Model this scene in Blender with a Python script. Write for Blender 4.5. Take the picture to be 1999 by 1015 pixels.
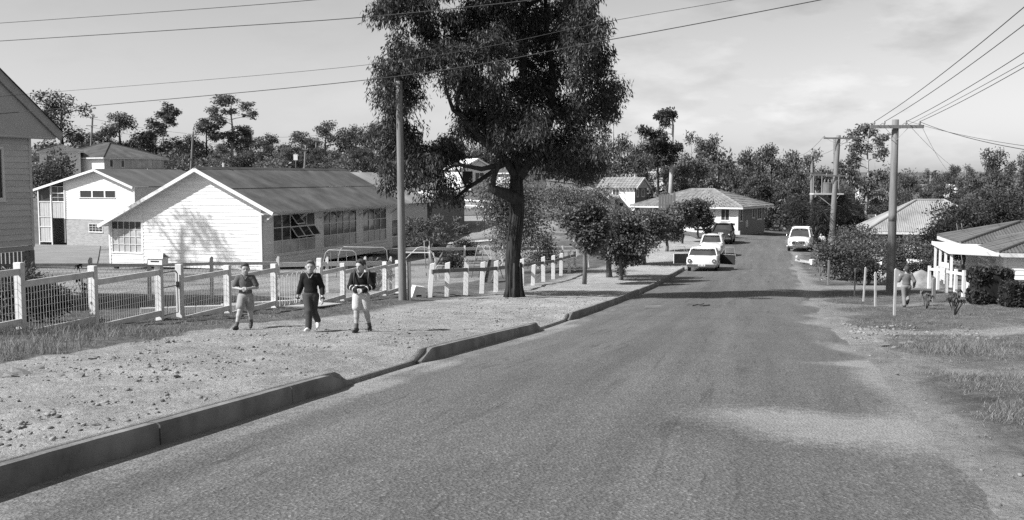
import bpy, math, random
import numpy as np
from mathutils import Vector, Matrix
random.seed(7)
for _o in list(bpy.data.objects):
    bpy.data.objects.remove(_o)
scene = bpy.context.scene
COL = scene.collection
CZ = 1.45                                   # eye height above the road
PITCH = math.atan(0.08125)
# ------------------------------------------------------------------ camera
cam_d = bpy.data.cameras.new('camera')
cam_d.lens = 36.02; cam_d.sensor_width = 36.0
cam_d.clip_start = 0.1; cam_d.clip_end = 6000
cam = bpy.data.objects.new('camera', cam_d); COL.objects.link(cam)
cam.location = (0, 0, CZ); cam.rotation_euler = (math.pi/2 - PITCH, 0, 0)
scene.camera = cam
# ------------------------------------------------------------------ sky and sun (black and white film: neutral light)
SUN_EL = math.radians(40.0)
SX, SY = -0.93, -0.37                        # horizontal direction towards the sun
_n = math.hypot(SX, SY); SX /= _n; SY /= _n
world = bpy.data.worlds.new('World'); scene.world = world; world.use_nodes = True
wn, wl = world.node_tree.nodes, world.node_tree.links
wn.clear()
w_out = wn.new('ShaderNodeOutputWorld'); w_bg = wn.new('ShaderNodeBackground')
w_bg.inputs['Strength'].default_value = 0.092
sky = wn.new('ShaderNodeTexSky'); sky.sky_type = 'NISHITA'; sky.sun_disc = False
sky.sun_elevation = SUN_EL; sky.sun_rotation = math.atan2(SX, SY) % (2*math.pi)
sky.air_density = 1.0; sky.dust_density = 1.0; sky.ozone_density = 1.0
bw = wn.new('ShaderNodeRGBToBW'); wl.new(sky.outputs[0], bw.inputs[0])
# film of the time saw blue as bright: flatten the sky's own gradient a little
flat = wn.new('ShaderNodeMath'); flat.operation = 'POWER'; flat.inputs[1].default_value = 1.0
wl.new(bw.outputs[0], flat.inputs[0])
gain = wn.new('ShaderNodeMath'); gain.operation = 'MULTIPLY'; gain.inputs[1].default_value = 1.0
wl.new(flat.outputs[0], gain.inputs[0])
tc = wn.new('ShaderNodeTexCoord')
mp = wn.new('ShaderNodeMapping'); mp.inputs['Scale'].default_value = (1.0, 1.0, 3.0)
wl.new(tc.outputs['Generated'], mp.inputs['Vector'])
cn = wn.new('ShaderNodeTexNoise'); cn.inputs['Scale'].default_value = 8.5; cn.inputs['Detail'].default_value = 7; cn.inputs['Roughness'].default_value = 0.55
wl.new(mp.outputs[0], cn.inputs['Vector'])
cr = wn.new('ShaderNodeValToRGB'); cr.color_ramp.elements[0].position = 0.52; cr.color_ramp.elements[1].position = 0.68
wl.new(cn.outputs['Fac'], cr.inputs[0])
cmix = wn.new('ShaderNodeMath'); cmix.operation = 'MULTIPLY_ADD'
cmix.inputs[1].default_value = 0.18; cmix.inputs[2].default_value = 1.0
wl.new(cr.outputs[0], cmix.inputs[0])
# darker undersides: the same noise looked up a little higher
mp2 = wn.new('ShaderNodeMapping'); mp2.inputs['Scale'].default_value = (1.0, 1.0, 3.0); mp2.inputs['Location'].default_value = (0.0, 0.0, 0.07)
wl.new(tc.outputs['Generated'], mp2.inputs['Vector'])
cn2 = wn.new('ShaderNodeTexNoise'); cn2.inputs['Scale'].default_value = 8.5; cn2.inputs['Detail'].default_value = 7; cn2.inputs['Roughness'].default_value = 0.55
wl.new(mp2.outputs[0], cn2.inputs['Vector'])
cr2 = wn.new('ShaderNodeValToRGB'); cr2.color_ramp.elements[0].position = 0.52; cr2.color_ramp.elements[1].position = 0.70
wl.new(cn2.outputs['Fac'], cr2.inputs[0])
cm2 = wn.new('ShaderNodeMath'); cm2.operation = 'MULTIPLY_ADD'; cm2.inputs[1].default_value = -0.20
wl.new(cr2.outputs[0], cm2.inputs[0]); wl.new(cmix.outputs[0], cm2.inputs[2])
# broken cloud only towards the right-hand half of the view and on round
sxyz = wn.new('ShaderNodeSeparateXYZ'); wl.new(tc.outputs['Generated'], sxyz.inputs[0])
cmr = wn.new('ShaderNodeMapRange'); cmr.interpolation_type = 'SMOOTHSTEP'; wl.new(sxyz.outputs[0], cmr.inputs[0])
for _i, _v in enumerate((-0.05, 0.25, 0.22, 1.0)): cmr.inputs[_i+1].default_value = _v
for _nd, _rp in ((cmix, cr), (cm2, cr2)):
    _m = wn.new('ShaderNodeMath'); _m.operation = 'MULTIPLY'; wl.new(_rp.outputs[0], _m.inputs[0]); wl.new(cmr.outputs[0], _m.inputs[1]); wl.new(_m.outputs[0], _nd.inputs[0])
cm3 = wn.new('ShaderNodeMath'); cm3.operation = 'MULTIPLY'
wl.new(cm2.outputs[0], cm3.inputs[0]); wl.new(gain.outputs[0], cm3.inputs[1])
wl.new(cm3.outputs[0], w_bg.inputs['Color']); wl.new(w_bg.outputs[0], w_out.inputs[0])
sun_d = bpy.data.lights.new('sun', 'SUN'); sun_d.energy = 5.0; sun_d.angle = math.radians(0.5); sun_d.color = (1, 1, 1)
sun = bpy.data.objects.new('sun', sun_d); COL.objects.link(sun)
sun.rotation_euler = Vector((SX*math.cos(SUN_EL), SY*math.cos(SUN_EL), math.sin(SUN_EL))).to_track_quat('Z', 'Y').to_euler()
sun.location = (-40, -10, 40)
vs = scene.view_settings
vs.view_transform = 'Standard'; vs.look = 'None'; vs.exposure = 0.7; vs.gamma = 1.0; vs.use_curve_mapping = False
scene.cycles.use_denoising = False; scene.cycles.denoiser = 'OPENIMAGEDENOISE'; scene.cycles.denoising_input_passes = 'RGB_ALBEDO_NORMAL'; scene.cycles.denoising_prefilter = 'ACCURATE'
scene.cycles.max_bounces = 6; scene.cycles.transparent_max_bounces = 8
scene.cycles.diffuse_bounces = 3; scene.cycles.glossy_bounces = 3; scene.cycles.transmission_bounces = 4

# ------------------------------------------------------------------ where a photo point lies at a given distance
def ray(px, py):
    u = (px - 999.5)/2000.0; v = (507.5 - py)/2000.0
    y = math.cos(PITCH) + v*math.sin(PITCH)
    return u/y, (-math.sin(PITCH) + v*math.cos(PITCH))/y
def at(px, py, d):
    a, b = ray(px, py); return Vector((a*d, d, CZ + b*d))

# ------------------------------------------------------------------ terrain
def _hash(ix, iy, seed):
    n = (ix*374761393 + iy*668265263 + seed*1442695041) & 0xffffffff
    n = ((n ^ (n >> 13))*1274126177) & 0xffffffff
    return ((n ^ (n >> 16)) & 0xffff)/65535.0
def vnoise(x, y, seed=0):
    x = np.asarray(x, float); y = np.asarray(y, float)
    xi = np.floor(x).astype(np.int64); yi = np.floor(y).astype(np.int64)
    fx = x - xi; fy = y - yi; fx = fx*fx*(3-2*fx); fy = fy*fy*(3-2*fy)
    a = _hash(xi, yi, seed); b = _hash(xi+1, yi, seed); c = _hash(xi, yi+1, seed); e = _hash(xi+1, yi+1, seed)
    return (a*(1-fx)+b*fx)*(1-fy) + (c*(1-fx)+e*fx)*fy
def fbm(x, y, seed=0, o=4):
    s = 0; a = 0.5; t = 0
    for i in range(o):
        s = s + a*vnoise(np.asarray(x)*2**i, np.asarray(y)*2**i, seed+i*17); t += a; a *= 0.5
    return s/t
def sstep(a, b, x):
    t = np.clip((np.asarray(x, float)-a)/(b-a), 0, 1); return t*t*(3-2*t)
_PD = np.array([-30, 0, 6, 14, 21.5, 24.5, 32, 44, 63]); _PH = np.array([-0.2, 1.45, 1.86, 2.5, 3.2, 3.42, 3.97, 4.75, 5.68])
_fd = np.linspace(-30, 80, 1101); _fh = np.interp(_fd, _PD, _PH)
_k = np.hanning(61); _k /= _k.sum()
_fh2 = np.convolve(np.pad(_fh, 30, mode='edge'), _k, mode='valid')
_fh2 = np.where((_fd > -26) & (_fd < 62), _fh2, _fh)
_TU = np.array([-.7, -.4, -.25, -.1, 0, .1, .2, .3, .4, .6])
_TD = np.array([63, 80, 95, 110, 130, 150, 180, 220, 300, 450, 900, 3000.])
_TH = np.array([
 [5.8, 5.8, 5.75, 5.7, 5.68, 5.68, 5.66, 5.66, 5.68, 5.7],
 [6.1, 6.1, 5.9, 5.8, 5.75, 5.7, 5.65, 5.65, 5.8, 6.0],
 [6.1, 6.2, 5.8, 5.2, 4.7, 5.2, 5.6, 5.8, 6.0, 6.2],
 [4.6, 4.7, 4.6, 3.8, 3.4, 4.6, 5.7, 6.2, 6.3, 6.4],
 [2.0, 2.2, 2.6, 2.4, 2.2, 3.6, 5.6, 6.4, 6.5, 6.8],
 [0.3, 0.0, 0.6, 1.2, 1.4, 2.8, 5.2, 6.6, 6.8, 7.0],
 [-1., -1., -.6, 0.4, 0.8, 2.2, 5.0, 6.8, 7.0, 7.0],
 [-2., -2., -1.8, -.5, 0.0, 1.8, 4.6, 6.8, 7.0, 7.0],
 [-2.5, -2.5, -2.3, -1, -.5, 1.0, 3.5, 5.0, 5.0, 5.0],
 [-3, -3, -3, -2, -1, 0.0, 1.0, 2.0, 1.5, 1.5],
 [-4, -4, -4, -4, -4, -4, -4, -4, -4, -4],
 [-8, -8, -8, -8, -8, -8, -8, -8, -8, -8]])
def kerbX(d): return -4.4 + 0.24*np.minimum(d, 110.0)
def rightX(d): return 1.35 + 0.2575*np.minimum(d, 110.0)
def base_h(x, d):
    x = np.asarray(x, float); d = np.asarray(d, float)
    near = np.interp(d, _fd, _fh2)
    u = np.clip(x/np.maximum(d, 1.0), _TU[0], _TU[-1])
    dd = np.clip(d, 63, 3000)
    i = np.clip(np.searchsorted(_TD, dd, side='right')-1, 0, len(_TD)-2)
    j = np.clip(np.searchsorted(_TU, u, side='right')-1, 0, len(_TU)-2)
    ft = (dd-_TD[i])/(_TD[i+1]-_TD[i]); ft = ft*ft*(3-2*ft)*0.5+ft*0.5
    fu = (u-_TU[j])/(_TU[j+1]-_TU[j]); fu = fu*fu*(3-2*fu)
    far = (_TH[i, j]*(1-fu)+_TH[i, j+1]*fu)*(1-ft) + (_TH[i+1, j]*(1-fu)+_TH[i+1, j+1]*fu)*ft
    return np.where(d < 63, near, far)
GAPS = [(11.05, 13.45), (21.0, 24.0)]
def gap_f(d):
    g = np.ones_like(np.asarray(d, float))
    for a, b in GAPS:
        g = g*(1 - sstep(a-0.25, a+0.15, d)*(1-sstep(b-0.15, b+0.25, d)))
    return g
def ground_h(x, d):
    """height below the eye of the land (without the road sheet)"""
    x = np.asarray(x, float); d = np.asarray(d, float)
    h = base_h(x, d)
    s = x - kerbX(d); s2 = x - rightX(d)
    fade = 1 - sstep(58, 66, d)
    lift = (0.165 - 0.06*sstep(20, 30, d))*fade
    g = gap_f(d)
    nearkerb = sstep(-1.3, -0.09, s)
    vl = lift*(1 - nearkerb*(1-g)) + 0.03*nearkerb*(1-g)*fade
    left = np.where(s < -0.05, vl, 0.0)
    mid = np.where((s >= -0.05) & (s2 < 0), -0.05*fade*(1-sstep(-0.5, 0.05, s2)) - 0.012*(1-fade), 0.0)
    rgh = np.where(s2 > -0.3, (fbm(x*0.7, d*0.7, 3)-0.5)*0.16*sstep(-0.3, 1.5, s2)*(1-sstep(40, 70, d)), 0.0)
    lgh = np.where(s < -0.3, (fbm(x*0.8, d*0.8, 5)-0.5)*0.10*sstep(0.3, 1.5, -s)*(1-sstep(40, 70, d)), 0.0)
    return h - left - mid - rgh - lgh
def gz(x, d): return float(CZ - ground_h(x, d))
def rz(x, d): return float(CZ - base_h(x, d))            # road surface
def on(px, d):
    """a point on the land at distance d under the photo column px"""
    x = ray(px, 480)[0]*d
    return Vector((x, d, gz(x, d)))

# ------------------------------------------------------------------ mesh helpers
def np_mesh(name, V, F, mat=None, parent=None, smooth=False, loc=None):
    V = np.asarray(V, np.float32).reshape(-1, 3); F = np.asarray(F, np.int32)
    me = bpy.data.meshes.new(name)
    me.vertices.add(len(V)); me.vertices.foreach_set('co', V.ravel())
    k = F.shape[1]
    me.loops.add(F.size); me.loops.foreach_set('vertex_index', F.ravel())
    me.polygons.add(len(F)); me.polygons.foreach_set('loop_start', np.arange(len(F), dtype=np.int32)*k)
    me.polygons.foreach_set('loop_total', np.full(len(F), k, np.int32))
    if smooth: me.polygons.foreach_set('use_smooth', np.ones(len(F), bool))
    me.update(calc_edges=True)
    return link(name, me, mat, parent, loc)
def link(name, me, mat=None, parent=None, loc=None):
    if mat is not None and not me.materials: me.materials.append(mat)
    o = bpy.data.objects.new(name, me); COL.objects.link(o)
    if parent is not None: o.parent = parent
    if loc is not None: o.location = loc
    return o
def tag(o, label, cat, group=None):
    o['label'] = label; o['category'] = cat
    if group: o['group'] = group
    return o
def thing(name, label, cat, loc=(0, 0, 0), rot=0.0, group=None):
    o = bpy.data.objects.new(name, None); COL.objects.link(o)
    o.location = loc; o.rotation_euler = (0, 0, rot); o.empty_display_size = 0.3
    return tag(o, label, cat, group)
def copy_tree(o, parent=None):
    c = o.copy(); COL.objects.link(c); c.parent = parent
    for ch in o.children: copy_tree(ch, c)
    return c
class MB:
    def __init__(s): s.v = []; s.f = []
    def poly(s, pts, faces):
        b = len(s.v); s.v += [tuple(p) for p in pts]; s.f += [tuple(b+i for i in f) for f in faces]; return s
    def box(s, x0, x1, y0, y1, z0, z1, M=None):
        P = [(x0,y0,z0),(x1,y0,z0),(x1,y1,z0),(x0,y1,z0),(x0,y0,z1),(x1,y0,z1),(x1,y1,z1),(x0,y1,z1)]
        if M is not None: P = [tuple(M @ Vector(p)) for p in P]
        return s.poly(P, [(0,3,2,1),(4,5,6,7),(0,1,5,4),(1,2,6,5),(2,3,7,6),(3,0,4,7)])
    def hexa(s, P):
        return s.poly(P, [(0,3,2,1),(4,5,6,7),(0,1,5,4),(1,2,6,5),(2,3,7,6),(3,0,4,7)])
    def prism(s, pts, off):
        n = len(pts); off = Vector(off); A = [Vector(p) for p in pts]; B = [p+off for p in A]
        return s.poly(A+B, [tuple(range(n))[::-1], tuple(range(n, 2*n))] + [(i,(i+1)%n,n+(i+1)%n,n+i) for i in range(n)])
    def bar(s, a, b, w, h=None, up=(0,0,1)):
        a = Vector(a); b = Vector(b); h = h or w; d = (b-a).normalized(); up = Vector(up)
        r = d.cross(up)
        if r.length < 1e-4: r = d.cross(Vector((1,0,0)))
        r.normalize(); u = r.cross(d).normalized(); r = r*w/2; u = u*h/2
        return s.hexa([a-r-u, a+r-u, b+r-u, b-r-u, a-r+u, a+r+u, b+r+u, b-r+u])
    def tube(s, pts, rad, n=6, cap=True, wob=0, rng=None):
        pts = [Vector(p) for p in pts]; m = len(pts)
        if not hasattr(rad, '__len__'): rad = [rad]*m
        b = len(s.v); ref = Vector((0.31, 0.95, 0.05)).normalized()
        for i, p in enumerate(pts):
            d = (pts[min(i+1, m-1)] - pts[max(i-1, 0)])
            d = d.normalized() if d.length > 1e-9 else Vector((0,0,1))
            x = d.cross(ref)
            if x.length < 0.05: x = d.cross(Vector((1,0,0)))
            x.normalize(); y = d.cross(x)
            for k in range(n):
                a = 2*math.pi*k/n; r = rad[i]
                if wob: r *= 1 + wob*(rng.random()-0.5)
                s.v.append(tuple(p + x*math.cos(a)*r + y*math.sin(a)*r))
        for i in range(m-1):
            for k in range(n):
                s.f.append((b+i*n+k, b+i*n+(k+1)%n, b+(i+1)*n+(k+1)%n, b+(i+1)*n+k))
        if cap:
            s.f.append(tuple(b+k for k in range(n))[::-1]); s.f.append(tuple(b+(m-1)*n+k for k in range(n)))
        return s
    def build(s, name, mat=None, parent=None, smooth=False, loc=None, bevel=0):
        me = bpy.data.meshes.new(name); me.from_pydata(s.v, [], s.f); me.update()
        if smooth: me.polygons.foreach_set('use_smooth', np.ones(len(me.polygons), bool))
        o = link(name, me, mat, parent, loc)
        if bevel:
            m = o.modifiers.new('bevel', 'BEVEL'); m.width = bevel; m.segments = 2; m.limit_method = 'ANGLE'
        return o
def boxo(name, mat, parent, x0, x1, y0, y1, z0, z1, bevel=0): return MB().box(x0,x1,y0,y1,z0,z1).build(name, mat, parent, bevel=bevel)

# ------------------------------------------------------------------ materials (greys: the film is black and white)
MATS = {}
def G(v): return (v, v, v, 1)
def mat(name, v, rough=0.7, var=0.25, scale=3.0, bump=0.0, bscale=40.0, spec=0.3, metal=0.0, island=0.0, stretch=None, streak=0.0):
    if name in MATS: return MATS[name]
    m = bpy.data.materials.new(name); m.use_nodes = True; N, L = m.node_tree.nodes, m.node_tree.links
    p = N['Principled BSDF']; p.inputs['Roughness'].default_value = rough; p.inputs['Metallic'].default_value = metal
    p.inputs['Specular IOR Level'].default_value = spec
    tcn = N.new('ShaderNodeTexCoord'); vec = tcn.outputs['Object']
    if stretch:
        mpn = N.new('ShaderNodeMapping'); mpn.inputs['Scale'].default_value = stretch; L.new(vec, mpn.inputs['Vector']); vec = mpn.outputs[0]
    no = N.new('ShaderNodeTexNoise'); no.inputs['Scale'].default_value = scale; no.inputs['Detail'].default_value = 5; no.inputs['Roughness'].default_value = 0.6
    L.new(vec, no.inputs['Vector'])
    mr = N.new('ShaderNodeMapRange'); mr.inputs[1].default_value = 0.3; mr.inputs[2].default_value = 0.7
    mr.inputs[3].default_value = v*(1-var); mr.inputs[4].default_value = v*(1+var); L.new(no.outputs['Fac'], mr.inputs[0])
    out = mr.outputs[0]
    if island:
        ge = N.new('ShaderNodeNewGeometry'); m2 = N.new('ShaderNodeMapRange'); m2.inputs[3].default_value = 1-island; m2.inputs[4].default_value = 1+island
        L.new(ge.outputs['Random Per Island'], m2.inputs[0])
        mu = N.new('ShaderNodeMath'); mu.operation = 'MULTIPLY'; L.new(out, mu.inputs[0]); L.new(m2.outputs[0], mu.inputs[1]); out = mu.outputs[0]
    if streak:
        oi = N.new('ShaderNodeObjectInfo'); m3 = N.new('ShaderNodeMapRange'); m3.inputs[3].default_value = 1-streak; m3.inputs[4].default_value = 1+streak
        L.new(oi.outputs['Random'], m3.inputs[0])
        mu = N.new('ShaderNodeMath'); mu.operation = 'MULTIPLY'; L.new(out, mu.inputs[0]); L.new(m3.outputs[0], mu.inputs[1]); out = mu.outputs[0]
    L.new(out, p.inputs['Base Color'])
    if bump:
        bn = N.new('ShaderNodeTexNoise'); bn.inputs['Scale'].default_value = bscale; bn.inputs['Detail'].default_value = 4
        L.new(vec, bn.inputs['Vector'])
        bu = N.new('ShaderNodeBump'); bu.inputs['Strength'].default_value = bump; bu.inputs['Distance'].default_value = 0.02
        L.new(bn.outputs['Fac'], bu.inputs['Height']); L.new(bu.outputs[0], p.inputs['Normal'])
    MATS[name] = m; return m
def leaf_mat(name, v, trans=0.25, island=0.45, rough=0.5, spec=0.22):
    if name in MATS: return MATS[name]
    m = mat(name, v, rough=rough, var=0.2, scale=0.6, spec=spec, island=island)
    N, L = m.node_tree.nodes, m.node_tree.links
    p = N['Principled BSDF']; src = p.inputs['Base Color'].links[0].from_socket
    t = N.new('ShaderNodeBsdfTranslucent'); L.new(src, t.inputs['Color'])
    mx = N.new('ShaderNodeMixShader'); mx.inputs[0].default_value = trans
    L.new(p.outputs[0], mx.inputs[1]); L.new(t.outputs[0], mx.inputs[2]); L.new(mx.outputs[0], N['Material Output'].inputs['Surface'])
    return m
def glass_mat(name, v=0.045, rough=0.08):
    return mat(name, v, rough=rough, var=0.1, spec=0.6)
WHITE = mat('white_paint', 0.66, 0.55, 0.06, 2.0, 0.05, 30)
WHITE_OLD = mat('weathered_white_paint', 0.56, 0.7, 0.18, 4.0, 0.15, 30, streak=0.06)
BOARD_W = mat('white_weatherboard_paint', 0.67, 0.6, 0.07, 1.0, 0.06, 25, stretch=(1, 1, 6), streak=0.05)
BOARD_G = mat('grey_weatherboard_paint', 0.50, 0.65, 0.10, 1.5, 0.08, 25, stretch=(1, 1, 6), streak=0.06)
SHEET_G = mat('grey_gable_sheet', 0.40, 0.7, 0.05, 1.0)
TRIM_G = mat('grey_trim_paint', 0.35, 0.6, 0.1)
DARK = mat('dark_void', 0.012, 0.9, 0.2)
GLASS = glass_mat('window_glass')
GLASS_PALE = mat('window_blind_glass', 0.40, 0.15, 0.3, 1.0, spec=0.5)
ROOF_DK = mat('weathered_corrugated_iron', 0.095, 0.5, 0.35, 0.7, 0.05, 20, spec=0.4, streak=0.10)
ROOF_MID = mat('grey_corrugated_iron', 0.105, 0.5, 0.2, 0.7, 0.05, 20, spec=0.4, streak=0.08)
ROOF_LT = mat('pale_galvanised_iron', 0.27, 0.45, 0.35, 0.35, spec=0.4)
ROOF_WH = mat('white_roof_sheet', 0.72, 0.5, 0.06, 0.5)
TILE = mat('concrete_roof_tile', 0.21, 0.8, 0.35, 1.6, 0.2, 8)
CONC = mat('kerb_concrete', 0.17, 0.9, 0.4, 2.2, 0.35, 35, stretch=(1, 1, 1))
CONC_PALE = mat('pale_concrete_path', 0.42, 0.85, 0.12, 1.0, 0.2, 30)
TIMBER = mat('weathered_timber', 0.17, 0.8, 0.3, 6.0, 0.4, 20, stretch=(3, 3, 0.4))
TIMBER_LT = mat('pale_pole_timber', 0.165, 0.8, 0.25, 5.0, 0.4, 20, stretch=(4, 4, 0.25))
STEEL = mat('galvanised_pipe', 0.30, 0.4, 0.2, 6.0, spec=0.5)
WIRE_M = mat('painted_fence_wire', 0.45, 0.5, 0.15)
CABLE = mat('power_cable', 0.03, 0.6, 0.1)
CHROME = mat('bumper_chrome', 0.35, 0.18, 0.1, metal=0.9)
RUBBER = mat('tyre_rubber', 0.02, 0.8, 0.2)
BARK_DK = mat('dark_gum_bark', 0.034, 0.95, 0.55, 5.0, 1.0, 14, stretch=(2.5, 2.5, 0.35))
BARK_PALE = mat('pale_gum_bark', 0.33, 0.8, 0.4, 1.2, 0.3, 12, stretch=(1, 1, 0.4))
BARK_MID = mat('grey_brown_bark', 0.12, 0.9, 0.4, 4.0, 0.6, 14, stretch=(2, 2, 0.5))
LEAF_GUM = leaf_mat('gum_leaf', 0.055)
LEAF_HAZE = leaf_mat('haze_lightened_gum_leaf', 0.135)  # far foliage made paler: distance haze put into the leaf colour
LEAF_HAZE_DK = leaf_mat('haze_lightened_dark_leaf', 0.075)  # dark gum leaf, likewise raised in colour to stand for haze
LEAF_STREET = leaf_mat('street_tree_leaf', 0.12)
LEAF_DK = leaf_mat('dark_leaf', 0.042)
LEAF_MID = leaf_mat('mid_leaf', 0.10)
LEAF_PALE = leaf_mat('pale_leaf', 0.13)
GRASS_M = leaf_mat('grass_blade', 0.20, 0.3, 0.6, 0.7, 0.15)
STONE_M = mat('verge_stone', 0.17, 0.95, 0.3, 3.0, 0.4, 20, island=0.5)
# ================================================================== ground, road, kerb
def ground_material():
    m = bpy.data.materials.new('verge_and_land'); m.use_nodes = True; N, L = m.node_tree.nodes, m.node_tree.links
    p = N['Principled BSDF']; p.inputs['Roughness'].default_value = 0.95; p.inputs['Specular IOR Level'].default_value = 0.1
    at_ = N.new('ShaderNodeAttribute'); at_.attribute_name = 'cover'; sep = N.new('ShaderNodeSeparateColor'); L.new(at_.outputs['Color'], sep.inputs[0])
    t = N.new('ShaderNodeTexCoord')
    def noise(sc, det=6, ro=0.62):
        n = N.new('ShaderNodeTexNoise'); n.inputs['Scale'].default_value = sc; n.inputs['Detail'].default_value = det; n.inputs['Roughness'].default_value = ro
        L.new(t.outputs['Object'], n.inputs['Vector']); return n.outputs['Fac']
    def rng(src, a, b, c, d):
        r = N.new('ShaderNodeMapRange'); L.new(src, r.inputs[0])
        for i, v in enumerate((a, b, c, d)): r.inputs[i+1].default_value = v
        return r.outputs[0]
    def op(o, a, b):
        x = N.new('ShaderNodeMath'); x.operation = o
        for i, v in enumerate((a, b)):
            if hasattr(v, 'links'): L.new(v, x.inputs[i])
            else: x.inputs[i].default_value = v
        return x.outputs[0]
    big = noise(0.35); mid = noise(2.2); fine = noise(14.0, 8, 0.7); grit = noise(55.0, 4, 0.7)
    dirt = op('MULTIPLY', op('MULTIPLY', rng(big, .3, .7, .235, .325), rng(mid, .3, .7, .8, 1.2)), rng(fine, .3, .72, .72, 1.25))
    dirt = op('MULTIPLY', dirt, rng(grit, .28, .7, .75, 1.22))
    grass = op('MULTIPLY', op('MULTIPLY', rng(big, .3, .7, .085, .13), rng(mid, .3, .7, .6, 1.45)), rng(fine, .3, .7, .6, 1.4))
    # cover value pushed by noise so that the edges are ragged
    k = op('ADD', sep.outputs[0], op('MULTIPLY', op('SUBTRACT', mid, 0.5), 0.9))
    k = op('ADD', k, op('MULTIPLY', op('SUBTRACT', fine, 0.5), 0.7))
    k = rng(k, .38, .62, 0, 1)
    mx = N.new('ShaderNodeMix'); mx.data_type = 'FLOAT'; L.new(k, mx.inputs[0]); L.new(dirt, mx.inputs[2]); L.new(grass, mx.inputs[3])
    tone = op('MULTIPLY', mx.outputs[0], rng(sep.outputs[1], 0, 1, 0.3, 1.7))
    L.new(tone, p.inputs['Base Color'])
    bu = N.new('ShaderNodeBump'); bu.inputs['Strength'].default_value = 0.9; bu.inputs['Distance'].default_value = 0.05
    L.new(op('ADD', op('MULTIPLY', fine, 1.0), op('MULTIPLY', grit, 0.35)), bu.inputs['Height']); L.new(bu.outputs[0], p.inputs['Normal'])
    return m
def segs(pairs):
    out = []
    for a, b, st in pairs:
        n = max(1, int(round((b-a)/st))); out += list(np.linspace(a, b, n, endpoint=False))
    out.append(pairs[-1][1]); return np.array(out)
rows = segs([(-12, 4, 0.6), (4, 26, 0.11), (26, 45, 0.25), (45, 70, 0.5), (70, 130, 1.2), (130, 320, 6), (320, 1000, 60), (1000, 3000, 300)])
cols = np.concatenate([segs([(-2600, -400, 250), (-400, -80, 16), (-80, -22, 2.0), (-22, -9, 0.5), (-9, -1.4, 0.14), (-1.4, -0.09, 0.08)])[:-1],
    [-0.09, -0.085, -0.01, 0.0], segs([(0.4, 5.6, 0.52), (5.6, 6.8, 0.08), (6.8, 14, 0.16), (14, 24, 0.5), (24, 90, 2.2), (90, 420, 16), (420, 2600, 250)])])
DD, SS = np.meshgrid(rows, cols, indexing='ij')
def s2x(S, D):
    k = kerbX(D); r = rightX(D)
    return np.where(S <= 0, k+S, np.where(S <= 6, k + S/6*(r-k), r + S-6))
XX = s2x(SS, DD)
HH = ground_h(XX, DD)
_inkerb = (SS > -0.088) & (SS <= 0.0) & (DD < 62) 
HH = np.where(_inkerb, base_h(XX, DD)+0.06, HH)
# rough small relief near the eye
_det = (1-sstep(24, 45, DD))*np.where((SS < -0.12) | (SS > 6.1), 1, 0)*np.where(SS < 0, sstep(0.1, 0.5, -SS), 1)
HH = HH - _det*((fbm(XX*3.1, DD*3.1, 11)-0.5)*0.07 + (fbm(XX*9, DD*9, 23, 3)-0.5)*0.06)
V = np.stack([XX, DD, CZ-HH], -1).reshape(-1, 3)
nr, nc = XX.shape
ii = (np.arange(nr-1)[:, None]*nc + np.arange(nc-1)[None, :]).ravel()
F = np.stack([ii, ii+1, ii+nc+1, ii+nc], -1)
ground = np_mesh('ground', V, F, ground_material(), smooth=True)
ground['kind'] = 'structure'
# cover: red = grass, green = tone of the soil or turf, near-yard shade included
S_, S2_ = XX-kerbX(DD), XX-rightX(DD)
nz = fbm(XX*0.45, DD*0.45, 41); nz2 = fbm(XX*0.16, DD*0.16, 47)
edge = -4.35 - 1.1*sstep(15, 20, DD) + (nz-0.5)*1.6
L_near = sstep(0.0, 0.5, edge - S_)
L_far = 0.15 + 0.75*sstep(4.6, 6.2, -S_ + (nz-0.5)*1.4)
Lg = np.where(DD < 20, L_near, L_near*(1-sstep(20, 25, DD)) + L_far*sstep(20, 25, DD))
fx = XX - (-12.75+0.24*DD)                       # east of the front fence line when positive
yard = sstep(0.0, 0.6, -fx)
Lg = Lg*(1-yard) + yard*np.clip(0.75 + (nz2-0.5)*0.8, 0, 1)
Ltone = 0.5 + (nz2-0.5)*0.2 - 0.16*yard*(1-sstep(30, 34, DD))  # yard just behind the fence darkened: shadow on its grass painted in
Lg = np.where(DD < 32, np.maximum(Lg, yard*0.85), Lg)
play = yard*sstep(30, 34, DD)*(1-sstep(92, 100, DD))
Lg = Lg*(1-play) + play*np.clip(0.42 + (nz-0.5)*1.0, 0, 1); Ltone = Ltone - 0.06*play
Ltone = np.where((S_ > -4) & (S_ < 0), Ltone + 0.10*sstep(22, 30, DD), Ltone)
# right-hand verge: turf with a worn track, a drive and a footpath
Rg = np.clip(0.70 + (nz-0.5)*1.3 + (nz2-0.5)*0.6, 0, 1)
Rg = Rg*sstep(-0.5, 0.5 + nz2*0.9, S2_ - 0.25*(nz-0.5))
drive = np.exp(-((DD - (20.2 + 0.02*S2_) + (nz-0.5)*1.0)/0.95)**2)*sstep(-1, 0.5, S2_)
path = np.exp(-((DD - 31.2 - 0.0*S2_ + (nz-0.5)*1.2)/0.9)**2)*sstep(-1, 0.5, S2_)
Rg = Rg*(1-0.85*drive)*(1-0.6*path)
drive2 = np.exp(-((DD - 43.5 - 0.1*S2_)/1.6)**2)*sstep(-1, 0.5, S2_)*(1-sstep(9, 11, S2_)); Rg = Rg*(1-0.9*drive2)
Rtone = 0.34 + (nz2-0.5)*0.25 + 0.16*sstep(0.3, .7, Rg) + .08*np.clip(drive, 0, 1)
far_g = np.clip(0.7 + (fbm(XX*0.03, DD*0.03, 61)-0.5)*1.4, 0, 1)
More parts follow.
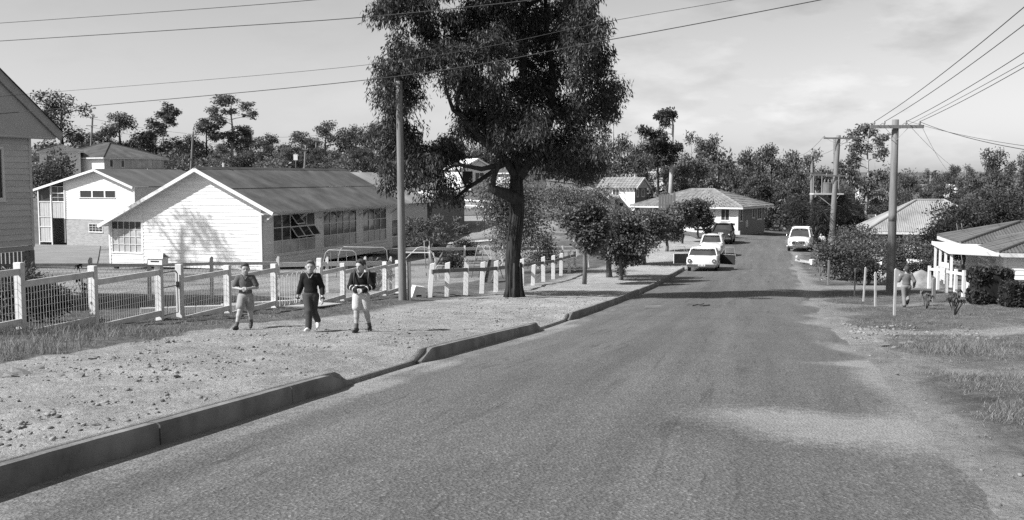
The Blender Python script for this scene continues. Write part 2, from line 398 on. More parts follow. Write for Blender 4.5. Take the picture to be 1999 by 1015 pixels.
Gc = np.where(S_ < 0, Lg, np.where(S2_ > -0.6, Rg, 0.0)); T = np.where(S_ < 0, Ltone, Rtone)
ff = sstep(88, 104, DD); Gc = Gc*(1-ff) + far_g*ff; T = T*(1-ff)+0.5*ff
ca = ground.data.color_attributes.new('cover', 'FLOAT_COLOR', 'POINT')
buf = np.stack([Gc, np.clip(T, 0, 1), np.zeros_like(Gc), np.ones_like(Gc)], -1).astype(np.float32)
ca.data.foreach_set('color', buf.ravel())

def road_material():
    m = bpy.data.materials.new('sealed_gravel_road'); m.use_nodes = True; N, L = m.node_tree.nodes, m.node_tree.links
    p = N['Principled BSDF']; p.inputs['Roughness'].default_value = 0.9; p.inputs['Specular IOR Level'].default_value = 0.2
    t = N.new('ShaderNodeTexCoord')
    def noise(sc, det=6, ro=0.62, stretch=None):
        n = N.new('ShaderNodeTexNoise'); n.inputs['Scale'].default_value = sc; n.inputs['Detail'].default_value = det; n.inputs['Roughness'].default_value = ro
        v = t.outputs['Object']
        if stretch:
            mp = N.new('ShaderNodeMapping'); mp.inputs['Rotation'].default_value = (0, 0, math.atan(0.248)); L.new(v, mp.inputs['Vector'])
            m2 = N.new('ShaderNodeMapping'); m2.inputs['Scale'].default_value = stretch; L.new(mp.outputs[0], m2.inputs['Vector']); v = m2.outputs[0]
        L.new(v, n.inputs['Vector']); return n.outputs['Fac']
    def rng(src, a, b, c, d):
        r = N.new('ShaderNodeMapRange'); L.new(src, r.inputs[0])
        for i, v in enumerate((a, b, c, d)): r.inputs[i+1].default_value = v
        return r.outputs[0]
    def op(o, a, b):
        x = N.new('ShaderNodeMath'); x.operation = o
        for i, v in enumerate((a, b)):
            if hasattr(v, 'links'): L.new(v, x.inputs[i])
            else: x.inputs[i].default_value = v
        return x.outputs[0]
    big = noise(0.5, 4); streak = noise(1.0, 6, 0.6, (1.9, 0.09, 1)); crack = noise(1.0, 5, 0.7, (5.5, 0.35, 1)); fine = noise(12, 6, .7)
    vo = N.new('ShaderNodeTexVoronoi'); vo.inputs['Scale'].default_value = 42; L.new(t.outputs['Object'], vo.inputs['Vector'])
    grit = noise(70, 5, 0.75)
    v = op('MULTIPLY', op('MULTIPLY', rng(big, .3, .7, .112, .130), rng(streak, .32, .68, .80, 1.13)), rng(fine, .3, .7, .88, 1.12))
    v = op('MULTIPLY', v, rng(vo.outputs['Color'], 0, 1, .72, 1.30))
    v = op('MULTIPLY', v, rng(grit, .3, .72, .66, 1.4))
    vs_ = N.new('ShaderNodeTexVoronoi'); vs_.inputs['Scale'].default_value = 62; L.new(t.outputs['Object'], vs_.inputs['Vector'])
    sc_ = N.new('ShaderNodeSeparateColor'); L.new(vs_.outputs['Color'], sc_.inputs[0])
    v = op('MULTIPLY', v, rng(sc_.outputs[0], .93, .97, 1.0, 1.6))
    v = op('MULTIPLY', v, rng(crack, .32, .42, .70, 1.0))
    at_ = N.new('ShaderNodeAttribute'); at_.attribute_name = 'dust'; sp = N.new('ShaderNodeSeparateColor'); L.new(at_.outputs['Color'], sp.inputs[0])
    k = op('ADD', sp.outputs[0], op('ADD', op('MULTIPLY', op('SUBTRACT', fine, .5), .8), op('MULTIPLY', op('SUBTRACT', grit, .5), .7)))
    k = rng(k, .35, .95, 0, 0.85)
    dust = op('MULTIPLY', rng(fine, .3, .7, .21, .31), rng(grit, .3, .7, .8, 1.2))
    mx = N.new('ShaderNodeMix'); mx.data_type = 'FLOAT'; L.new(k, mx.inputs[0]); L.new(v, mx.inputs[2]); L.new(dust, mx.inputs[3])
    L.new(op('MULTIPLY', mx.outputs[0], rng(sp.outputs[1], 0, 1, 1.0, .66)), p.inputs['Base Color'])
    bu = N.new('ShaderNodeBump'); bu.inputs['Strength'].default_value = 0.8; bu.inputs['Distance'].default_value = 0.012
    L.new(op('ADD', vo.outputs['Distance'], grit), bu.inputs['Height']); L.new(bu.outputs[0], p.inputs['Normal'])
    return m
ROAD_M = road_material()
rrows = segs([(-12, 4, 0.6), (4, 30, 0.16), (30, 70, 0.4), (70, 100, 1.0)])
rcols = np.concatenate([segs([(0.0, 5.6, 0.2)]), np.linspace(5.7, 6.7, 11)])
RD, RS = np.meshgrid(rrows, rcols, indexing='ij'); RX = s2x(RS, RD)
RH = base_h(RX, RD) + np.maximum(0, RS-(5.45+0.75*fbm(RX*0.9+3, RD*0.55, 83)))*0.11 - 0.05*np.sin(np.clip(RS/6, 0, 1)*math.pi)*(1-sstep(70, 96, RD)) + (fbm(RX*1.2, RD*0.5, 77)-0.5)*0.015
RH = RH - 0.02*sstep(62, 75, RD)
Vr = np.stack([RX, RD, CZ-RH], -1).reshape(-1, 3); nr, nc = RX.shape
ii = (np.arange(nr-1)[:, None]*nc + np.arange(nc-1)[None, :]).ravel()
road = np_mesh('road', Vr, np.stack([ii, ii+1, ii+nc+1, ii+nc], -1), ROAD_M, smooth=True); road['kind'] = 'structure'
w_ = RX - kerbX(RD); e_ = rightX(RD) - RX
n1 = fbm(RX*0.8, RD*0.35, 91); n2 = fbm(RX*2.5, RD*1.0, 93)
dust = 1.2*np.exp(-(w_-0.35)/0.22)*np.where(w_ > 0.30, 1, 0.35)*n2*1.5*(1-sstep(11, 40, RD)*.5)
dust = dust + 0.9*(1-sstep(-0.1, 0.8, e_ + (n1-0.5)*1.2 + (n2-.5)*.5))
dust = dust + 1.35*np.exp(-((RX-2.35-0.05*(RD-8))/0.85)**2 - ((RD-8.15+0.35*(RX-2.4))/1.0)**2)     # gravel washed over the seal
dust = dust + 0.85*np.exp(-((RX-4.6)/1.0)**2 - ((RD-13.2)/0.35)**2)
dust = dust + 0.5*np.exp(-((RX-0.6)/0.7)**2 - ((RD-22.0)/0.8)**2)
stain = 0.75*np.exp(-((RX-1.65)/0.45)**2 - ((RD-8.0)/0.45)**2)
stain = stain + 0.35*np.exp(-((w_-2.55)/0.5)**2)*fbm(RX*.3, RD*.12, 99)*1.2
ca = road.data.color_attributes.new('dust', 'FLOAT_COLOR', 'POINT')
ca.data.foreach_set('color', np.stack([np.clip(dust, 0, 1.4), np.clip(stain, 0, 1), np.zeros_like(dust), np.ones_like(dust)], -1).astype(np.float32).ravel())
# the street bends away to the left in front of the tiled house
bend = MB()
path_c = [(20.0, 92.0), (20.2, 97.5), (17.0, 101.5), (10.0, 104.0), (0.0, 107.0), (-14.0, 111.0)]
pc = [Vector((a, b, 0)) for a, b in path_c]; fine_pts = []
for i in range(len(pc)-1):
    for k in range(8): fine_pts.append(pc[i].lerp(pc[i+1], k/8))
fine_pts.append(pc[-1])
for _ in range(6): fine_pts = [fine_pts[0]] + [(fine_pts[i-1]+fine_pts[i]*2+fine_pts[i+1])/4 for i in range(1, len(fine_pts)-1)] + [fine_pts[-1]]
BV = []; 
for i, p_ in enumerate(fine_pts):
    dr = (fine_pts[min(i+1, len(fine_pts)-1)]-fine_pts[max(i-1, 0)]).normalized(); nn = Vector((dr.y, -dr.x, 0))
    for k in range(13):
        q = p_ + nn*(-3.4 + 6.8*k/12); BV.append((q.x, q.y, gz(q.x, q.y)+0.05 + 0.004*(i % 2)*0))
ii = (np.arange(len(fine_pts)-1)[:, None]*13 + np.arange(12)[None, :]).ravel()
cross_street = np_mesh('road', BV, np.stack([ii, ii+1, ii+14, ii+13], -1), ROAD_M, smooth=True); cross_street['kind'] = 'structure'

# kerb: cast concrete lengths
kerb = bpy.data.objects.new('kerb', None); COL.objects.link(kerb); kerb['kind'] = 'structure'
def kerb_len(d0, d1, t0=False, t1=False):
    n = max(2, int((d1-d0)/(0.08 if d0 < 22 else 0.25))); mb = MB(); ring = 6
    for i in range(n+1):
        d = d0 + (d1-d0)*i/n; f = 1.0
        if t0: f = min(f, 0.12 + 0.88*min(1, (d-d0)/0.45))
        if t1: f = min(f, 0.12 + 0.88*min(1, (d1-d)/0.6))
        x = float(kerbX(d)); z = rz(x, d); wv = 0.006*math.sin(d*1.7)
        h = 0.165*f + 0.006*(float(fbm(d*3.0, 7.0, 401))-0.5) 
        wv += 0.006*(float(fbm(d*4.0, 3.0, 405))-0.5)
        prof = [(-0.12, -0.12), (0.015, -0.12), (0.005+wv, h-0.02), (-0.015+wv, h), (-0.085, h+0.002), (-0.12, h-0.03)]
        for a, b in prof: mb.v.append((x+a, d, z+b))
    for i in range(n):
        for k in range(ring): mb.f.append((i*ring+k, i*ring+(k+1) % ring, (i+1)*ring+(k+1) % ring, (i+1)*ring+k))
    mb.f.append(tuple(range(ring))[::-1]); mb.f.append(tuple(n*ring+k for k in range(ring)))
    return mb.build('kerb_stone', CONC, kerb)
for a, b, t0, t1 in [(3.2, 5.0, 0, 0), (5.015, 7.44, 0, 0), (7.46, 9.6, 0, 0), (9.615, 11.1, 0, 1), (13.4, 16.4, 1, 0), (16.42, 18.7, 0, 0), (18.715, 21.0, 0, 1), (24.0, 27.0, 1, 0)]:
    kerb_len(a, b, t0, t1)
for k in range(13): kerb_len(27.015+k*2.7, 27.015+(k+1)*2.7-0.015)
# stones on the verges: the larger ones singly, the rest as scatter
def stone_mesh(rng, name='stone'):
    V0 = []
    a = rng.random(3)*0.35+0.75
    import itertools
    t = (1+5**.5)/2
    base = [(-1,t,0),(1,t,0),(-1,-t,0),(1,-t,0),(0,-1,t),(0,1,t),(0,-1,-t),(0,1,-t),(t,0,-1),(t,0,1),(-t,0,-1),(-t,0,1)]
    for b in base:
        v = np.array(b)/1.902*(0.7+0.5*rng.random()); V0.append(v*np.array([a[0], a[1], a[2]*0.62]))
    Fs = [(0,11,5),(0,5,1),(0,1,7),(0,7,10),(0,10,11),(1,5,9),(5,11,4),(11,10,2),(10,7,6),(7,1,8),(3,9,4),(3,4,2),(3,2,6),(3,6,8),(3,8,9),(4,9,5),(2,4,11),(6,2,10),(8,6,7),(9,8,1)]
    return np.array(V0), np.array(Fs)
RNG = np.random.default_rng(5)
protos = [stone_mesh(RNG) for _ in range(7)]
pm = []
for v, f in protos:
    me = bpy.data.meshes.new('stone'); me.from_pydata([tuple(q) for q in v], [], [tuple(int(i) for i in q) for q in f]); me.materials.append(STONE_M); pm.append(me)
def put_stone(x, y, r, i):
    o = bpy.data.objects.new('stone', pm[i % 7]); COL.objects.link(o); o.parent = ground
    o.location = (x, y, gz(x, y)-r*0.02); o.scale = (r*1.15, r, r*0.7); o.rotation_euler = (0.3*math.sin(i*7), 0.3*math.cos(i*5), i*2.1)
for i, (px, py, r) in enumerate([(45,728,.12),(75,720,.10),(95,752,.07),(150,738,.09),(20,735,.11),(115,735,.06),(182,700,.08),(215,700,.07),(240,712,.05),(255,775,.045),(300,800,.06),(320,722,.05),(420,705,.05),(455,712,.05),(300,690,.06),(190,830,.04),(205,835,.035),(100,800,.04),(60,705,.05),(345,735,.04),(270,690,.05),(665,690,.05),(690,700,.045),(860,655,.05),(880,650,.04),(840,660,.05),(1690,655,.10),(1715,668,.11),(1735,660,.09),(1760,672,.10),(1700,672,.08),(1780,668,.07),(1670,660,.07),(1725,675,.10),(1745,678,.06)]):
    a, b = ray(px, py); d = 6.0
    while CZ + b*d > gz(a*d, d) and d < 60: d += 0.05
    put_stone(a*d, d, r, i)
def scatter_stones(name, pts, rs, label=None):
    Vs = []; Fs = []; nb = 0
    for i, ((x, y), r) in enumerate(zip(pts, rs)):
        v, f = protos[i % 7]; a = i*1.7; R = np.array([[math.cos(a), -math.sin(a), 0], [math.sin(a), math.cos(a), 0], [0, 0, 1]])
        Vs.append(v@R.T*r + np.array([x, y, gz(x, y)+r*0.1])); Fs.append(f+nb); nb += 12
    o = np_mesh(name, np.concatenate(Vs), np.concatenate(Fs), STONE_M, ground); o['kind'] = 'stuff'; return o
pts = []; rs = []
while len(pts) < 6500:
    d = 5 + 32*RNG.random()**1.6; s = -0.25 - 4.3*RNG.random()
    x = float(kerbX(d))+s
    if vnoise(x*0.9, d*0.9, 301)*0.6+vnoise(x*2.4, d*2.4, 305)*0.5 < 0.42: continue
    pts.append((x, d)); rs.append(0.007+0.024*RNG.random()**3)
for _ in range(500):
    d = 18 + 5*RNG.random(); x = float(rightX(d)) + 0.2 + 2.6*RNG.random()**1.5; pts.append((x, d)); rs.append(0.012+0.045*RNG.random()**2.5)
for _ in range(450):
    d = 4.5 + 20*RNG.random(); x = float(rightX(d)) + RNG.normal()*0.5; pts.append((x, d)); rs.append(0.006+0.02*RNG.random()**3)
scatter_stones('loose_gravel', pts, rs)
# pebbles and grit lying on the seal along the gutter
# grass -------------------------------------------------------------
def grass_field(name, pts, hts, lean=0.5, width=0.010, seed=1):
    r = np.random.default_rng(seed); P = np.array(pts); n = len(P); H = np.array(hts)
    z = CZ - ground_h(P[:, 0], P[:, 1]) - 0.01
    a = r.random(n)*2*math.pi; w = width*(0.6+0.8*r.random(n)); l = lean*H*r.random(n); b = r.random(n)*2*math.pi
    side = np.stack([np.cos(a)*w, np.sin(a)*w, np.zeros(n)], -1); c = np.stack([P[:, 0], P[:, 1], z], -1)
    tip = c + np.stack([np.cos(b)*l, np.sin(b)*l, H], -1); mid = c*0.5+tip*0.5; mid[:, 2] += 0.12*H
    V = np.stack([c-side, c+side, mid+side*0.7, mid-side*0.7, tip], 1).reshape(-1, 3); k = np.arange(n)*5
    F = np.concatenate([np.stack([k, k+1, k+2], -1), np.stack([k, k+2, k+3], -1), np.stack([k+3, k+2, k+4], -1)])
    o = np_mesh(name, V, F, GRASS_M); o['kind'] = 'stuff'; o['label'] = 'rough grass tufts on the verge'; o['category'] = 'grass'
    return o
gp = []; gh = []
r_ = np.random.default_rng(9)
n = 90000
d = 8 + 24*r_.random(n)**1.2; s = -2.9 - 7.2*r_.random(n); x = kerbX(d)+s
ok = (sstep(0.0, 0.9, (-4.25-1.1*sstep(15, 20, d)+(fbm(x*0.45, d*0.45, 41)-0.5)*1.6) - s) > 0.4) & (vnoise(x*1.3, d*1.3, 55) + 0.7*vnoise(x*4, d*4, 57) > 0.72) & ((d < 21) | (s < -5.3))
x, d = x[ok], d[ok]; s = x-kerbX(d)
hh = (0.03+0.16*r_.random(len(x))**1.8)*(0.45+0.9*vnoise(x*0.8, d*0.8, 63))*np.where(d > 18, 0.4, 1.0)
g1 = grass_field('verge_grass', np.stack([x, d], -1), hh, 1.0, 0.004, 3); g1['label'] = 'rough uncut grass along the front of the wire fence'
n = 420000
d = 4.3 + 33*r_.random(n)**2.3; s2 = 0.15 + 14*r_.random(n)**1.6; x = rightX(d)+s2
cov = np.clip(0.74 + (fbm(x*0.45, d*0.45, 41)-0.5)*1.3 + (fbm(x*0.16, d*0.16, 47)-0.5)*0.6, 0, 1)*sstep(0.0, 1.1, s2)
dr_ = np.exp(-((d-20.2)/1.1)**2) + 0.7*np.exp(-((d-31.2)/1.0)**2)
tall = vnoise(x*0.6, d*0.6, 73)
ok = r_.random(n) < np.clip((cov*(1-np.clip(dr_, 0, 1)) + 0.6*(vnoise(x*2.2, d*2.2, 71)-0.5) - 0.30)/0.45, 0.16*np.where(s2 > .6, 1, 0), 1)
x, d, tall = x[ok], d[ok], tall[ok]; s2 = x-rightX(d)
hh = (0.015+0.06*r_.random(len(x))**2)*(0.4+1.0*tall) + 0.12*r_.random(len(x))*np.exp(-((s2-1.5)/0.9)**2)*sstep(0.35, 0.7, tall)*np.where(d < 17, 1, 0)
g2 = grass_field('verge_grass', np.stack([x, d], -1), hh, 1.4, 0.0024, 4); g2['label'] = 'patchy dry grass on the right-hand verge'
# ================================================================== vegetation
def leaf_cloud(r, clumps, ln, wd, n_leaf, sub_r=0.35, droop=0.6, subs=14, outward=0.5):
    """clumps: (x,y,z,rx,ry,rz).  Returns quads (one per leaf) gathered in tufts inside each clump."""
    C = []; Dn = []
    vol = np.array([max(1e-3, (c[3]*c[4]*c[5])**(2/3)) for c in clumps]); share = vol/vol.sum()
    for c, sh in zip(clumps, share):
        n = max(8, int(n_leaf*sh)); k = max(3, int(subs*(0.6+0.8*r.random())))
        dirs = r.normal(size=(k, 3)); dirs /= np.linalg.norm(dirs, axis=1)[:, None]
        rad = r.random(k)**0.42
        sc = np.array(c[:3]) + dirs*rad[:, None]*np.array(c[3:6])
        ids = r.integers(0, k, n); off = np.clip(r.normal(size=(n, 3)), -1.7, 1.7)*sub_r*np.array([1, 1, 0.75])
        C.append(sc[ids]+off); o = dirs[ids]*outward + off/(np.linalg.norm(off, axis=1)[:, None]+1e-6)*outward
        Dn.append(o)
    C = np.concatenate(C); O = np.concatenate(Dn); n = len(C)
    d = O + r.normal(size=(n, 3))*0.55; d[:, 2] -= droop; d /= np.linalg.norm(d, axis=1)[:, None]
    u = r.normal(size=(n, 3)); s = np.cross(d, u); s /= np.linalg.norm(s, axis=1)[:, None]
    L = (ln*(0.6+0.8*r.random(n)))[:, None]; W = (wd*(0.6+0.8*r.random(n)))[:, None]
    nrm = np.cross(d, s)
    a = C - d*L*0.5; b = C + s*W*0.5 + nrm*W*0.15; t = C + d*L*0.5; e = C - s*W*0.5 + nrm*W*0.15
    V = np.stack([a, b, t, e], 1).reshape(-1, 3); F = (np.arange(n)*4)[:, None] + np.arange(4)[None, :]
    return V, F
def limb(mb, a, b, ra, rb, rng, sag=0.12, n=6, sides=6):
    a = Vector(a); b = Vector(b); l = (b-a).length; pts = []; rad = []
    off = Vector((rng.uniform(-1, 1), rng.uniform(-1, 1), rng.uniform(-0.2, 0.8)))*l*sag
    for i in range(n+1):
        t = i/n; p = a.lerp(b, t) + off*math.sin(t*math.pi) + Vector((rng.uniform(-1, 1), rng.uniform(-1, 1), rng.uniform(-1, 1)))*l*0.02*(0 < i < n)
        pts.append(p); rad.append(ra + (rb-ra)*t)
    mb.tube(pts, rad, sides, cap=False); return pts
def tree_mesh(seed, trunk, trad, clumps, ln, wd, nleaf, bark, leaf, sub_r=0.35, droop=0.6, subs=14, limbs=True, twigs=3, outward=0.5, lrad=0.4, name='crown', minlimb=0.25, limb_n=None):
    """trunk: points; builds (trunk mesh, crown mesh) in local metres"""
    rng = random.Random(seed); r = np.random.default_rng(seed); mb = MB()
    tp = [Vector(p) for p in trunk]
    mb.tube(tp, trad, 10, wob=0.18, rng=rng)
    if limbs:
        nodes = []
        for i in range(len(tp)-1):
            for k in range(4): nodes.append((tp[i].lerp(tp[i+1], k/4), trad[i]+(trad[i+1]-trad[i])*k/4, True))
        main = [Vector(c[:3]) for c in (clumps if limb_n is None else clumps[:limb_n])]; rr_ = [c[3:6] for c in clumps]
        order = sorted(range(len(main)), key=lambda i: min((main[i]-q[0]).length for q in nodes))
        for i in order:
            cc = main[i]; best = None
            for q, rq, tr_ in nodes:
                cost = (cc-q).length + max(0, q.z - cc.z + 0.25*math.hypot(cc.x-q.x, cc.y-q.y))*1.5
                if tr_ and q.z < tp[-1].z*minlimb: cost += 8
                if best is None or cost < best[0]: best = (cost, q, rq)
            q = best[1]; l = (cc-q).length
            ra = max(0.012, min(best[2]*0.72, 0.022+0.03*l*lrad*2)); rb = ra*0.5
            pts_ = limb(mb, q, cc, ra, rb, rng)
            for k, p in enumerate(pts_[2:]): nodes.append((p, ra+(rb-ra)*(k+2)/6, False))
            for k in range(twigs):
                e = cc + Vector((rng.gauss(0, .6)*rr_[i][0], rng.gauss(0, .6)*rr_[i][1], rng.gauss(.1, .55)*rr_[i][2]))
                limb(mb, pts_[-1-(k % 3)], e, rb*0.7, rb*0.2, rng, n=4, sides=4)
    V, F = leaf_cloud(r, clumps, ln, wd, nleaf, sub_r, droop, subs, outward)
    return mb, V, F
def tree(name, label, loc, args, group=None, cat='tree', rot=0.0):
    t = thing(name, label, cat, loc, rot, group)
    mb, V, F = tree_mesh(*args[0], **args[1])
    mb.build('trunk', args[0][7], t, smooth=True)
    np_mesh('crown', V, F, args[0][8], t)
    return t

# ---------------------------------------------------------------- the big gum on the verge
TB = on(1003, 34.1)
def tl(px, py, dd=0.0):
    p = at(px, py, TB.y + dd); return (p.x-TB.x, p.y-TB.y, p.z-TB.z)
def big_gum():
    rng = random.Random(21)
    px = 0.0172
    cl = [(800,30,58,50),(868,45,55,58),(768,130,42,48),(828,112,50,50),(760,188,26,36),(805,196,28,28),(790,255,34,30),(782,300,42,38),
          (842,305,45,40),(862,365,38,26),(888,388,22,16),(930,125,55,55),(955,55,58,58),(1022,40,55,55),(1085,45,55,55),(1145,35,38,48),(1162,92,28,36),(1122,80,34,34),
          (1048,118,55,55),(985,190,58,52),(928,225,42,36),(1078,205,52,46),(1184,172,30,30),(1160,222,36,32),(1196,205,18,20),(1172,128,20,18),(1128,148,36,30),(885,310,26,22),(1122,268,52,40),(1050,275,55,44),
          (965,262,44,32),(905,258,28,24),(1150,305,38,24),(1100,322,40,26),(822,338,38,30),(768,350,22,26),(1000,250,50,45),(905,165,34,34),(750,262,18,22),
          (850,-60,75,60),(960,-85,85,70),(1080,-70,85,65),(1010,-160,85,55),(905,-140,60,50),(1150,-40,45,45)]
    C = []; FL = []
    for i, (x, y, rx, ry) in enumerate(cl):
        dd = rng.uniform(-1.7, 1.7)*(0.5+0.5*(1 if 800 < x < 1150 else 0.4))
        if x < 830 and y < 240: dd = rng.uniform(-1.9, -.6)
        c = tl(x, y, dd); C.append((c[0], c[1], c[2], rx*px*.92, 0.9*(rx+ry)*px*0.52, ry*px*.92))
        for _k in range(3):
            a_ = rng.random()*6.28; fx_, fy_ = x+math.cos(a_)*rx*.95, y+math.sin(a_)*ry*.95
            if any((fx_-hx)**2+(fy_-hy)**2 < hr*hr for hx, hy, hr in ((868, 208, 42), (1185, 128, 14), (930, 335, 60), (905, 95, 16), (1105, 150, 18))) or fy_ > 385: continue
            q_ = rng.uniform(.3, .55); c2 = tl(fx_, fy_, dd+rng.uniform(-1, 1)); FL.append((c2[0], c2[1], c2[2], rx*px*q_, rx*px*q_, ry*px*q_*1.2))
    trunk = [tl(1004, 588), tl(1003, 560), tl(1000, 520), tl(1004, 470), tl(1009, 420), tl(1008, 385), tl(1008, 340), tl(1011, 300, .1), tl(1018, 240, .1), tl(1022, 160, 0.2), tl(1020, 80, 0.2), tl(1022, -10, 0.2), tl(1015, -110, .2)]
    trad = [0.29, 0.25, 0.235, 0.225, 0.23, 0.24, 0.19, 0.175, 0.16, 0.14, 0.12, 0.09, 0.05]
    mb, V, F = tree_mesh(33, trunk, trad, C+FL, 0.165, 0.038, 165000, BARK_DK, LEAF_GUM, sub_r=0.20, droop=1.15, subs=20, twigs=3, outward=0.35, lrad=0.5, minlimb=0.40, limb_n=len(C))
    # leaders and the old broken limb that juts out and turns up
    mb.tube([tl(1012,345), tl(1045,300,.3), tl(1072,240,.5), tl(1080,150,.5), tl(1068,70,.6), tl(1064,-20,.6)], [.2,.18,.15,.12,.09,.06], 8)
    mb.tube([tl(1010,350), tl(985,310,-.3), tl(940,270,-.4), tl(900,225,-.4), tl(885,215,-.5), tl(872,180,-.5), tl(866,130,-.4)], [.15,.13,.11,.09,.075,.05,.03], 8)
    mb.tube([tl(893,222,-.4), tl(893,190,-.3), tl(900,165,-.2), tl(897,110,-.2)], [.08,.07,.06,.03], 6)
    mb.tube([tl(1014,395), tl(1000,384,-.25), tl(975,374,-.5), tl(958,366,-.6), tl(956,358,-.62)], [.22,.20,.17,.13,.08], 9, wob=.3, rng=rng)
    mb.tube([tl(962,368,-.6), tl(964,345,-.6), tl(975,320,-.5), tl(985,295,-.4)], [.10,.09,.08,.05], 6)
    mb.tube([tl(985,320,-.4), tl(940,330,-.5), tl(890,320,-.5), tl(855,340,-.5)], [.09,.08,.06,.03], 6)
    tv = [Vector(p) for p in trunk]
    for k in range(34):     # furrowed bark plates running up the trunk
        a = k*6.283/34+rng.uniform(-.06, .06); i0 = rng.choice((0, 0, 0, 1, 2, 3)); i1 = min(8, i0+rng.choice((3, 4, 5, 6)))
        pts_ = []
        for i in range(i0, i1+1):
            aa = a+rng.uniform(-.07, .07)+.05*i; rr = trad[i]*.97; pts_.append(tv[i]+Vector((math.cos(aa)*rr, math.sin(aa)*rr, 0)))
        mb.tube(pts_, [.012]+[rng.uniform(.022, .036)*(trad[i]/.27) for i in range(i0+1, i1)]+[.010], 5)
    for k in range(7):      # buttress flutes at the foot
        a = k*0.9+0.2; q = Vector(tl(1004, 588)); mb.tube([q+Vector((math.cos(a)*.36, math.sin(a)*.36, -.05)), q+Vector((math.cos(a)*.25, math.sin(a)*.25, .45)), q+Vector((math.cos(a)*.22, math.sin(a)*.22, 1.3))], [.075,.06,.04], 6)
    t = thing('gum_tree', 'large spreading gum tree with dark furrowed trunk on the left verge', 'tree', TB)
    mb.build('trunk', BARK_DK, t, smooth=True); np_mesh('crown', V, F, LEAF_GUM, t)
big_gum()

# ---------------------------------------------------------------- rounded street trees along the left verge
def round_tree(seed, w, h, th, bark, leaf, n=9000, ln=0.13, wd=0.06, stems=1, flat=1.0):
    """w crown width, h crown height, th clear trunk"""
    rng = random.Random(seed); cl = []
    for i in range(11):
        a = rng.random()*6.28; q = rng.random()**0.6*0.33*w; z = th + h*(0.22+0.62*rng.random()); k = 1-0.25*abs((z-th)/h-0.45)
        cl.append((math.cos(a)*q*k, math.sin(a)*q*k, z, w*0.20, w*0.20, h*0.19*flat))
    cl.append((0, 0, th+h*0.48, w*0.38, w*0.38, h*0.40))
    tr = [(0,0,-.1),(0.03,0.02,th*.5),(rng.uniform(-.08,.08),0,th),(rng.uniform(-.15,.15),0.05,th+h*.5)]
    return [(seed, tr, [w*.045, w*.035, w*.032, w*.015], cl, ln, wd, n, bark, leaf), dict(sub_r=0.17*w/2.2, droop=0.3, subs=16, twigs=2, outward=0.8)]
STREET = [
  (1141, 44.2, 2.5, 2.2, 1.25, 'rounded street tree nearest the big gum, its trunk bare below'),
  (1213, 47.5, 2.9, 2.6, 0.55, 'rounded street tree, second along the verge from the big gum'),
  (1190, 50.5, 3.9, 2.8, 0.8, 'broad street tree with thick trunk behind the two nearest verge trees'),
  (1257, 66, 4.0, 2.9, 0.8, 'tall dark street tree halfway along the left verge'),
  (1302, 78, 3.3, 2.6, 0.7, 'street tree with dark trunk beside the standing child'),
  (1330, 88, 2.6, 2.3, 1.1, 'small street tree just behind the standing child'),
  (1362, 93, 2.8, 3.0, 0.8, 'upright dark tree in front of the tiled house porch')]
for i, (px, d_, w, h, th, lab) in enumerate(STREET):
    tree('street_tree', lab, on(px, d_), round_tree(100+i, w, h, th, BARK_MID, LEAF_MID if i in (3, 6) else LEAF_STREET, n=17000 if i < 4 else 9000, ln=0.15 if i < 4 else 0.2, wd=0.085 if i < 4 else 0.12), 'trees planted along the left verge', rot=i*1.3)
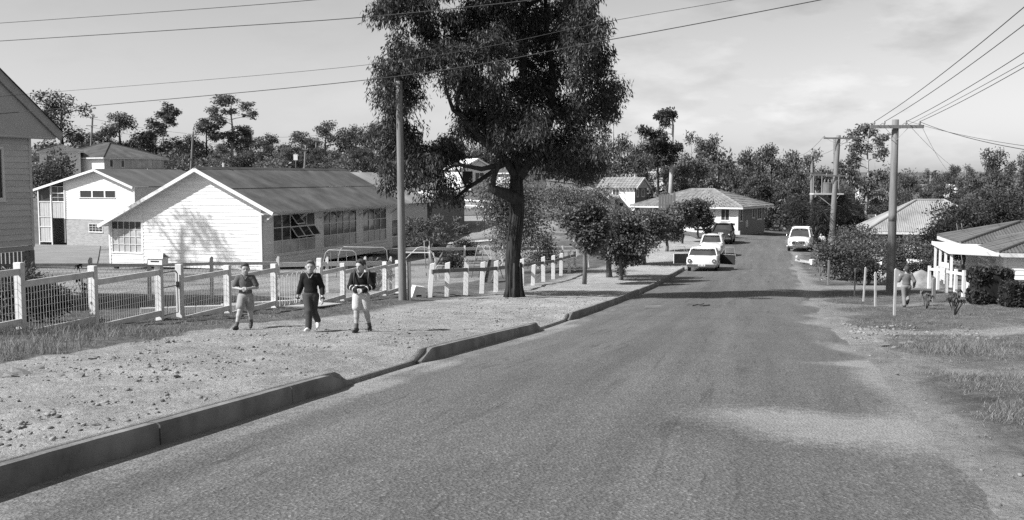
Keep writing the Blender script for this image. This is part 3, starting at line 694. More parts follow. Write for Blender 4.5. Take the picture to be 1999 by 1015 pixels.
# ---------------------------------------------------------------- shrubs and other nearer trees
def shrub(seed, w, h, leaf=None, n=4000, ln=0.1, wd=0.05, up=0.0, name=None, sub=14):
    rng = random.Random(seed); cl = []
    for i in range(9):
        a = rng.random()*6.28; q = rng.random()**0.6*0.33*w
        cl.append((math.cos(a)*q, math.sin(a)*q, up + (h-up)*(0.25+0.55*rng.random()), w*0.2, w*0.2, (h-up)*0.22))
    tr = [(0,0,-.1),(0.02,0,h*.3),(0,0.02,h*.6)]
    return [(seed, tr, [w*.03, w*.025, w*.01], cl, ln, wd, n, BARK_MID, leaf or LEAF_MID), dict(sub_r=0.1*w, droop=0.1, subs=sub, twigs=2, outward=0.9)]
SHR = [ ('shrub', (1655, 50), 3.1, 2.1, LEAF_MID, 9000, .13, .08, 'large rounded shrub beside the road in front of the transformer poles'),
  ('shrub', (1697, 46), 1.9, 1.2, LEAF_DK, 3500, .11, .06, 'low spreading shrub between the large roadside shrub and the dark pole'),
  ('shrub', (1745, 58), 3.0, 2.1, LEAF_MID, 6000, .12, .06, 'open twiggy shrub directly behind the dark pole'),
  ('shrub', (1712, 62), 3.0, 1.9, LEAF_DK, 5000, .14, .08, 'dark shrub left of the dark pole before the pale-roofed house'),
  ('garden_tree', (1838, 60), 3.6, 3.4, LEAF_DK, 9000, .15, .09, 'dense dark garden tree before the pale roof, right of the dark pole'),
  ('garden_tree', (1880, 63), 4.6, 4.0, LEAF_DK, 10000, .15, .09, 'broad dark garden tree rising behind the white porch'),
  ('garden_tree', (1930, 68), 5.0, 4.6, LEAF_DK, 9000, .17, .1, 'dark garden tree behind the corrugated roof at the far right'),
  ('shrub', (1830, 54), 1.8, 1.9, LEAF_MID, 3000, .1, .05, 'climbing shrub beside the white porch posts'),
  ('shrub', (1770, 53), 1.6, .8, LEAF_DK, 2200, .1, .05, 'low dark garden bush right of the dark pole foot'),
  ('shrub', (1815, 52), 1.8, .9, LEAF_DK, 2200, .1, .05, 'low dark garden bush below the picket fence'),
  ('shrub', (1210, 49), 0.7, .9, LEAF_MID, 900, .1, .05, 'knee-high sapling between the two nearest verge trees'),
  ('shrub', (1385, 94), 1.3, 1.0, LEAF_MID, 900, .14, .08, 'small bush beside the dark sedan'),
  ('shrub', (1060, 62), 2.2, 2.2, LEAF_MID, 3500, .12, .06, 'leafy bush behind the big gum trunk, right side'),
  ('shrub', (850, 74), 2.4, 1.3, LEAF_DK, 2600, .13, .07, 'dark low bush under the bare-branched tree'),
  ('shrub', (912, 75), 3.0, 1.2, LEAF_DK, 2800, .13, .07, 'wide dark bush right of the bare-branched tree'),
  ('shrub', (880, 58), 1.7, 1.5, LEAF_DK, 2200, .12, .05, 'dark bush behind the white rail beside the slide'),
  ('shrub', (12, 19.0), 1.3, 1.1, LEAF_MID, 5000, .09, .03, 'tangled bush behind the fence at the left edge'),
  ('shrub', (78, 20.6), 1.2, .9, LEAF_DK, 4000, .09, .03, 'tangled bush behind the first fence panel'),
  ('shrub', (185, 112), 7.0, 5.0, LEAF_DK, 6000, .3, .18, 'dark round bush in front of the hip-roofed house'),
  ('shrub', (95, 114), 6.0, 7.0, LEAF_MID, 4500, .3, .16, 'grey loose tree against the white wall on the far left'),
  ('shrub', (475, 168), 6.0, 4.2, LEAF_MID, 4000, .35, .2, 'low rounded bush above the school ridge, below the tall gum'),
  ('shrub', (1660, 74), 4.0, 2.0, LEAF_MID, 4000, .15, .09, 'hedge-like shrub row in front of the little white cottage')]
for i, (nm, (px, d_), w, h, lf, n, ln, wd, lab) in enumerate(SHR):
    tree(nm, lab, on(px, d_), shrub(300+i, w, h, lf, n, ln, wd), None, 'tree' if 'tree' in nm else 'shrub', rot=i)
# leafy tree behind the big gum
def mid_tree(seed, w, h, th, leaf, bark, n, ln, wd, k=14, droop=.5):
    rng = random.Random(seed); cl = []
    for i in range(k):
        a = rng.random()*6.28; q = rng.random()**0.5*0.40*w; z = th + h*(0.1+0.8*rng.random())
        cl.append((math.cos(a)*q, math.sin(a)*q, z, w*0.15, w*0.15, h*0.13))
    tr = [(0,0,-.1),(.1,0,th*.6),(-.05,0,th),(.1,.1,th+h*.4),(0,0,th+h*.75)]
    return [(seed, tr, [w*.035, w*.03, w*.028, w*.02, w*.008], cl, ln, wd, n, bark, leaf), dict(sub_r=.13*w, droop=droop, subs=12, twigs=3, outward=.5)]
tree('garden_tree', 'leafy grey tree in the school ground directly behind the big gum trunk', on(1012, 56), mid_tree(401, 4.6, 4.0, 1.1, LEAF_MID, BARK_DK, 13000, .17, .06))
tree('garden_tree', 'open tree with pale branching limbs behind the rounded street trees', on(1120, 82), mid_tree(402, 4.6, 3.9, 1.3, LEAF_PALE, BARK_PALE, 6500, .2, .08))
tree('garden_tree', 'low leafy tree left of the brick two-storey house', on(1150, 100), mid_tree(404, 4.0, 2.9, .8, LEAF_PALE, BARK_PALE, 5000, .22, .1))
# bare-branched frangipani in the school ground
def bare_tree(px, d_, w, h, seed, label, leafn=2600):
    rng = random.Random(seed); mb = MB(); tips = []
    def grow(p, dr, l, r, lv):
        e = p + dr*l; limb(mb, p, e, r, r*.75, rng, .06, 4, 5)
        if lv == 0: tips.append(e); return
        for k in range(rng.choice((2, 3, 3))):
            nd = (dr + Vector((rng.gauss(0, .75), rng.gauss(0, .75), rng.gauss(0.05, .28)))).normalized()
            if nd.z < 0.05: nd.z = 0.12; nd.normalize()
            grow(e, nd, l*rng.uniform(.62, .85), r*.68, lv-1)
    for k in range(3):
        a = k*2.1+.3; grow(Vector((math.cos(a)*.12, math.sin(a)*.12, -.05)), Vector((math.cos(a)*.55, math.sin(a)*.55, .8)).normalized(), h*.32, .09, 4)
    sx = w/ (max(p.x for p in tips)-min(p.x for p in tips)); sz = h/max(p.z for p in tips)
    mb.v = [(x*sx, y*sx, z*sz) for x, y, z in mb.v]
    r = np.random.default_rng(seed); cl = [(p.x*sx, p.y*sx, p.z*sz, .18, .18, .14) for p in tips]
    V, F = leaf_cloud(r, cl, .22, .06, leafn, .12, -.5, 4, .9)
    t = thing('frangipani_tree', label, 'tree', on(px, d_)); mb.build('trunk', BARK_MID, t, smooth=True); np_mesh('crown', V, F, LEAF_PALE, t)
bare_tree(848, 68, 4.4, 3.0, 77, 'low bare-branched tree spreading beside the school building', 4200)
# plant with long pale leaves behind the fence, roses and saplings
def strappy(px, d_, w, h, n, label, seed, name='leafy_plant', ll=.45, lw=.10, leaf=None):
    rng = random.Random(seed); mb = MB(); st = MB(); b = on(px, d_)
    for i in range(n):
        a = rng.random()*6.28; q = Vector((math.cos(a)*w*.38*rng.random()**.5, math.sin(a)*w*.38*rng.random()**.5, h*(.25+.6*rng.random())))
        st.tube([(q.x*.15, q.y*.15, 0), (q.x*.6, q.y*.6, q.z*.6), q], [.02, .015, .012], 4, cap=False)
        for k in range(7):
            a2 = k*.9+rng.random(); dr = Vector((math.cos(a2), math.sin(a2), rng.uniform(-.3, .9))).normalized(); s = dr.cross(Vector((0, 0, 1))).normalized()*lw/2
            l = ll*rng.uniform(.6, 1.1); m = q+dr*l*.5+Vector((0, 0, .05)); e = q+dr*l-Vector((0, 0, .06))
            mb.poly([q, m+s, e, m-s], [(0, 1, 2, 3)])
    t = thing(name, label, 'plant', b); st.build('stem', BARK_MID, t); mb.build('foliage', leaf or LEAF_PALE, t)
strappy(733, 38.5, 1.7, 1.35, 26, 'broad pale-leaved plant behind the fence beside the timber pole', 5)
strappy(163, 30.0, 0.6, 1.25, 7, 'leggy rose bush standing before the school corner', 6, 'rose_bush', .16, .09, LEAF_DK)
strappy(1866, 25.4, .62, .75, 9, 'bushy sapling on the right-hand verge before the box hedge', 8, 'sapling', .14, .07, LEAF_DK)
strappy(1811, 29.0, .5, .62, 6, 'small sapling beside the short stake on the right verge', 9, 'sapling', .12, .05, LEAF_MID)
# clipped box hedges
def hedge(label, px0, px1, py_top, d_, dep, seed, n=9000):
    a = on(px0, d_); b = on(px1, d_); w = b.x-a.x; h = at(px0, py_top, d_).z - min(a.z, b.z); t = thing('box_hedge', label, 'hedge', a, -0.1)
    r = np.random.default_rng(seed)
    ncol = 26; P = []
    # a lumpy rounded block inside, leaf faces over it
    def surf(u, v, w_):   # superellipsoid
        def sp(x, e): return np.sign(x)*np.abs(x)**e
        return np.stack([w*(.5+.5*sp(np.cos(v), .35)*sp(np.cos(u), .35)), dep*(.5+.5*sp(np.cos(v), .35)*sp(np.sin(u), .35)), h*(.5+.5*sp(np.sin(v), .35))], -1)
    uu, vv = np.meshgrid(np.linspace(0, 2*np.pi, 40, endpoint=False), np.linspace(-1.5, 1.5, 20), indexing='ij')
    S = surf(uu, vv, 0); S = S + (fbm(S[..., 0]*4+S[..., 1]*3, S[..., 2]*4, seed)[..., None]-.5)*.06; S = (S-np.array([w/2, dep/2, h/2]))*.93+np.array([w/2, dep/2, h/2])
    nu, nv = uu.shape; q = []
    for i in range(nu):
        for j in range(nv-1): q.append((i*nv+j, ((i+1) % nu)*nv+j, ((i+1) % nu)*nv+j+1, i*nv+j+1))
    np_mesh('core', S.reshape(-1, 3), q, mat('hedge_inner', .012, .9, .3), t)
    u = r.random(n)*2*np.pi; v = np.arcsin(r.random(n)*2-1); Pn = surf(u, v, 0) + r.normal(size=(n, 3))*.025
    dr = Pn-np.array([w/2, dep/2, h/2]); dr /= np.linalg.norm(dr, axis=1)[:, None]; dr += r.normal(size=(n, 3))*.7; dr /= np.linalg.norm(dr, axis=1)[:, None]
    s = np.cross(dr, r.normal(size=(n, 3))); s /= np.linalg.norm(s, axis=1)[:, None]; L_ = .035+.03*r.random((n, 1)); 
    V = np.stack([Pn-dr*L_, Pn+s*L_*.6, Pn+dr*L_, Pn-s*L_*.6], 1).reshape(-1, 3)
    np_mesh('foliage', V, (np.arange(n)*4)[:, None]+np.arange(4)[None, :], LEAF_DK, t)
hedge('large clipped box hedge in front of the white boarded house', 1910, 1980, 527, 31.0, 1.0, 3)
hedge('clipped box hedge cut off by the right edge of the picture', 1976, 2050, 556, 29.0, .9, 4)
# ---------------------------------------------------------------- skyline trees: a few kinds, then individuals
def gum_kind(seed, w, h, bare, k, leaf, bark, n=3800, ln=.5, wd=.2, tuft=.16, top=True):
    """unit metres for a tree h tall with crown width w, lowest leaves at 'bare'"""
    rng = random.Random(seed); cl = []
    for i in range(k):
        z = bare + (h-bare)*(i+.5)/k; f = (z-bare)/(h-bare); ww = w*.5*(0.35+0.9*math.sin(math.pi*min(1, .18+f*.72)))
        a = rng.random()*6.28; q = ww*rng.random()**.5*.85
        cl.append((math.cos(a)*q, math.sin(a)*q, z, w*tuft*rng.uniform(.8, 1.3), w*tuft*rng.uniform(.8, 1.3), (h-bare)*.085*rng.uniform(.8, 1.4)))
    tr = [(0,0,-.4),(.1,0,h*.25),(-.1,0.05,h*.5),(.12,0,h*.75),(0,0,h*.97)]
    mb, V, F = tree_mesh(seed, tr, [w*.034+.05, w*.03+.02, w*.025, w*.016, .03], cl, ln, wd, n, bark, leaf, sub_r=w*.06, droop=.4, subs=9, twigs=2, outward=.4, lrad=.5)
    me_t = mb.build('trunk', bark, None, smooth=True); me_c = np_mesh('crown', V, F, leaf)
    for o in (me_t, me_c): COL.objects.unlink(o)
    return me_t.data, me_c.data, h, w
KINDS = {
 'tall':  gum_kind(501, 5.5, 15, 5.0, 17, LEAF_HAZE, BARK_PALE, 4200),
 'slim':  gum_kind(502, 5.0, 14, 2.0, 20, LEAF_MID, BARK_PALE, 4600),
 'dense': gum_kind(503, 9.5, 11, 1.5, 26, LEAF_HAZE_DK, BARK_DK, 6500, tuft=.17),
 'layer': gum_kind(504, 10, 13, 3.0, 24, LEAF_HAZE_DK, BARK_DK, 5200, tuft=.13),
 'bush':  gum_kind(505, 7.5, 8.5, 0.6, 20, LEAF_HAZE, BARK_MID, 5200, tuft=.19),
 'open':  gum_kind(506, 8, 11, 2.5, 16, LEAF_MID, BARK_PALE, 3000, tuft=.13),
 'bush2': gum_kind(507, 8.5, 9.5, 0.5, 24, LEAF_HAZE_DK, BARK_MID, 6000, tuft=.18),
}
def sky_tree(i, kind, px, top, wpx, d_, label, group=None):
    t_, c_, h0, w0 = KINDS[kind]; b = on(px, d_); zt = at(px, top, d_).z; sz = (zt-b.z)/h0; sx = wpx/2000*d_/w0*1.08
    e = thing('gum_tree', label, 'tree', b, (i*2.399) % 6.28, group); e.scale = (sx, sx, sz)
    for nm, me in (('trunk', t_), ('crown', c_)):
        o = bpy.data.objects.new(nm, me); COL.objects.link(o); o.parent = e
SKY = [
 ('layer', 128, 188, 110, 190, 'tall layered gum behind the near house gable, far left skyline'),
 ('dense', 205, 262, 70, 186, 'dark gum directly behind the hip-roofed house ridge'),
 ('dense', 240, 228, 88, 182, 'dark dense gum standing right of the hip-roofed house'),
 ('slim', 325, 207, 66, 185, 'slender sunlit gum left of the leaning street pole on the skyline'),
 ('bush', 292, 262, 46, 192, 'low bushy gum at the left foot of the slender sunlit gum'),
 ('bush2', 352, 280, 50, 196, 'low dark gum right of the slender sunlit gum'),
 ('dense', 408, 240, 58, 190, 'dark round-headed gum just right of the skyline pole'),
 ('tall', 458, 187, 80, 192, 'tallest skyline gum with tufted crown above the school roof'),
 ('bush', 493, 252, 42, 196, 'bushy gum at the right foot of the tallest skyline gum'),
 ('bush2', 533, 267, 62, 188, 'round dark gum right of a gap of bright sky above the school'),
 ('bush', 592, 262, 66, 200, 'bushy gum above the school ridge between two dark trees'),
 ('layer', 638, 243, 70, 196, 'spiky-topped gum above the far end of the school ridge'),
 ('bush2', 688, 252, 70, 194, 'broad dark gum left of the big gum crown'),
 ('dense', 728, 248, 60, 188, 'dark gum partly covered by the timber pole and big crown'),
 ('bush', 560, 292, 44, 180, 'small bush-like gum in front of the skyline row above the school'),
 ('bush2', 618, 290, 46, 178, 'dark low gum near the white sign in the far trees'),
 ('bush', 660, 298, 44, 172, 'low gum beside the far road at the end of the school ridge'),
 ('bush2', 705, 292, 52, 170, 'low dark gum near the end of the light-roofed wing'),
 ('bush', 440, 285, 40, 184, 'low gum beneath the tallest skyline gum'),
 ('bush2', 800, 262, 90, 200, 'dark distant gum behind the big crown, left part'),
 ('bush', 870, 272, 80, 205, 'distant gum behind the white gabled house'),
 ('bush2', 960, 268, 90, 210, 'distant gum behind the big gum trunk'),
 ('bush', 1060, 262, 90, 200, 'distant gum seen under the big crown, right of the trunk'),
 ('open', 1195, 224, 85, 152, 'pale open gum at the right edge of the big crown'),
 ('dense', 1140, 270, 90, 160, 'dark gum under the right side of the big crown'),
 ('bush2', 1245, 285, 60, 150, 'dark bushy gum left of the slender bare-trunked gum'),
 ('layer', 1283, 262, 80, 132, 'dark gum whose crown wraps the slender bare-trunked gum'),
 ('open', 1347, 266, 62, 150, 'open grey gum right of the slender bare-trunked gum'),
 ('open', 1398, 272, 66, 150, 'grey gum above the tiled roof with forked top'),
 ('bush', 1370, 318, 70, 135, 'bushy gum low behind the ridge of the tiled roof'),
 ('bush', 1325, 330, 56, 128, 'small dark gum behind the left slope of the tiled roof'),
 ('bush2', 1452, 300, 64, 140, 'dark gum behind the right slope of the tiled roof'),
 ('dense', 1503, 293, 84, 122, 'broad dark gum with pale forked trunk right of the tiled house'),
 ('bush2', 1470, 345, 70, 120, 'low dark gum at the right corner of the tiled house'),
 ('bush', 1553, 305, 56, 130, 'grey gum left of the transformer poles'),
 ('bush2', 1545, 360, 60, 118, 'dark low gum beside the dirt track beyond the bend'),
 ('open', 1590, 300, 56, 150, 'thin pale gum behind the transformer poles'),
 ('bush2', 1615, 335, 70, 128, 'dark gum behind the transformer platform'),
 ('tall', 1690, 245, 80, 98, 'tall gum with pale bare trunk between the poles on the right'),
 ('bush', 1665, 330, 60, 116, 'dark gum at the left of the pale-trunked tall gum'),
 ('bush', 1722, 350, 50, 112, 'bushy gum right of the pale-trunked tall gum'),
 ('bush2', 1700, 385, 66, 108, 'dark low gum at the foot of the pale-trunked tall gum'),
 ('bush2', 1772, 346, 50, 190, 'far dark gum just right of the dark pole'),
 ('open', 1812, 334, 36, 215, 'far pale gum on the hill above the pale roof'),
 ('dense', 1852, 328, 40, 212, 'far dark round gum on the hill above the pale roof'),
 ('open', 1880, 326, 36, 210, 'far wispy gum beside the far white house'),
 ('bush2', 1830, 362, 60, 190, 'low gum on the far hillside below the round one'),
 ('layer', 1940, 300, 80, 120, 'large dark gum on the right skyline above the corrugated roof'),
 ('layer', 1992, 302, 50, 118, 'gum at the right edge of the picture skyline'),
 ('bush2', 1915, 370, 90, 112, 'dark bushy gum below the large right skyline gum'),
 ('bush2', 1975, 372, 90, 108, 'dark bushy gum in the lower right skyline mass'),
 ('bush', 1880, 385, 60, 125, 'grey bush gum below the far white house'),
]
for i, (k, px, tp, wp, d_, lab) in enumerate(SKY): sky_tree(i, k, px, tp, wp, d_, lab, 'gums on the skyline')
# the slender gum with a bare trunk, tufts at the top (its own shape)
def slender():
    b = on(1308, 126)
    def q(px, py, dd=0): p = at(px, py, 126+dd); return (p.x-b.x, p.y-b.y, p.z-b.z)
    tr = [(0, 0, -.3), q(1309, 380), q(1311, 330), q(1312, 280), q(1314, 245), q(1310, 222)]
    cl = [(1292,226,15,9),(1306,220,10,8),(1312,228,6,6),(1298,240,9,6),(1258,254,12,7),(1272,262,10,6),(1290,258,6,4),(1298,268,5,5),(1286,276,16,9),(1300,292,18,10),(1276,292,16,10),(1318,290,12,9),(1310,312,14,10),(1290,316,18,10)]
    C = [q(x, y, ((i*37) % 7-3)*.4) + (rx*.063, rx*.063, ry*.063) for i, (x, y, rx, ry) in enumerate(cl)]
    t = thing('gum_tree', 'slender gum with bare straight trunk and tufted top behind the tiled house', 'tree', b, 0, 'gums on the skyline')
    mb, V, F = tree_mesh(611, tr, [.34, .3, .24, .18, .12, .05], C, .42, .17, 5200, BARK_PALE, LEAF_GUM, sub_r=.28, droop=.4, subs=9, twigs=2, outward=.4)
    mb.build('trunk', BARK_PALE, t, smooth=True); np_mesh('crown', V, F, LEAF_GUM, t)
slender()
# she-oak with hanging needles by the transformer poles
def sheoak(px, d_, w, h, seed, label):
    rng = random.Random(seed); cl = []
    for i in range(18):
        a = rng.random()*6.28; q = rng.random()**.5*.42*w; cl.append((math.cos(a)*q, math.sin(a)*q, h*(.25+.65*rng.random()), w*.15, w*.15, h*.12))
    tree('sheoak_tree', label, on(px, d_), [(seed, [(0,0,-.1),(0,0,h*.3),(.1,0,h*.7)], [.22,.18,.06], cl, .5, .035, 17000, BARK_MID, LEAF_DK), dict(sub_r=.42, droop=.5, subs=12, twigs=3, outward=1.0)])
sheoak(1592, 86, 4.6, 4.2, 71, 'dark feathery she-oak left of the near transformer pole')
sheoak(1645, 90, 4.0, 3.8, 72, 'dark feathery she-oak right of the near transformer pole')
# far woodland filling in between and behind, reads as one mass
def woodland():
    r = np.random.default_rng(88); C = []
    for k in range(420):
        px = r.uniform(-250, 2250); d_ = r.uniform(215, 340)
        if 1440 < px < 2000: d_ = r.uniform(240, 380)
        x = (px-999.5)/2000*d_; top = {True: 318, False: 348}[bool(px < 1440)] + r.normal()*11
        if px > 1760: top += 8
        g = gz(x, d_); zt = CZ + (345-top)/2000*d_; zt = max(zt, g+4)
        C.append((x, d_, (g+zt)/2+.5, r.uniform(3, 6), 3, max(2.0, (zt-g)/2)))
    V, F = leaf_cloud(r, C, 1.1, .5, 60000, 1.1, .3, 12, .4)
    o = np_mesh('far_woodland', V, F, LEAF_HAZE); o['kind'] = 'stuff'; o['label'] = 'far wooded skyline behind the houses'; o['category'] = 'woodland'
    # scrub in the middle distance
    C = []
    for k in range(95):
        px = r.uniform(1180, 2100); d_ = r.uniform(112, 170)
        if 1760 < px < 1880 : continue
        if 1515 < px < 1580: continue
        x = (px-999.5)/2000*d_; g = gz(x, d_); C.append((x, d_, g+1.2, 2.2, 2.2, r.uniform(1, 2.2)))
    for k in range(70):
        px = r.uniform(-100, 760); d_ = r.uniform(160, 205); x = (px-999.5)/2000*d_; g = gz(x, d_); C.append((x, d_, g+1.5, 2.5, 2.5, r.uniform(1, 2.6)))
    V, F = leaf_cloud(r, C, .55, .26, 30000, .55, .1, 10, .6)
    o = np_mesh('scrub_undergrowth', V, F, LEAF_HAZE); o['kind'] = 'stuff'; o['label'] = 'low scrub between the distant houses and trees'; o['category'] = 'scrub'
woodland()

# a tall gum standing out of view to the left: its shade dapples the school gable
b_ = Vector((-38.6, 54.2, gz(-38.6, 54.2)))
rg_ = random.Random(9)
tree('gum_tree', 'tall gum outside the left edge that dapples the white school gable', b_, [(912, [(0,0,-.2),(.2,0,6),(-.1,.2,12),(0,0,19)], [.4,.34,.26,.1], [(rg_.uniform(-2.4,2.4), rg_.uniform(-2.4,2.4), rg_.uniform(15.0,20), 1.1, 1.1, .8) for _ in range(9)], .3, .1, 2300, BARK_PALE, LEAF_GUM), dict(sub_r=.4, droop=.8, subs=9, twigs=2)])
# ================================================================== fences, poles, wires, playground
# ---- front wire fence: level panels stepping down the hill
FA = math.atan2(0.24, 1.0)                       # runs beside the road
def fpt(px):
    u = ray(px, 600)[0]; d = 12.75/(0.24-u); x = u*d; return Vector((x, d, gz(x, d)))
POSTS = [-105, 40, 183, 312, 352, 445, 536, 625, 670, 712, 752, 777]
PP = [fpt(p) for p in POSTS]
f0 = PP[0]
fence = thing('wire_fence', 'white timber and wire mesh fence stepping down the slope behind the boys', 'fence', f0)
def L0(p): return Vector(p)-f0
fdir = Vector((0.24, 1, 0)).normalized(); fnor = Vector((1, -0.24, 0)).normalized()
def obox(mb, c, hx, hn, z0, z1, dirv=None):
    """box at c, half length hx along the fence, half width hn across it"""
    dv = dirv or fdir; nv = Vector((dv.y, -dv.x, 0))
    a, b = dv*hx, nv*hn
    mb.hexa([c-a-b+Vector((0,0,z0)), c-a+b+Vector((0,0,z0)), c+a+b+Vector((0,0,z0)), c+a-b+Vector((0,0,z0)), c-a-b+Vector((0,0,z1)), c-a+b+Vector((0,0,z1)), c+a+b+Vector((0,0,z1)), c+a-b+Vector((0,0,z1))])
TOP = []
for i, p in enumerate(PP):
    hgt = 1.18 if i not in (7,) else 1.34
    mb = MB(); obox(mb, L0(p), .055, .075, -.3, hgt); mb.build('post', WHITE_OLD, fence, bevel=.008); TOP.append(p.z+hgt)
def panel(i):
    a, b = PP[i], PP[i+1]; zt = TOP[i+1]-.10 if i+1 != 6 else TOP[i+1]-.26
    zt = b.z+1.18-.10
    zb = zt-.98
    A = L0(a)+fdir*.056; B = L0(b)-fdir*.056; zt -= f0.z; zb -= f0.z
    off = fnor*.04
    for nm, z0, z1 in (('rail', zt-.115, zt), ('rail', zb-.02, zb+.11)):
        mb = MB(); A2, B2 = Vector((A.x, A.y, 0))+off, Vector((B.x, B.y, 0))+off
        n = fnor*.02
        mb.hexa([A2-n+Vector((0,0,z0)), A2+n+Vector((0,0,z0)), B2+n+Vector((0,0,z0)), B2-n+Vector((0,0,z0)), A2-n+Vector((0,0,z1)), A2+n+Vector((0,0,z1)), B2+n+Vector((0,0,z1)), B2-n+Vector((0,0,z1))])
        mb.build(nm, WHITE_OLD, fence, bevel=.006)
    mb = MB(); l = (B-A).length; n = int(l/.075)
    for k in range(n+1):
        q = A.lerp(B, k/n); mb.bar((q.x, q.y, zb+.08), (q.x, q.y, zt-.08), .0055)
    for k in range(1, 6):
        z = zb + .1 + (zt-zb-.2)*k/6; mb.bar((A.x, A.y, z), (B.x, B.y, z), .005)
    o = mb.build('wire_mesh', WIRE_M, fence)
for i in range(len(PP)-1):
    if i not in (3, 6): panel(i)
# hand gate between the third and fourth posts
a, b = PP[3], PP[4]
g = thing('garden_gate', 'narrow pipe-framed mesh garden gate beside the letterbox', 'gate', a)
A = fdir*.07; B = (b-a)-fdir*.09; z0 = b.z-a.z+.12; z1 = z0+.92
MB().tube([A+Vector((0,0,z0)), Vector((A.x, A.y, z1-.06)), Vector((A.x, A.y, z1))+fdir*.06, Vector((B.x, B.y, z1))-fdir*.06, Vector((B.x, B.y, z1-.06)), Vector((B.x, B.y, z0)), A+Vector((0,0,z0))], .016, 6).build('frame', TIMBER, g)
MB().tube([Vector((A.x, A.y, z0+.6)), Vector((B.x, B.y, z0+.6))], .012, 5).build('crossbar', TIMBER, g)
mb = MB()
for k in range(1, 10):
    q = A.lerp(B, k/10); mb.bar((q.x, q.y, z0), (q.x, q.y, z1), .006)
mb.build('wire_mesh', WIRE_M, g)
MB().box(-.03, .03, -.02, .02, -.06, .06).build('latch', CABLE, g, loc=Vector((B.x, B.y, z0+.62)))
# drive gate of looped tube
a, b = PP[6], PP[7]
g = thing('drive_gate', 'wide driveway gate of looped white tube behind the middle boy', 'gate', a)
A = fdir*.09; B = (b-a)-fdir*.09; z0 = (b.z-a.z)+.16; z1 = z0+.95
MB().tube([(A.x, A.y, z0), (A.x, A.y, z1), (B.x, B.y, z1), (B.x, B.y, z0), (A.x, A.y, z0)], .017, 6).build('frame', WIRE_M, g)
n = 9
for k in range(n):
    q0 = A.lerp(B, (k+.22)/n); q1 = A.lerp(B, (k+.78)/n); mid = (q0+q1)/2; r = (q1-q0).length/2; pts = []
    for j in range(9):
        t = math.pi*j/8; c = mid-fdir*r*math.cos(t); pts.append((c.x, c.y, z1-.05-r+r*math.sin(t)))
    for j in range(9):
        t = math.pi*j/8; c = mid+fdir*r*math.cos(t); pts.append((c.x, c.y, z0+.05+r-r*math.sin(t)))
    pts.append(pts[0]); MB().tube(pts, .010, 5, cap=False).build('loop', WIRE_M, g)
# letterbox on the gate post
lb = PP[3] + Vector((0, 0, 1.19)) - fdir*.02
t = thing('letterbox', 'white timber letterbox with small pitched roof on the gate post', 'letterbox', lb, -FA)
MB().prism([(-.17,-.12,0),(.17,-.12,0),(.17,-.12,.13),(-.17,-.12,.13)], (0,.24,0)).build('body', WHITE, t)
MB().prism([(-.2,-.14,.13),(.2,-.14,.13),(.13,0,.24),(-.13,0,.24)], (0,.0,.012)).prism([(-.2,.14,.13),(.2,.14,.13),(.13,0,.24),(-.13,0,.24)], (0,0,.012)).build('roof', WHITE, t)
boxo('slot', DARK, t, -.1, .1, -.124, -.119, .06, .085)
# concrete footing strips by the drive gate
mb = MB()
for i_, w_ in ((0, 0),):
    P4 = [PP[6]+fnor*.1, PP[6]+fnor*.9+fdir*.4, PP[7]+fnor*.9-fdir*.5, PP[7]+fnor*.1]
    mb.prism([(p.x, p.y, gz(p.x, p.y)+.02) for p in P4][::-1], (0, 0, .025))
o = mb.build('driveway', CONC_PALE); o['kind'] = 'structure'
# ---- post and rail fence further on
f2 = thing('post_and_rail_fence', 'row of white posts with one dark rail running behind the big gum trunk', 'fence', on(840, 35.2)); F0 = f2.location
def rayhit(px, py):
    a, b = ray(px, py); d = 8.0
    while CZ+b*d > gz(a*d, d) and d < 110: d += .05
    return Vector((a*d, d, gz(a*d, d)))
pr = [(838,581,6),(873,579,1),(909,576,2),(940,573,3),(968,570,1),(1019,558,0),(1040,557,2),(1061,550,-1),(1080,545,0),(1095,538,1),(1111,532,0),(1122,528,0)]
tops = []
for k, (px, py, ln_) in enumerate(pr):
    p = rayhit(px, py)-F0; mb = MB(); w = .085
    lean = Vector((ln_*.02, 0, 0)); h = 1.12 if k != 6 else .85
    mb.hexa([p+Vector((-w,-w*.6,-.2)), p+Vector((w,-w*.6,-.2)), p+Vector((w,w*.6,-.2)), p+Vector((-w,w*.6,-.2)), p+lean+Vector((-w,-w*.6,h)), p+lean+Vector((w,-w*.6,h+.05)), p+lean+Vector((w,w*.6,h+.05)), p+lean+Vector((-w,w*.6,h))])
    mb.build('post', WHITE, f2, bevel=.01); tops.append(p+lean+Vector((0, -.09, h-.24)))
for k in range(len(tops)-1):
    if k == 6: continue
    j = k+1 if k != 5 else 7
    MB().bar(tops[k]-(tops[j]-tops[k]).normalized()*.02, tops[j], .05, .13).build('rail', TIMBER, f2)
MB().bar(Vector(fpt(784))-F0+Vector((0,0,.95)), tops[0], .05, .13).build('rail', TIMBER, f2)
mb = MB()
for k in range(len(tops)-1):
    for z in (-.75, -.55, -.35, -.15): mb.bar(tops[k]+Vector((0,.1,z)), tops[k+1]+Vector((0,.1,z)), .004)
mb.build('fence_wires', WIRE_M, f2)
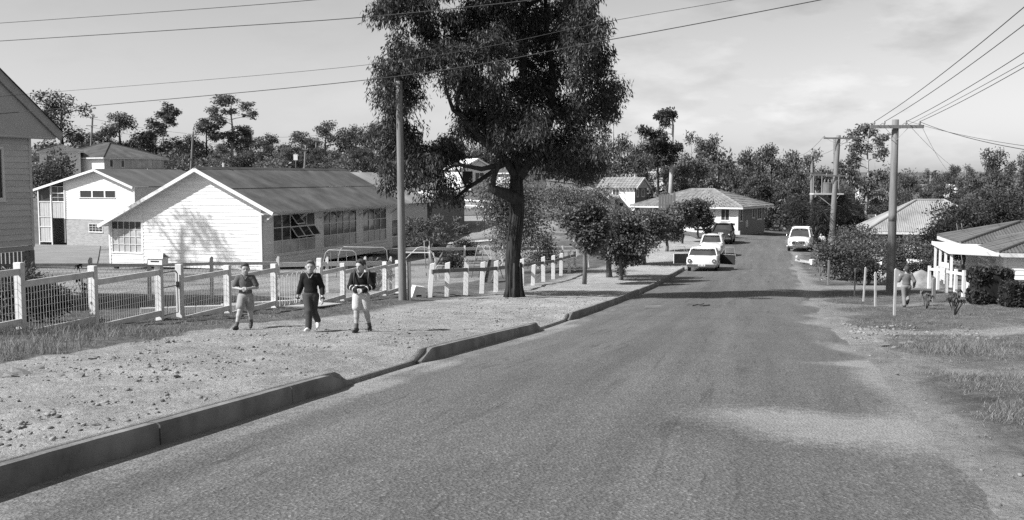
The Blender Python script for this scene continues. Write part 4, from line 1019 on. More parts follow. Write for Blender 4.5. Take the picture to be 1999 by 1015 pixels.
# ---- school boundary: chain link under a white top rail
def rail_fence(name, label, pts, h, rail_mat, post_mat, post_px, mesh=True, rw=.06, rh=.10, mid=False):
    base = Vector(pts[0]); t = thing(name, label, 'fence', base)
    for k, p in enumerate(pts):
        q = Vector(p)-base; mb = MB(); mb.box(q.x-.05, q.x+.05, q.y-.05, q.y+.05, q.z-.2, q.z+h+.09)
        if post_px: mb.prism([(q.x-.05, q.y-.05, q.z+h+.09), (q.x+.05, q.y-.05, q.z+h+.09), (q.x+.05, q.y-.05, q.z+h+.16), (q.x+.0, q.y-.05, q.z+h+.19)], (0, .1, 0))
        mb.build('post', post_mat, t)
        if k < len(pts)-1:
            r = Vector(pts[k+1])-base; up = Vector((0, 0, h-rh/2)); dl = (r-q).normalized()*.052
            MB().bar(q+up+dl, r+up-dl, rw, rh).build('rail', rail_mat, t)
            if mid: MB().bar(q+up*.45+dl, r+up*.45-dl, rw, rh*.7).build('rail', rail_mat, t)
            if mesh:
                mb = MB(); n = int((r-q).length/.12); dz = h-rh
                for i in range(n):
                    a = q.lerp(r, i/n); b = q.lerp(r, min(1, (i+dz/.12*.5)/n))
                    mb.bar(a+Vector((0, .03, .02)), a.lerp(b, 1)+Vector((0, .03, dz)), .004); mb.bar(b+Vector((0, .034, .02)), a+Vector((0, .034, dz)), .004)
                mb.build('chain_link', STEEL, t)
    return t
def gpts(lst): return [on(px, d) for px, d in lst]
rail_fence('chain_link_fence', 'chain link fence with pale top rail between the house yard and the school', gpts([(-40, 30), (60, 31), (175, 31.8), (290, 32.6), (412, 33.6), (542, 34.8)]), 1.15, WHITE_OLD, WHITE_OLD, True)
rail_fence('boundary_fence', 'white single-rail fence in front of the school wall with shaped posts', gpts([(542, 35.6), (638, 37.0), (712, 38.2), (762, 39.2)]), 1.12, WHITE, WHITE, True, mesh=False, rh=.16)
rail_fence('playground_fence', 'long white-railed fence across the playground behind the slide', [on(790, 58.0), on(838, 58.6), on(907, 59.8), on(980, 61.2), on(1050, 62.4), on(1098, 63.2), on(1150, 64.0)], 1.32, WHITE, WHITE, False, mesh=False, rh=.17, rw=.05)
rail_fence('verge_rail', 'low white rail behind the post and rail fence, near the street trees', [on(1000, 72), on(1060, 72.5), on(1125, 73)], .75, WHITE, WHITE, False, mesh=False, rh=.12)
rail_fence('paddock_fence', 'white rail fence on the far paddock right of the hip-roofed house', [on(292, 150), on(318, 146), on(345, 143), on(372, 140)], 1.2, WHITE, WHITE, False, mesh=False, rh=.15, rw=.1, mid=True)
rail_fence('paddock_fence', 'white rail fence sloping down below the white gabled house', [on(896, 112), on(918, 110), on(948, 108), on(985, 106)], 1.1, WHITE, WHITE, False, mesh=False, rh=.15, rw=.1, mid=True)
# ---- right-hand fences
rail_fence('front_fence', 'white post and rail front fence beside the porch on the right', [on(1816, 42.5), on(1833, 41.0), on(1850, 39.2), on(1868, 37.6), on(1884, 36.2)], .86, WHITE, WHITE, False, mesh=False, rh=.10, rw=.05)
gt = thing('gate_posts', 'pair of square white gate posts beside the large box hedge', 'gate posts', on(1901, 33.5))
for dx in (-.12, .13): boxo('post', WHITE, gt, dx-.06, dx+.06, -.06, .06, -.2, .98, bevel=.01)
boxo('cap_rail', WHITE, gt, -.058, .068, -.03, .03, .55, .62)
def picket(name, label, p0, p1, h, w, gap, zoff=0):
    b = on(*p0); e = on(*p1); t = thing(name, label, 'fence', b); v = e-b; n = max(3, int(v.length/gap)); dv = v.normalized(); 
    for i in range(n+1):
        q = v*(i/n); a = dv*w/2
        MB().prism([q-a+Vector((0,0,-.1)), q+a+Vector((0,0,-.1)), q+a+Vector((0,0,h-.06)), q+Vector((0,0,h)), q-a+Vector((0,0,h-.06))], (0, .03, 0)).build('picket', WHITE, t)
    for z in (.25, h*.75): MB().bar(Vector((0,.055,z)), v+Vector((0,.055,z)), .04, .07).build('rail', WHITE, t)
picket('picket_fence', 'low white picket fence in front of the dark garden trees', (1772, 56), (1816, 54), .85, .09, .14)
picket('picket_fence', 'white picket fence receding behind the large roadside shrub', (1650, 66), (1722, 52), 1.0, .16, .34)
picket('porch_railing', 'short white picket railing beside the porch posts', (1838, 51), (1853, 49), .85, .09, .13)
# stakes on the right verge and white pegs by the drive
def stake(px, py, h, label, m=None, w=.06, lean=0, grp='stakes on the right verge'):
    p = rayhit(px, py); t = thing('timber_stake', label, 'stake', p, 0, grp)
    mb = MB(); mb.prism([(-w/2,-w/2,-.2),(w/2,-w/2,-.2),(w/2,w/2,-.2),(-w/2,w/2,-.2)][::-1], (lean, 0, h+.2)); mb.build('shaft', m or TIMBER_LT, t, bevel=.006)
    MB().prism([(lean-w/2,-w/2,h),(lean+w/2,-w/2,h),(lean,-w/2,h+.04)], (0, w, 0)).build('split_top', m or TIMBER_LT, t)
PALE_T = mat('bleached_stake', .36, .8, .2)
stake(1746, 615, 1.15, 'tallest bleached stake on the right verge, in front of the running boy', PALE_T, .06)
stake(1709, 598, 1.0, 'bleached stake, second left of the running boy', PALE_T, .06, -.03)
stake(1685, 588, 1.1, 'leaning bleached stake nearest the road on the right verge', PALE_T, .055, .05)
stake(1668, 578, .95, 'thin dark stake below the low spreading shrub', TIMBER, .045)
stake(1822, 590, .75, 'short thick grey stake right of the running boy', TIMBER, .10)
stake(1617, 556, 1.1, 'dark-footed white-topped post at the edge of the drive', TIMBER, .08)
stake(1600, 548, .6, 'short dark stub post left of the white-topped post', TIMBER, .06)
for k, (px, py) in enumerate([(1598, 504), (1606, 514), (1611, 520)]):
    stake(px, py, .55, ['white peg furthest up the drive edge, nearest the van', 'middle white peg of three beside the drive', 'white peg nearest the white-topped post'][k], WHITE, .13, 0, 'white pegs beside the drive')
# white collar of the taller post
# ---- poles
def insul(mb, p): mb.tube([p, p+Vector((0,0,.06)), p+Vector((0,0,.09)), p+Vector((0,0,.15))], [.02, .045, .05, .02], 6)
def pole(name, label, base, top, r0, r1, m, arms=(), parent=None):
    """arms: (height below top, half width, yaw)"""
    t = thing(name, label, 'pole', base); ax = Vector(top)-Vector(base); n = 14
    mb = MB(); mb.tube([Vector((0,0,-.4))+ax*0] + [ax*(i/n) for i in range(n+1)], [r0*1.03] + [r0+(r1-r0)*i/n for i in range(n+1)], 14, wob=.03, rng=random.Random(3)); mb.build('shaft', m, t, smooth=True)
    ends = []
    for (dz, hw, yaw, mt, nins) in arms:
        c = ax*(1-dz/ax.length) + Vector((0, -r1-.05, 0)); dv = Vector((math.cos(yaw), math.sin(yaw), 0))
        o = MB().bar(c-dv*hw, c+dv*hw, .09, .12).build('crossarm', mt, t)
        for k in range(nins):
            f = -1+2*k/(nins-1) if nins > 1 else 0
            if nins == 4: f = (-.9, -.5, .35, .88)[k]
            p = c+dv*hw*.96*f+Vector((0, 0, .06)); mb = MB(); insul(mb, p); mb.build('insulator', mat('porcelain_insulator', .3, .3), o)
            ends.append(Vector(base)+p+Vector((0, 0, .12)))
        br = MB()
        for s in (-1, 1): br.bar(c+dv*hw*.45*s+Vector((0,.02,-.02)), ax*(1-dz/ax.length)+Vector((0,-r1-.02,-.5)), .03, .008)
        br.build('arm_brace', STEEL, t)
    return t, ends
NP = rayhit(1738, 572); NT = at(1748, 236, NP.y)
# the near pole: lower half tarred
POLE_2 = mat('creosoted_pole', 0.11, 0.8, 0.35, 5.0, 0.4, 20, stretch=(4, 4, 0.25))
near_pole, NE = pole('power_pole', 'power pole with dark lower shaft and single crossarm on the right verge', NP, NT, .17, .115, POLE_2, [(.22, .97, -.05, TIMBER, 4)])
ax = NT-NP; mb = MB(); mb.tube([ax*.42, ax*.46, ax*.7, ax*1.0+Vector((0,0,.05))], [.149, .148, .135, .120], 14); mb.build('bleached_shaft', TIMBER_LT, near_pole, smooth=True)
lp = rayhit(786, 586); left_pole, LE = pole('power_pole', 'bare timber pole rising into the big gum crown beside the fence', lp, lp+Vector((-.05, 0, 6.75)), .125, .10, TIMBER_LT, [])
MB().box(.16, .26, -.05, .05, -.2, 1.2).build('stay_post', TIMBER, left_pole)
TP1 = on(1622, 84); TP1.z = gz(TP1.x, TP1.y); T1 = at(1637, 264, 84)
tp1, TE1 = pole('transformer_pole', 'leaning power pole carrying the near end of the transformer platform', TP1, T1, .24, .17, TIMBER_LT, [(.25, 1.35, .15, TIMBER, 2), (3.3, .9, .15, TIMBER, 2)])
TP2 = on(1583, 101); T2 = at(1586, 300, 101)
tp2, TE2 = pole('power_pole', 'further power pole left of the transformer platform', TP2, T2, .2, .15, TIMBER_LT, [(.25, 1.0, .15, TIMBER, 2), (1.9, .9, .15, TIMBER, 2)])
TP3 = on(1633, 86.5); T3 = at(1630, 268, 86.5)
tp3, _ = pole('transformer_pole', 'second upright of the transformer pair, close behind the leaning pole', TP3, T3, .2, .15, TIMBER_LT, [])
pf = at(1620, 378, 85.2); t = thing('transformer_platform', 'platform with transformer drum slung between the paired poles', 'transformer', pf)
boxo('deck', CONC_PALE, t, -1.5, 1.0, -.5, .6, -.08, .04)
MB().tube([(-.1,.3,.04),(-.1,.3,.85)], .42, 14).tube([(-.1,.3,.85),(-.1,.3,.92)], [.44,.36], 14).build('drum', mat('transformer_grey', .12, .5, .2), t)
for x in (-.35, -.05, .25): MB().tube([(x,.3,.92),(x,.3,1.05),(x,.3,1.2)], [.05,.07,.03], 6).build('bushing', TIMBER, t)
for x in (-1.2, .7): MB().bar((x, -.4, -.08), (.05, -.3, -1.0), .05).build('strut', CONC_PALE, t)
MB().bar((-1.4, .3, 1.55), (.9, .3, 1.55), .09, .11).build('busbar', TIMBER, t)
for x in (-1.3, -.6, .8): MB().bar((x, .3, .04), (x, .3, 1.55), .05).build('upright', STEEL, t)
# far poles
for k, (px, d_, tp_, hw, lab) in enumerate([(180, 172, 222, .9, 'far power pole rising behind the hip roof'), (376, 165, 256, .8, 'far power pole left of the dark round-headed gum'), (617, 190, 268, .6, 'far pole among the trees above the school ridge'), (596, 175, 285, .4, 'thin far post left of the pole above the school ridge')]):
    b = on(px, d_); pole('power_pole', lab, b, at(px+1, tp_, d_), .2, .14, TIMBER, [(.6, hw, 0, TIMBER, 2)] + ([(2.0, hw, 0, TIMBER, 2)] if k == 0 else []))
# ---- wires
def wire(label, a, b, sag, r=.012, grp='overhead wires', n=18):
    a = Vector(a); b = Vector(b); m = (a+b)/2
    pts = [a.lerp(b, i/n)-Vector((0, 0, 4*sag*(i/n)*(1-i/n)))-m for i in range(n+1)]
    o = MB().tube(pts, r, 4, cap=False).build('power_line', CABLE, loc=m); tag(o, label, 'wire', grp)
ends0 = [Vector((8.3, 11.5, CZ+4.25)), Vector((8.75, 11.4, CZ+4.25)), Vector((9.55, 11.2, CZ+4.2)), Vector((10.1, 11.1, CZ+4.15))]
labs = ['leftmost of the wires fanning up from the near crossarm', 'second wire from the left fanning up from the near crossarm', 'third wire from the left fanning up from the near crossarm', 'rightmost wire fanning up from the near crossarm']
for k in range(4): wire(labs[k], NE[k], ends0[k], .25, .010)
wire('thin wire rising right from the poles towards the top right corner', at(1660, 285, 84), at(2030, 105, 18), .3, .007)
for k in range(2): wire(['left wire from the near crossarm down to the transformer pole', 'right wire from the near crossarm down to the transformer pole'][k], NE[1+k], TE1[k], .7, .009)
wire('service wire dropping from the near crossarm to the pale-roofed house', NE[3], at(1852, 335, 75), .2, .007)
wire('second service wire dropping right of the first from the near crossarm', NE[2], at(1876, 335, 78), .2, .007)
wire('upper wire running from the near crossarm off the right edge', NE[3], at(2040, 298, 24), .12, .009)
wire('thin wire just above the one leaving at the right edge', NE[2]+Vector((0,0,.05)), at(2040, 290, 25), .1, .006)
for k in range(2): wire(['wire between the transformer pole and the further pole, front', 'wire between the transformer pole and the further pole, back'][k], TE1[k], TE2[k], .15, .012)
wire('low sagging wire across the gums left of the further pole', TE2[0], at(1250, 330, 150), 1.2, .014)
# long spans crossing the whole view in front of the big gum
def span(label, pts, r):
    P = [at(*p) for p in pts]; m = P[len(P)//2]; out = []
    for i in range(len(P)-1):
        for k in range(10):
            t = k/10; p0 = P[max(i-1, 0)]; p1 = P[i]; p2 = P[i+1]; p3 = P[min(i+2, len(P)-1)]
            out.append(.5*((2*p1)+(-p0+p2)*t+(2*p0-5*p1+4*p2-p3)*t*t+(-p0+3*p1-3*p2+p3)*t**3)-m)
    out.append(P[-1]-m); o = MB().tube(out, r, 4, cap=False).build('power_line', CABLE, loc=m); tag(o, label, 'wire', 'overhead wires')
span('dark wire crossing in front of the big gum from house to upper right', [(-60, 226, 28.6), (0, 222, 28), (725, 155, 21.25), (1187, 78, 18.4), (1600, 0, 16.5), (1800, -42, 15.4)], .0075)
span('fainter wire crossing the big gum just above the dark one', [(-40, 192, 29), (60, 183, 28), (730, 125, 21.5), (1187, 42, 18.6), (1430, 0, 17.5), (1700, -52, 16)], .0045)
span('upper dark wire at the top left of the sky', [(-60, 84, 29), (0, 80, 28), (380, 56, 24), (750, 30, 21), (1200, -20, 18), (1600, -85, 16)], .0085)
span('short dark wire at the very top left corner', [(-60, 49, 29), (0, 45, 28), (300, 24, 24.5), (610, 0, 22), (1000, -40, 19)], .007)
for k, (y0, y1) in enumerate([(232, 236), (249, 252)]):
    wire(['far upper line crossing between the skyline pole and left gums', 'far lower line crossing between the skyline pole and left gums'][k], at(182, y0, 172), at(700, y1+20, 190), 2.0, .02)
# ---- playground
def rp(o): return Vector(o)
sw = on(690, 47); t = thing('swing_frame', 'bent pipe swing frame standing before the school windows', 'playground frame', sw)
def q(px, py, d_=47.0): p = at(px, py, d_)-sw; return p
for k, (x0, x1, yb, yt, dd) in enumerate([(626, 700, 528, 488, 0), (655, 760, 520, 482, 3.2)]):
    d_ = 47+dd; za = on(x0, d_).z-sw.z
    pts = [q(x0, yb, d_), q(x0+6, (yb+yt)/2, d_), q(x0+10, yt+5, d_), q(x0+16, yt, d_), q(x1-12, yt+1, d_), q(x1-5, yt+6, d_), q(x1, yb, d_)]
    pts[0].z = za-.1; pts[-1].z = on(x1, d_).z-sw.z-.1
    MB().tube(pts, .024, 7).build('arch', STEEL, t, smooth=True)
MB().tube([q(640, 489, 47), q(670, 483, 50.2)], .03, 6).build('top_bar', STEEL, t)
for x in (645, 660, 676):
    MB().tube([q(x, 489, 47.02), q(x+2, 530, 47.02)], .012, 4).build('chain', STEEL, t)
MB().bar(q(643, 532, 47.02), q(664, 532, 47.02), .25, .04).build('seat', TIMBER, t)
cb = on(825, 50); t = thing('climbing_frame', 'pipe climbing frame with ladder left of the white slide posts', 'playground frame', cb)
def q(px, py, d_=50.0): return at(px, py, d_)-cb
def gq(px, d_): return on(px, d_)-cb
MB().tube([gq(800, 50), q(792, 505), q(800, 497), q(815, 484), q(822, 482), q(833, 483), q(843, 492), q(850, 505), gq(858, 49)], .03, 6).build('arch', STEEL, t, smooth=True)
MB().tube([gq(832, 52), q(828, 470, 52), q(838, 470, 52), gq(843, 52)], .025, 6).build('arch', STEEL, t, smooth=True)
for k in range(6):
    a = q(843, 492).lerp(gq(852, 49), .2+.15*k); MB().tube([a, a+Vector((.18, 0, 0))], .015, 5).build('rung', STEEL, t)
MB().tube([q(846, 493), gq(855, 49.2)], .02, 5).build('rail', STEEL, t)
MB().bar(q(783, 492), q(840, 493), .06, .05).build('crossbar', WHITE, t)
sl = on(950, 46); t = thing('playground_slide', 'dark metal slide with ladder and hooped handrail', 'slide')
t.location = sl
def q(px, py, d_=48.0): return at(px, py, d_)-sl
zt = q(963, 508).z
A, B, C_, D_ = q(954, 508), q(972, 508), q(960, 552, 44.8), q(945, 552, 44.8)
A.z = B.z = zt
mb = MB(); mb.prism([D_+Vector((0,0,-.02)), C_+Vector((0,0,-.02)), B, A], (0, 0, .03)); mb.build('chute', mat('slide_metal', .10, .35, .3, metal=.3), t)
for P, Q in ((A, D_), (B, C_)): MB().bar(P+Vector((0,0,.08)), Q+Vector((0,0,.06)), .03, .14).build('side', TIMBER, t)
for px in (957, 971): MB().tube([q(px, 508), Vector((q(px, 508).x+.25, 3.4, gz(sl.x, sl.y+3)-sl.z))], .025, 5).build('leg', STEEL, t)
for k, px in enumerate((930, 944)):
    MB().tube([gq(px-10, 50)+cb-sl, q(px, 490, 49.5), q(px+3, 480, 49.5), q(px+9, 478, 49.5), q(px+12, 482, 49.5), q(960, 508, 48)], .022, 6).build('handrail', STEEL, t, smooth=True)
for k in range(6):
    f = .1+.14*k; a = (gq(920, 50)+cb-sl).lerp(q(933, 484, 49.5), f); b = (gq(934, 50)+cb-sl).lerp(q(947, 484, 49.5), f); MB().tube([a, b], .015, 5).build('rung', STEEL, t)
for k, (px, d_, lab) in enumerate([(861, 47, 'small dark hoop bar in the playground left of the slide'), (1072, 58, 'small pipe hoop in the playground near the verge fence')]):
    b = on(px, d_); t = thing('pipe_hoop', lab, 'playground frame', b, 0, 'small playground hoops')
    MB().tube([(-.25,0,-.1),(-.25,0,.6),(-.15,0,.72),(.15,0,.72),(.25,0,.6),(.25,0,-.1)], .025, 6).build('hoop', STEEL, t, smooth=True); boxo('foot_plate', STEEL, t, -.3, .3, -.06, .06, -.02, .02)
# ---- odds and ends
b = rayhit(815, 580); t = thing('white_crate', 'white tilted box lying at the foot of the fence beside the pole', 'box', b, .4)
MB().prism([(-.26,-.18,0),(.26,-.18,0),(.22,-.18,.34),(-.12,-.18,.40)], (0,.36,0)).build('body', WHITE, t, bevel=.01); boxo('dark_opening', DARK, t, -.1, .08, -.186, -.176, .03, .09)
b = rayhit(1275, 608); t = thing('timber_scrap', 'short pale stick lying on the road', 'debris', (b.x, b.y, rz(b.x, b.y)+.05), .2); MB().bar((-.22,0,.03),(.22,0,.03), .05).build('stick', PALE_T, t); MB().bar((-.23,0,.03),(-.221,0,.03), .048).build('cut_end', TIMBER, t)
b = rayhit(1369, 605); t = thing('twig', 'dark twig lying on the road right of the pale stick', 'debris', (b.x, b.y, rz(b.x, b.y)+.05), -.1); MB().tube([(-.25,0,.02),(-.1,.05,.05),(.05,-.03,.03),(.25,.04,.04)], .02, 5).build('stem', BARK_DK, t); MB().tube([(-.05,.0,.04),(.08,.14,.07)], .012, 4).build('side_shoot', BARK_DK, t)
b = rayhit(1574, 516); t = thing('fallen_marker', 'broken white timber marker lying on the verge in front of the van', 'debris', b, .5)
MB().bar((-.5,.5,.28),(.25,-.2,.12), .16, .14).build('beam', WHITE_OLD, t); boxo('block', WHITE, t, .15, .42, -.35, -.1, -.05, .32, bevel=.01); MB().bar((-.6,.3,.45),(-.1,.75,.5), .12, .05).build('top_board', WHITE_OLD, t)
for k, (p0, d0, L_, lab) in enumerate([(270, 24.5, 2.6, 'long pale concrete edging strip in the yard behind the gate'), (430, 27.5, 2.2, 'pale concrete edging in the yard behind the left boy')]):
    b = on(p0, d0); t = thing('garden_edging', lab, 'edging', b, .3+k*.2)
    for j in range(4): boxo('edging_block', CONC_PALE, t, j*L_/4, (j+1)*L_/4-.02, -.08, .08, -.05, .12, bevel=.01)
# mounds of earth by the right-hand houses
for k, (px, d_, w, h, lab) in enumerate([(1752, 47, 2.2, .75, 'mound of pale earth just right of the dark pole'), (1800, 44, 2.6, .7, 'mound of pale earth beside the white front fence')]):
    b = on(px, d_); r = np.random.default_rng(k); u, v = np.meshgrid(np.linspace(0, 2*np.pi, 36, endpoint=False), np.linspace(0, 1, 12), indexing='ij')
    rr = v*w*.5*(1+.25*(fbm(np.cos(u)*2+5, np.sin(u)*2+5+k, 31)-.5)); X_ = rr*np.cos(u); Y_ = rr*np.sin(u)*.7; Z_ = h*(1-v**1.6)*(.8+.5*fbm(X_*2, Y_*2, 8+k)) - .12*v
    qd = [(i*12+j, ((i+1) % 36)*12+j, ((i+1) % 36)*12+j+1, i*12+j+1) for i in range(36) for j in range(11)]
    o = np_mesh('earth_mound', np.stack([X_, Y_, Z_], -1).reshape(-1, 3), qd, mat('bare_earth', .22, .95, .4, 2.5, .8, 12), smooth=True, loc=b); tag(o, lab, 'mound')
b = on(1879, 58); t = thing('antenna', 'ladder-like antenna rising behind the corrugated roof', 'antenna', at(1888, 462, 56), .4)
for x in (-.25, .1): MB().bar((x*1, 0, -1.5), (x-.55, 0, .75), .03).build('boom', STEEL, t)
for k in range(8):
    f = k/8; MB().bar((-.25-.55*f, 0, -.9+1.6*f), (.1-.55*f, 0, -.9+1.6*f), .018).build('element', STEEL, t)
b = at(577, 307, 178); t = thing('roadside_sign', 'small white sign on a post in the far trees above the school', 'sign', (b.x, b.y, gz(b.x, b.y)))
hh = b.z-gz(b.x, b.y); boxo('board', WHITE, t, -.35, .35, -.04, 0, hh-.5, hh+.5); boxo('post', TIMBER, t, -.06, .06, .0, .1, -.2, hh)
# far road on the hill
P = []
ptsr = [(400, 207), (480, 205), (560, 203), (640, 200), (720, 198), (800, 196)]
for px, d_ in ptsr:
    for o_ in (-3.2, 0, 3.2):
        x = ray(px, 335)[0]*(d_+o_); P.append((x, d_+o_, gz(x, d_+o_)+.12))
fr = np_mesh('road', P, [(i*3+j, (i+1)*3+j, (i+1)*3+j+1, i*3+j+1) for i in range(len(ptsr)-1) for j in range(2)], CONC_PALE); fr['kind'] = 'structure'
# ================================================================== buildings
class Wall:
    """a wall face: origin o (local), unit direction ex along the wall, outward normal n"""
    def __init__(s, parent, o, ex, n): s.p = parent; s.o = Vector(o); s.ex = Vector(ex).normalized(); s.n = Vector(n).normalized()
    def pt(s, u, z, out=0.0): return s.o + s.ex*u + s.n*out + Vector((0, 0, z))
    def block(s, mb, u0, u1, z0, z1, o0, o1):
        P = [s.pt(u0, z0, o0), s.pt(u1, z0, o0), s.pt(u1, z0, o1), s.pt(u0, z0, o1), s.pt(u0, z1, o0), s.pt(u1, z1, o0), s.pt(u1, z1, o1), s.pt(u0, z1, o1)]
        return mb.hexa(P)
    def box(s, name, m, u0, u1, z0, z1, o0, o1, parent=None, bevel=0): return s.block(MB(), u0, u1, z0, z1, o0, o1).build(name, m, parent or s.p, bevel=bevel)
    def quadp(s, name, m, pts, o0, o1, parent=None):
        """extruded polygon given as (u,z)"""
        return MB().prism([s.pt(u, z, o0) for u, z in pts], s.n*(o1-o0)).build(name, m, parent or s.p)
    def boards(s, name, m, z0, z1, bh, lims, holes=(), parent=None, lap=.034):
        """weatherboards, each its own piece; lims(z) -> (u0,u1); holes: (u0,u1,z0,z1)"""
        z = z0
        while z < z1-1e-4:
            zt = min(z+bh, z1); a0, a1 = lims(z); b0, b1 = lims(zt)
            cuts = [(h[0], h[1]) for h in holes if h[2] < (z+zt)/2 < h[3]]; cuts.sort()
            segs_ = []; cur = None
            edges = [(a0, b0)] + [e for c in cuts for e in ((c[0], c[0]), (c[1], c[1]))] + [(a1, b1)]
            for k in range(0, len(edges)-1, 2):
                l, r = edges[k], edges[k+1]
                if r[0]-l[0] > .01 or r[1]-l[1] > .01: segs_.append((l, r))
            for l, r in segs_:
                r = (max(r[0], l[0]), max(r[1], l[1]))
                MB().hexa([s.pt(l[0], z, 0), s.pt(r[0], z, 0), s.pt(r[0], z, lap), s.pt(l[0], z, lap), s.pt(l[1], zt, 0), s.pt(r[1], zt, 0), s.pt(r[1], zt, .006), s.pt(l[1], zt, .006)]).build(name, m, parent or s.p)
            z = zt
    def slab(s, name, m, u0, u1, z0, z1, holes=(), th=.12, parent=None):
        """plain wall with openings cut out, one mesh"""
        us = sorted({u0, u1} | {h[k] for h in holes for k in (0, 1)}); zs = sorted({z0, z1} | {h[k] for h in holes for k in (2, 3)}); mb = MB()
        for i in range(len(us)-1):
            for j in range(len(zs)-1):
                uc, zc = (us[i]+us[i+1])/2, (zs[j]+zs[j+1])/2
                if any(h[0] < uc < h[1] and h[2] < zc < h[3] for h in holes): continue
                s.block(mb, us[i], us[i+1], zs[j], zs[j+1], -th, 0)
        return mb.build(name, m, parent or s.p)
    def window(s, u0, u1, z0, z1, nu=1, nz=1, fm=None, gm=None, fw=.06, proud=.03, open_=(), sill=True, back=True, parent=None, gms=None):
        fm = fm or WHITE; gm = gm or GLASS
        w = MB()
        s.block(w, u0-fw, u0, z0-fw, z1+fw, -.05, proud); s.block(w, u1, u1+fw, z0-fw, z1+fw, -.05, proud)
        s.block(w, u0, u1, z1, z1+fw, -.05, proud); s.block(w, u0, u1, z0-fw, z0, -.05, proud)
        wo = w.build('window', fm, parent or s.p)
        bw = max(.018, fw*.45); b = MB(); 
        for i in range(1, nu): u = u0+(u1-u0)*i/nu; s.block(b, u-bw/2, u+bw/2, z0, z1, -.04, proud*.7)
        for j in range(1, nz): z = z0+(z1-z0)*j/nz; s.block(b, u0, u1, z-bw/2, z+bw/2, -.042, proud*.68)
        if b.v: b.build('glazing_bar', fm, wo)
        for i in range(nu):
            for j in range(nz):
                if (i, j) in open_: continue
                a0 = u0+(u1-u0)*i/nu; a1 = u0+(u1-u0)*(i+1)/nu; c0 = z0+(z1-z0)*j/nz; c1 = z0+(z1-z0)*(j+1)/nz
                g_ = gms[j] if gms else gm
                MB().poly([s.pt(a0, c0, -.02+.004*((i*3+j) % 3)), s.pt(a1, c0, -.02), s.pt(a1, c1, -.02), s.pt(a0, c1, -.02+.004*((i+j) % 2))], [(0, 1, 2, 3)]).build('pane', g_, wo)
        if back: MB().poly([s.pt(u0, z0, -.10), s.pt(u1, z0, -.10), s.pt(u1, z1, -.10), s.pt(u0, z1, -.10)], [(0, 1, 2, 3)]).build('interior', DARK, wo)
        if sill: s.box('sill', fm, u0-fw-.03, u1+fw+.03, z0-fw-.035, z0-fw, -.02, proud+.04, wo)
        return wo
def corrugated(parent, a, b, c, d, m, name='roof_sheet', sheet=.76, pitch=.13, amp=.011):
    """corrugated sheets laid side by side up the slope over the face a(low left) b(low right) c(high right) d(high left); hips cut the sheets"""
    a, b, c, d = map(Vector, (a, b, c, d)); ex = (b-a).normalized(); L = (b-a).length
    n = (b-a).cross(((c+d)/2)-a).normalized(); n = n if n.z > 0 else -n
    ey = n.cross(ex); mid = (c+d)/2-a
    if ey.dot(mid) < 0: ey = -ey
    V1 = ey.dot(d-a); du = ex.dot(d-a); cu = ex.dot(c-a)
    k = max(1, int(round(L/sheet)))
    def vmax(u):
        f = 1.0
        if du > 1e-3: f = min(f, u/du)
        if L-cu > 1e-3: f = min(f, (L-u)/(L-cu))
        return max(0.0, f)*V1
    for i in range(k):
        m_ = max(2, int(round(L/k/pitch*2))); V_ = []
        for j in range(m_+1):
            u = L*(i + j/m_)/k; off = n*(amp*(1 if j % 2 else -1) + .004*(i % 2)); p0 = a+ex*u+off
            V_ += [p0, p0+ey*vmax(u)]
        MB().poly(V_, [(2*j, 2*j+2, 2*j+3, 2*j+1) for j in range(m_)]).build(name, m, parent)
def hip_roof(parent, x0, x1, y0, y1, ze, zr, m, ridge=None, over=.5, corr=True, sheet=.9, tile=False, hip0=True, hip1=True):
    """hip roof over the rectangle, ridge along the longer side"""
    x0 -= over; x1 += over; y0 -= over; y1 += over
    alongx = (x1-x0) >= (y1-y0); hw = min(x1-x0, y1-y0)/2
    if alongx: r0 = Vector((x0+(hw if hip0 else 0), (y0+y1)/2, zr)); r1 = Vector((x1-(hw if hip1 else 0), (y0+y1)/2, zr))
    else: r0 = Vector(((x0+x1)/2, y0+(hw if hip0 else 0), zr)); r1 = Vector(((x0+x1)/2, y1-(hw if hip1 else 0), zr))
    A, B, C, D = Vector((x0,y0,ze)), Vector((x1,y0,ze)), Vector((x1,y1,ze)), Vector((x0,y1,ze))
    faces = [(A,B,r1,r0),(B,C,r1,r1),(C,D,r0,r1),(D,A,r0,r0)] if alongx else [(A,B,r0,r0),(B,C,r1,r0),(C,D,r1,r1),(D,A,r0,r1)]
    for f in faces:
        if tile: tile_slope(parent, *f, m)
        else: corrugated(parent, *f, m, sheet=sheet, pitch=.15)
    mb = MB()
    for p, q_ in ((A,r0),(D,r0),(B,r1 if alongx else r0),(C,r1),(r0,r1)) if alongx else ((A,r0),(B,r0),(C,r1),(D,r1),(r0,r1)): 
        if (p-q_).length > .05: mb.tube([p+Vector((0,0,.03)), q_+Vector((0,0,.05))], .07, 6)
    mb.build('ridge_capping', m, parent)
    fb = MB()
    for p, q_ in ((A,B),(B,C),(C,D),(D,A)): fb.bar(p-Vector((0,0,.11)), q_-Vector((0,0,.11)), .05, .17)
    fb.build('gutter', WHITE_OLD, parent)
    MB().poly([A-Vector((0,0,.16)), B-Vector((0,0,.16)), C-Vector((0,0,.16)), D-Vector((0,0,.16))], [(0,3,2,1)]).build('soffit', WHITE_OLD, parent)
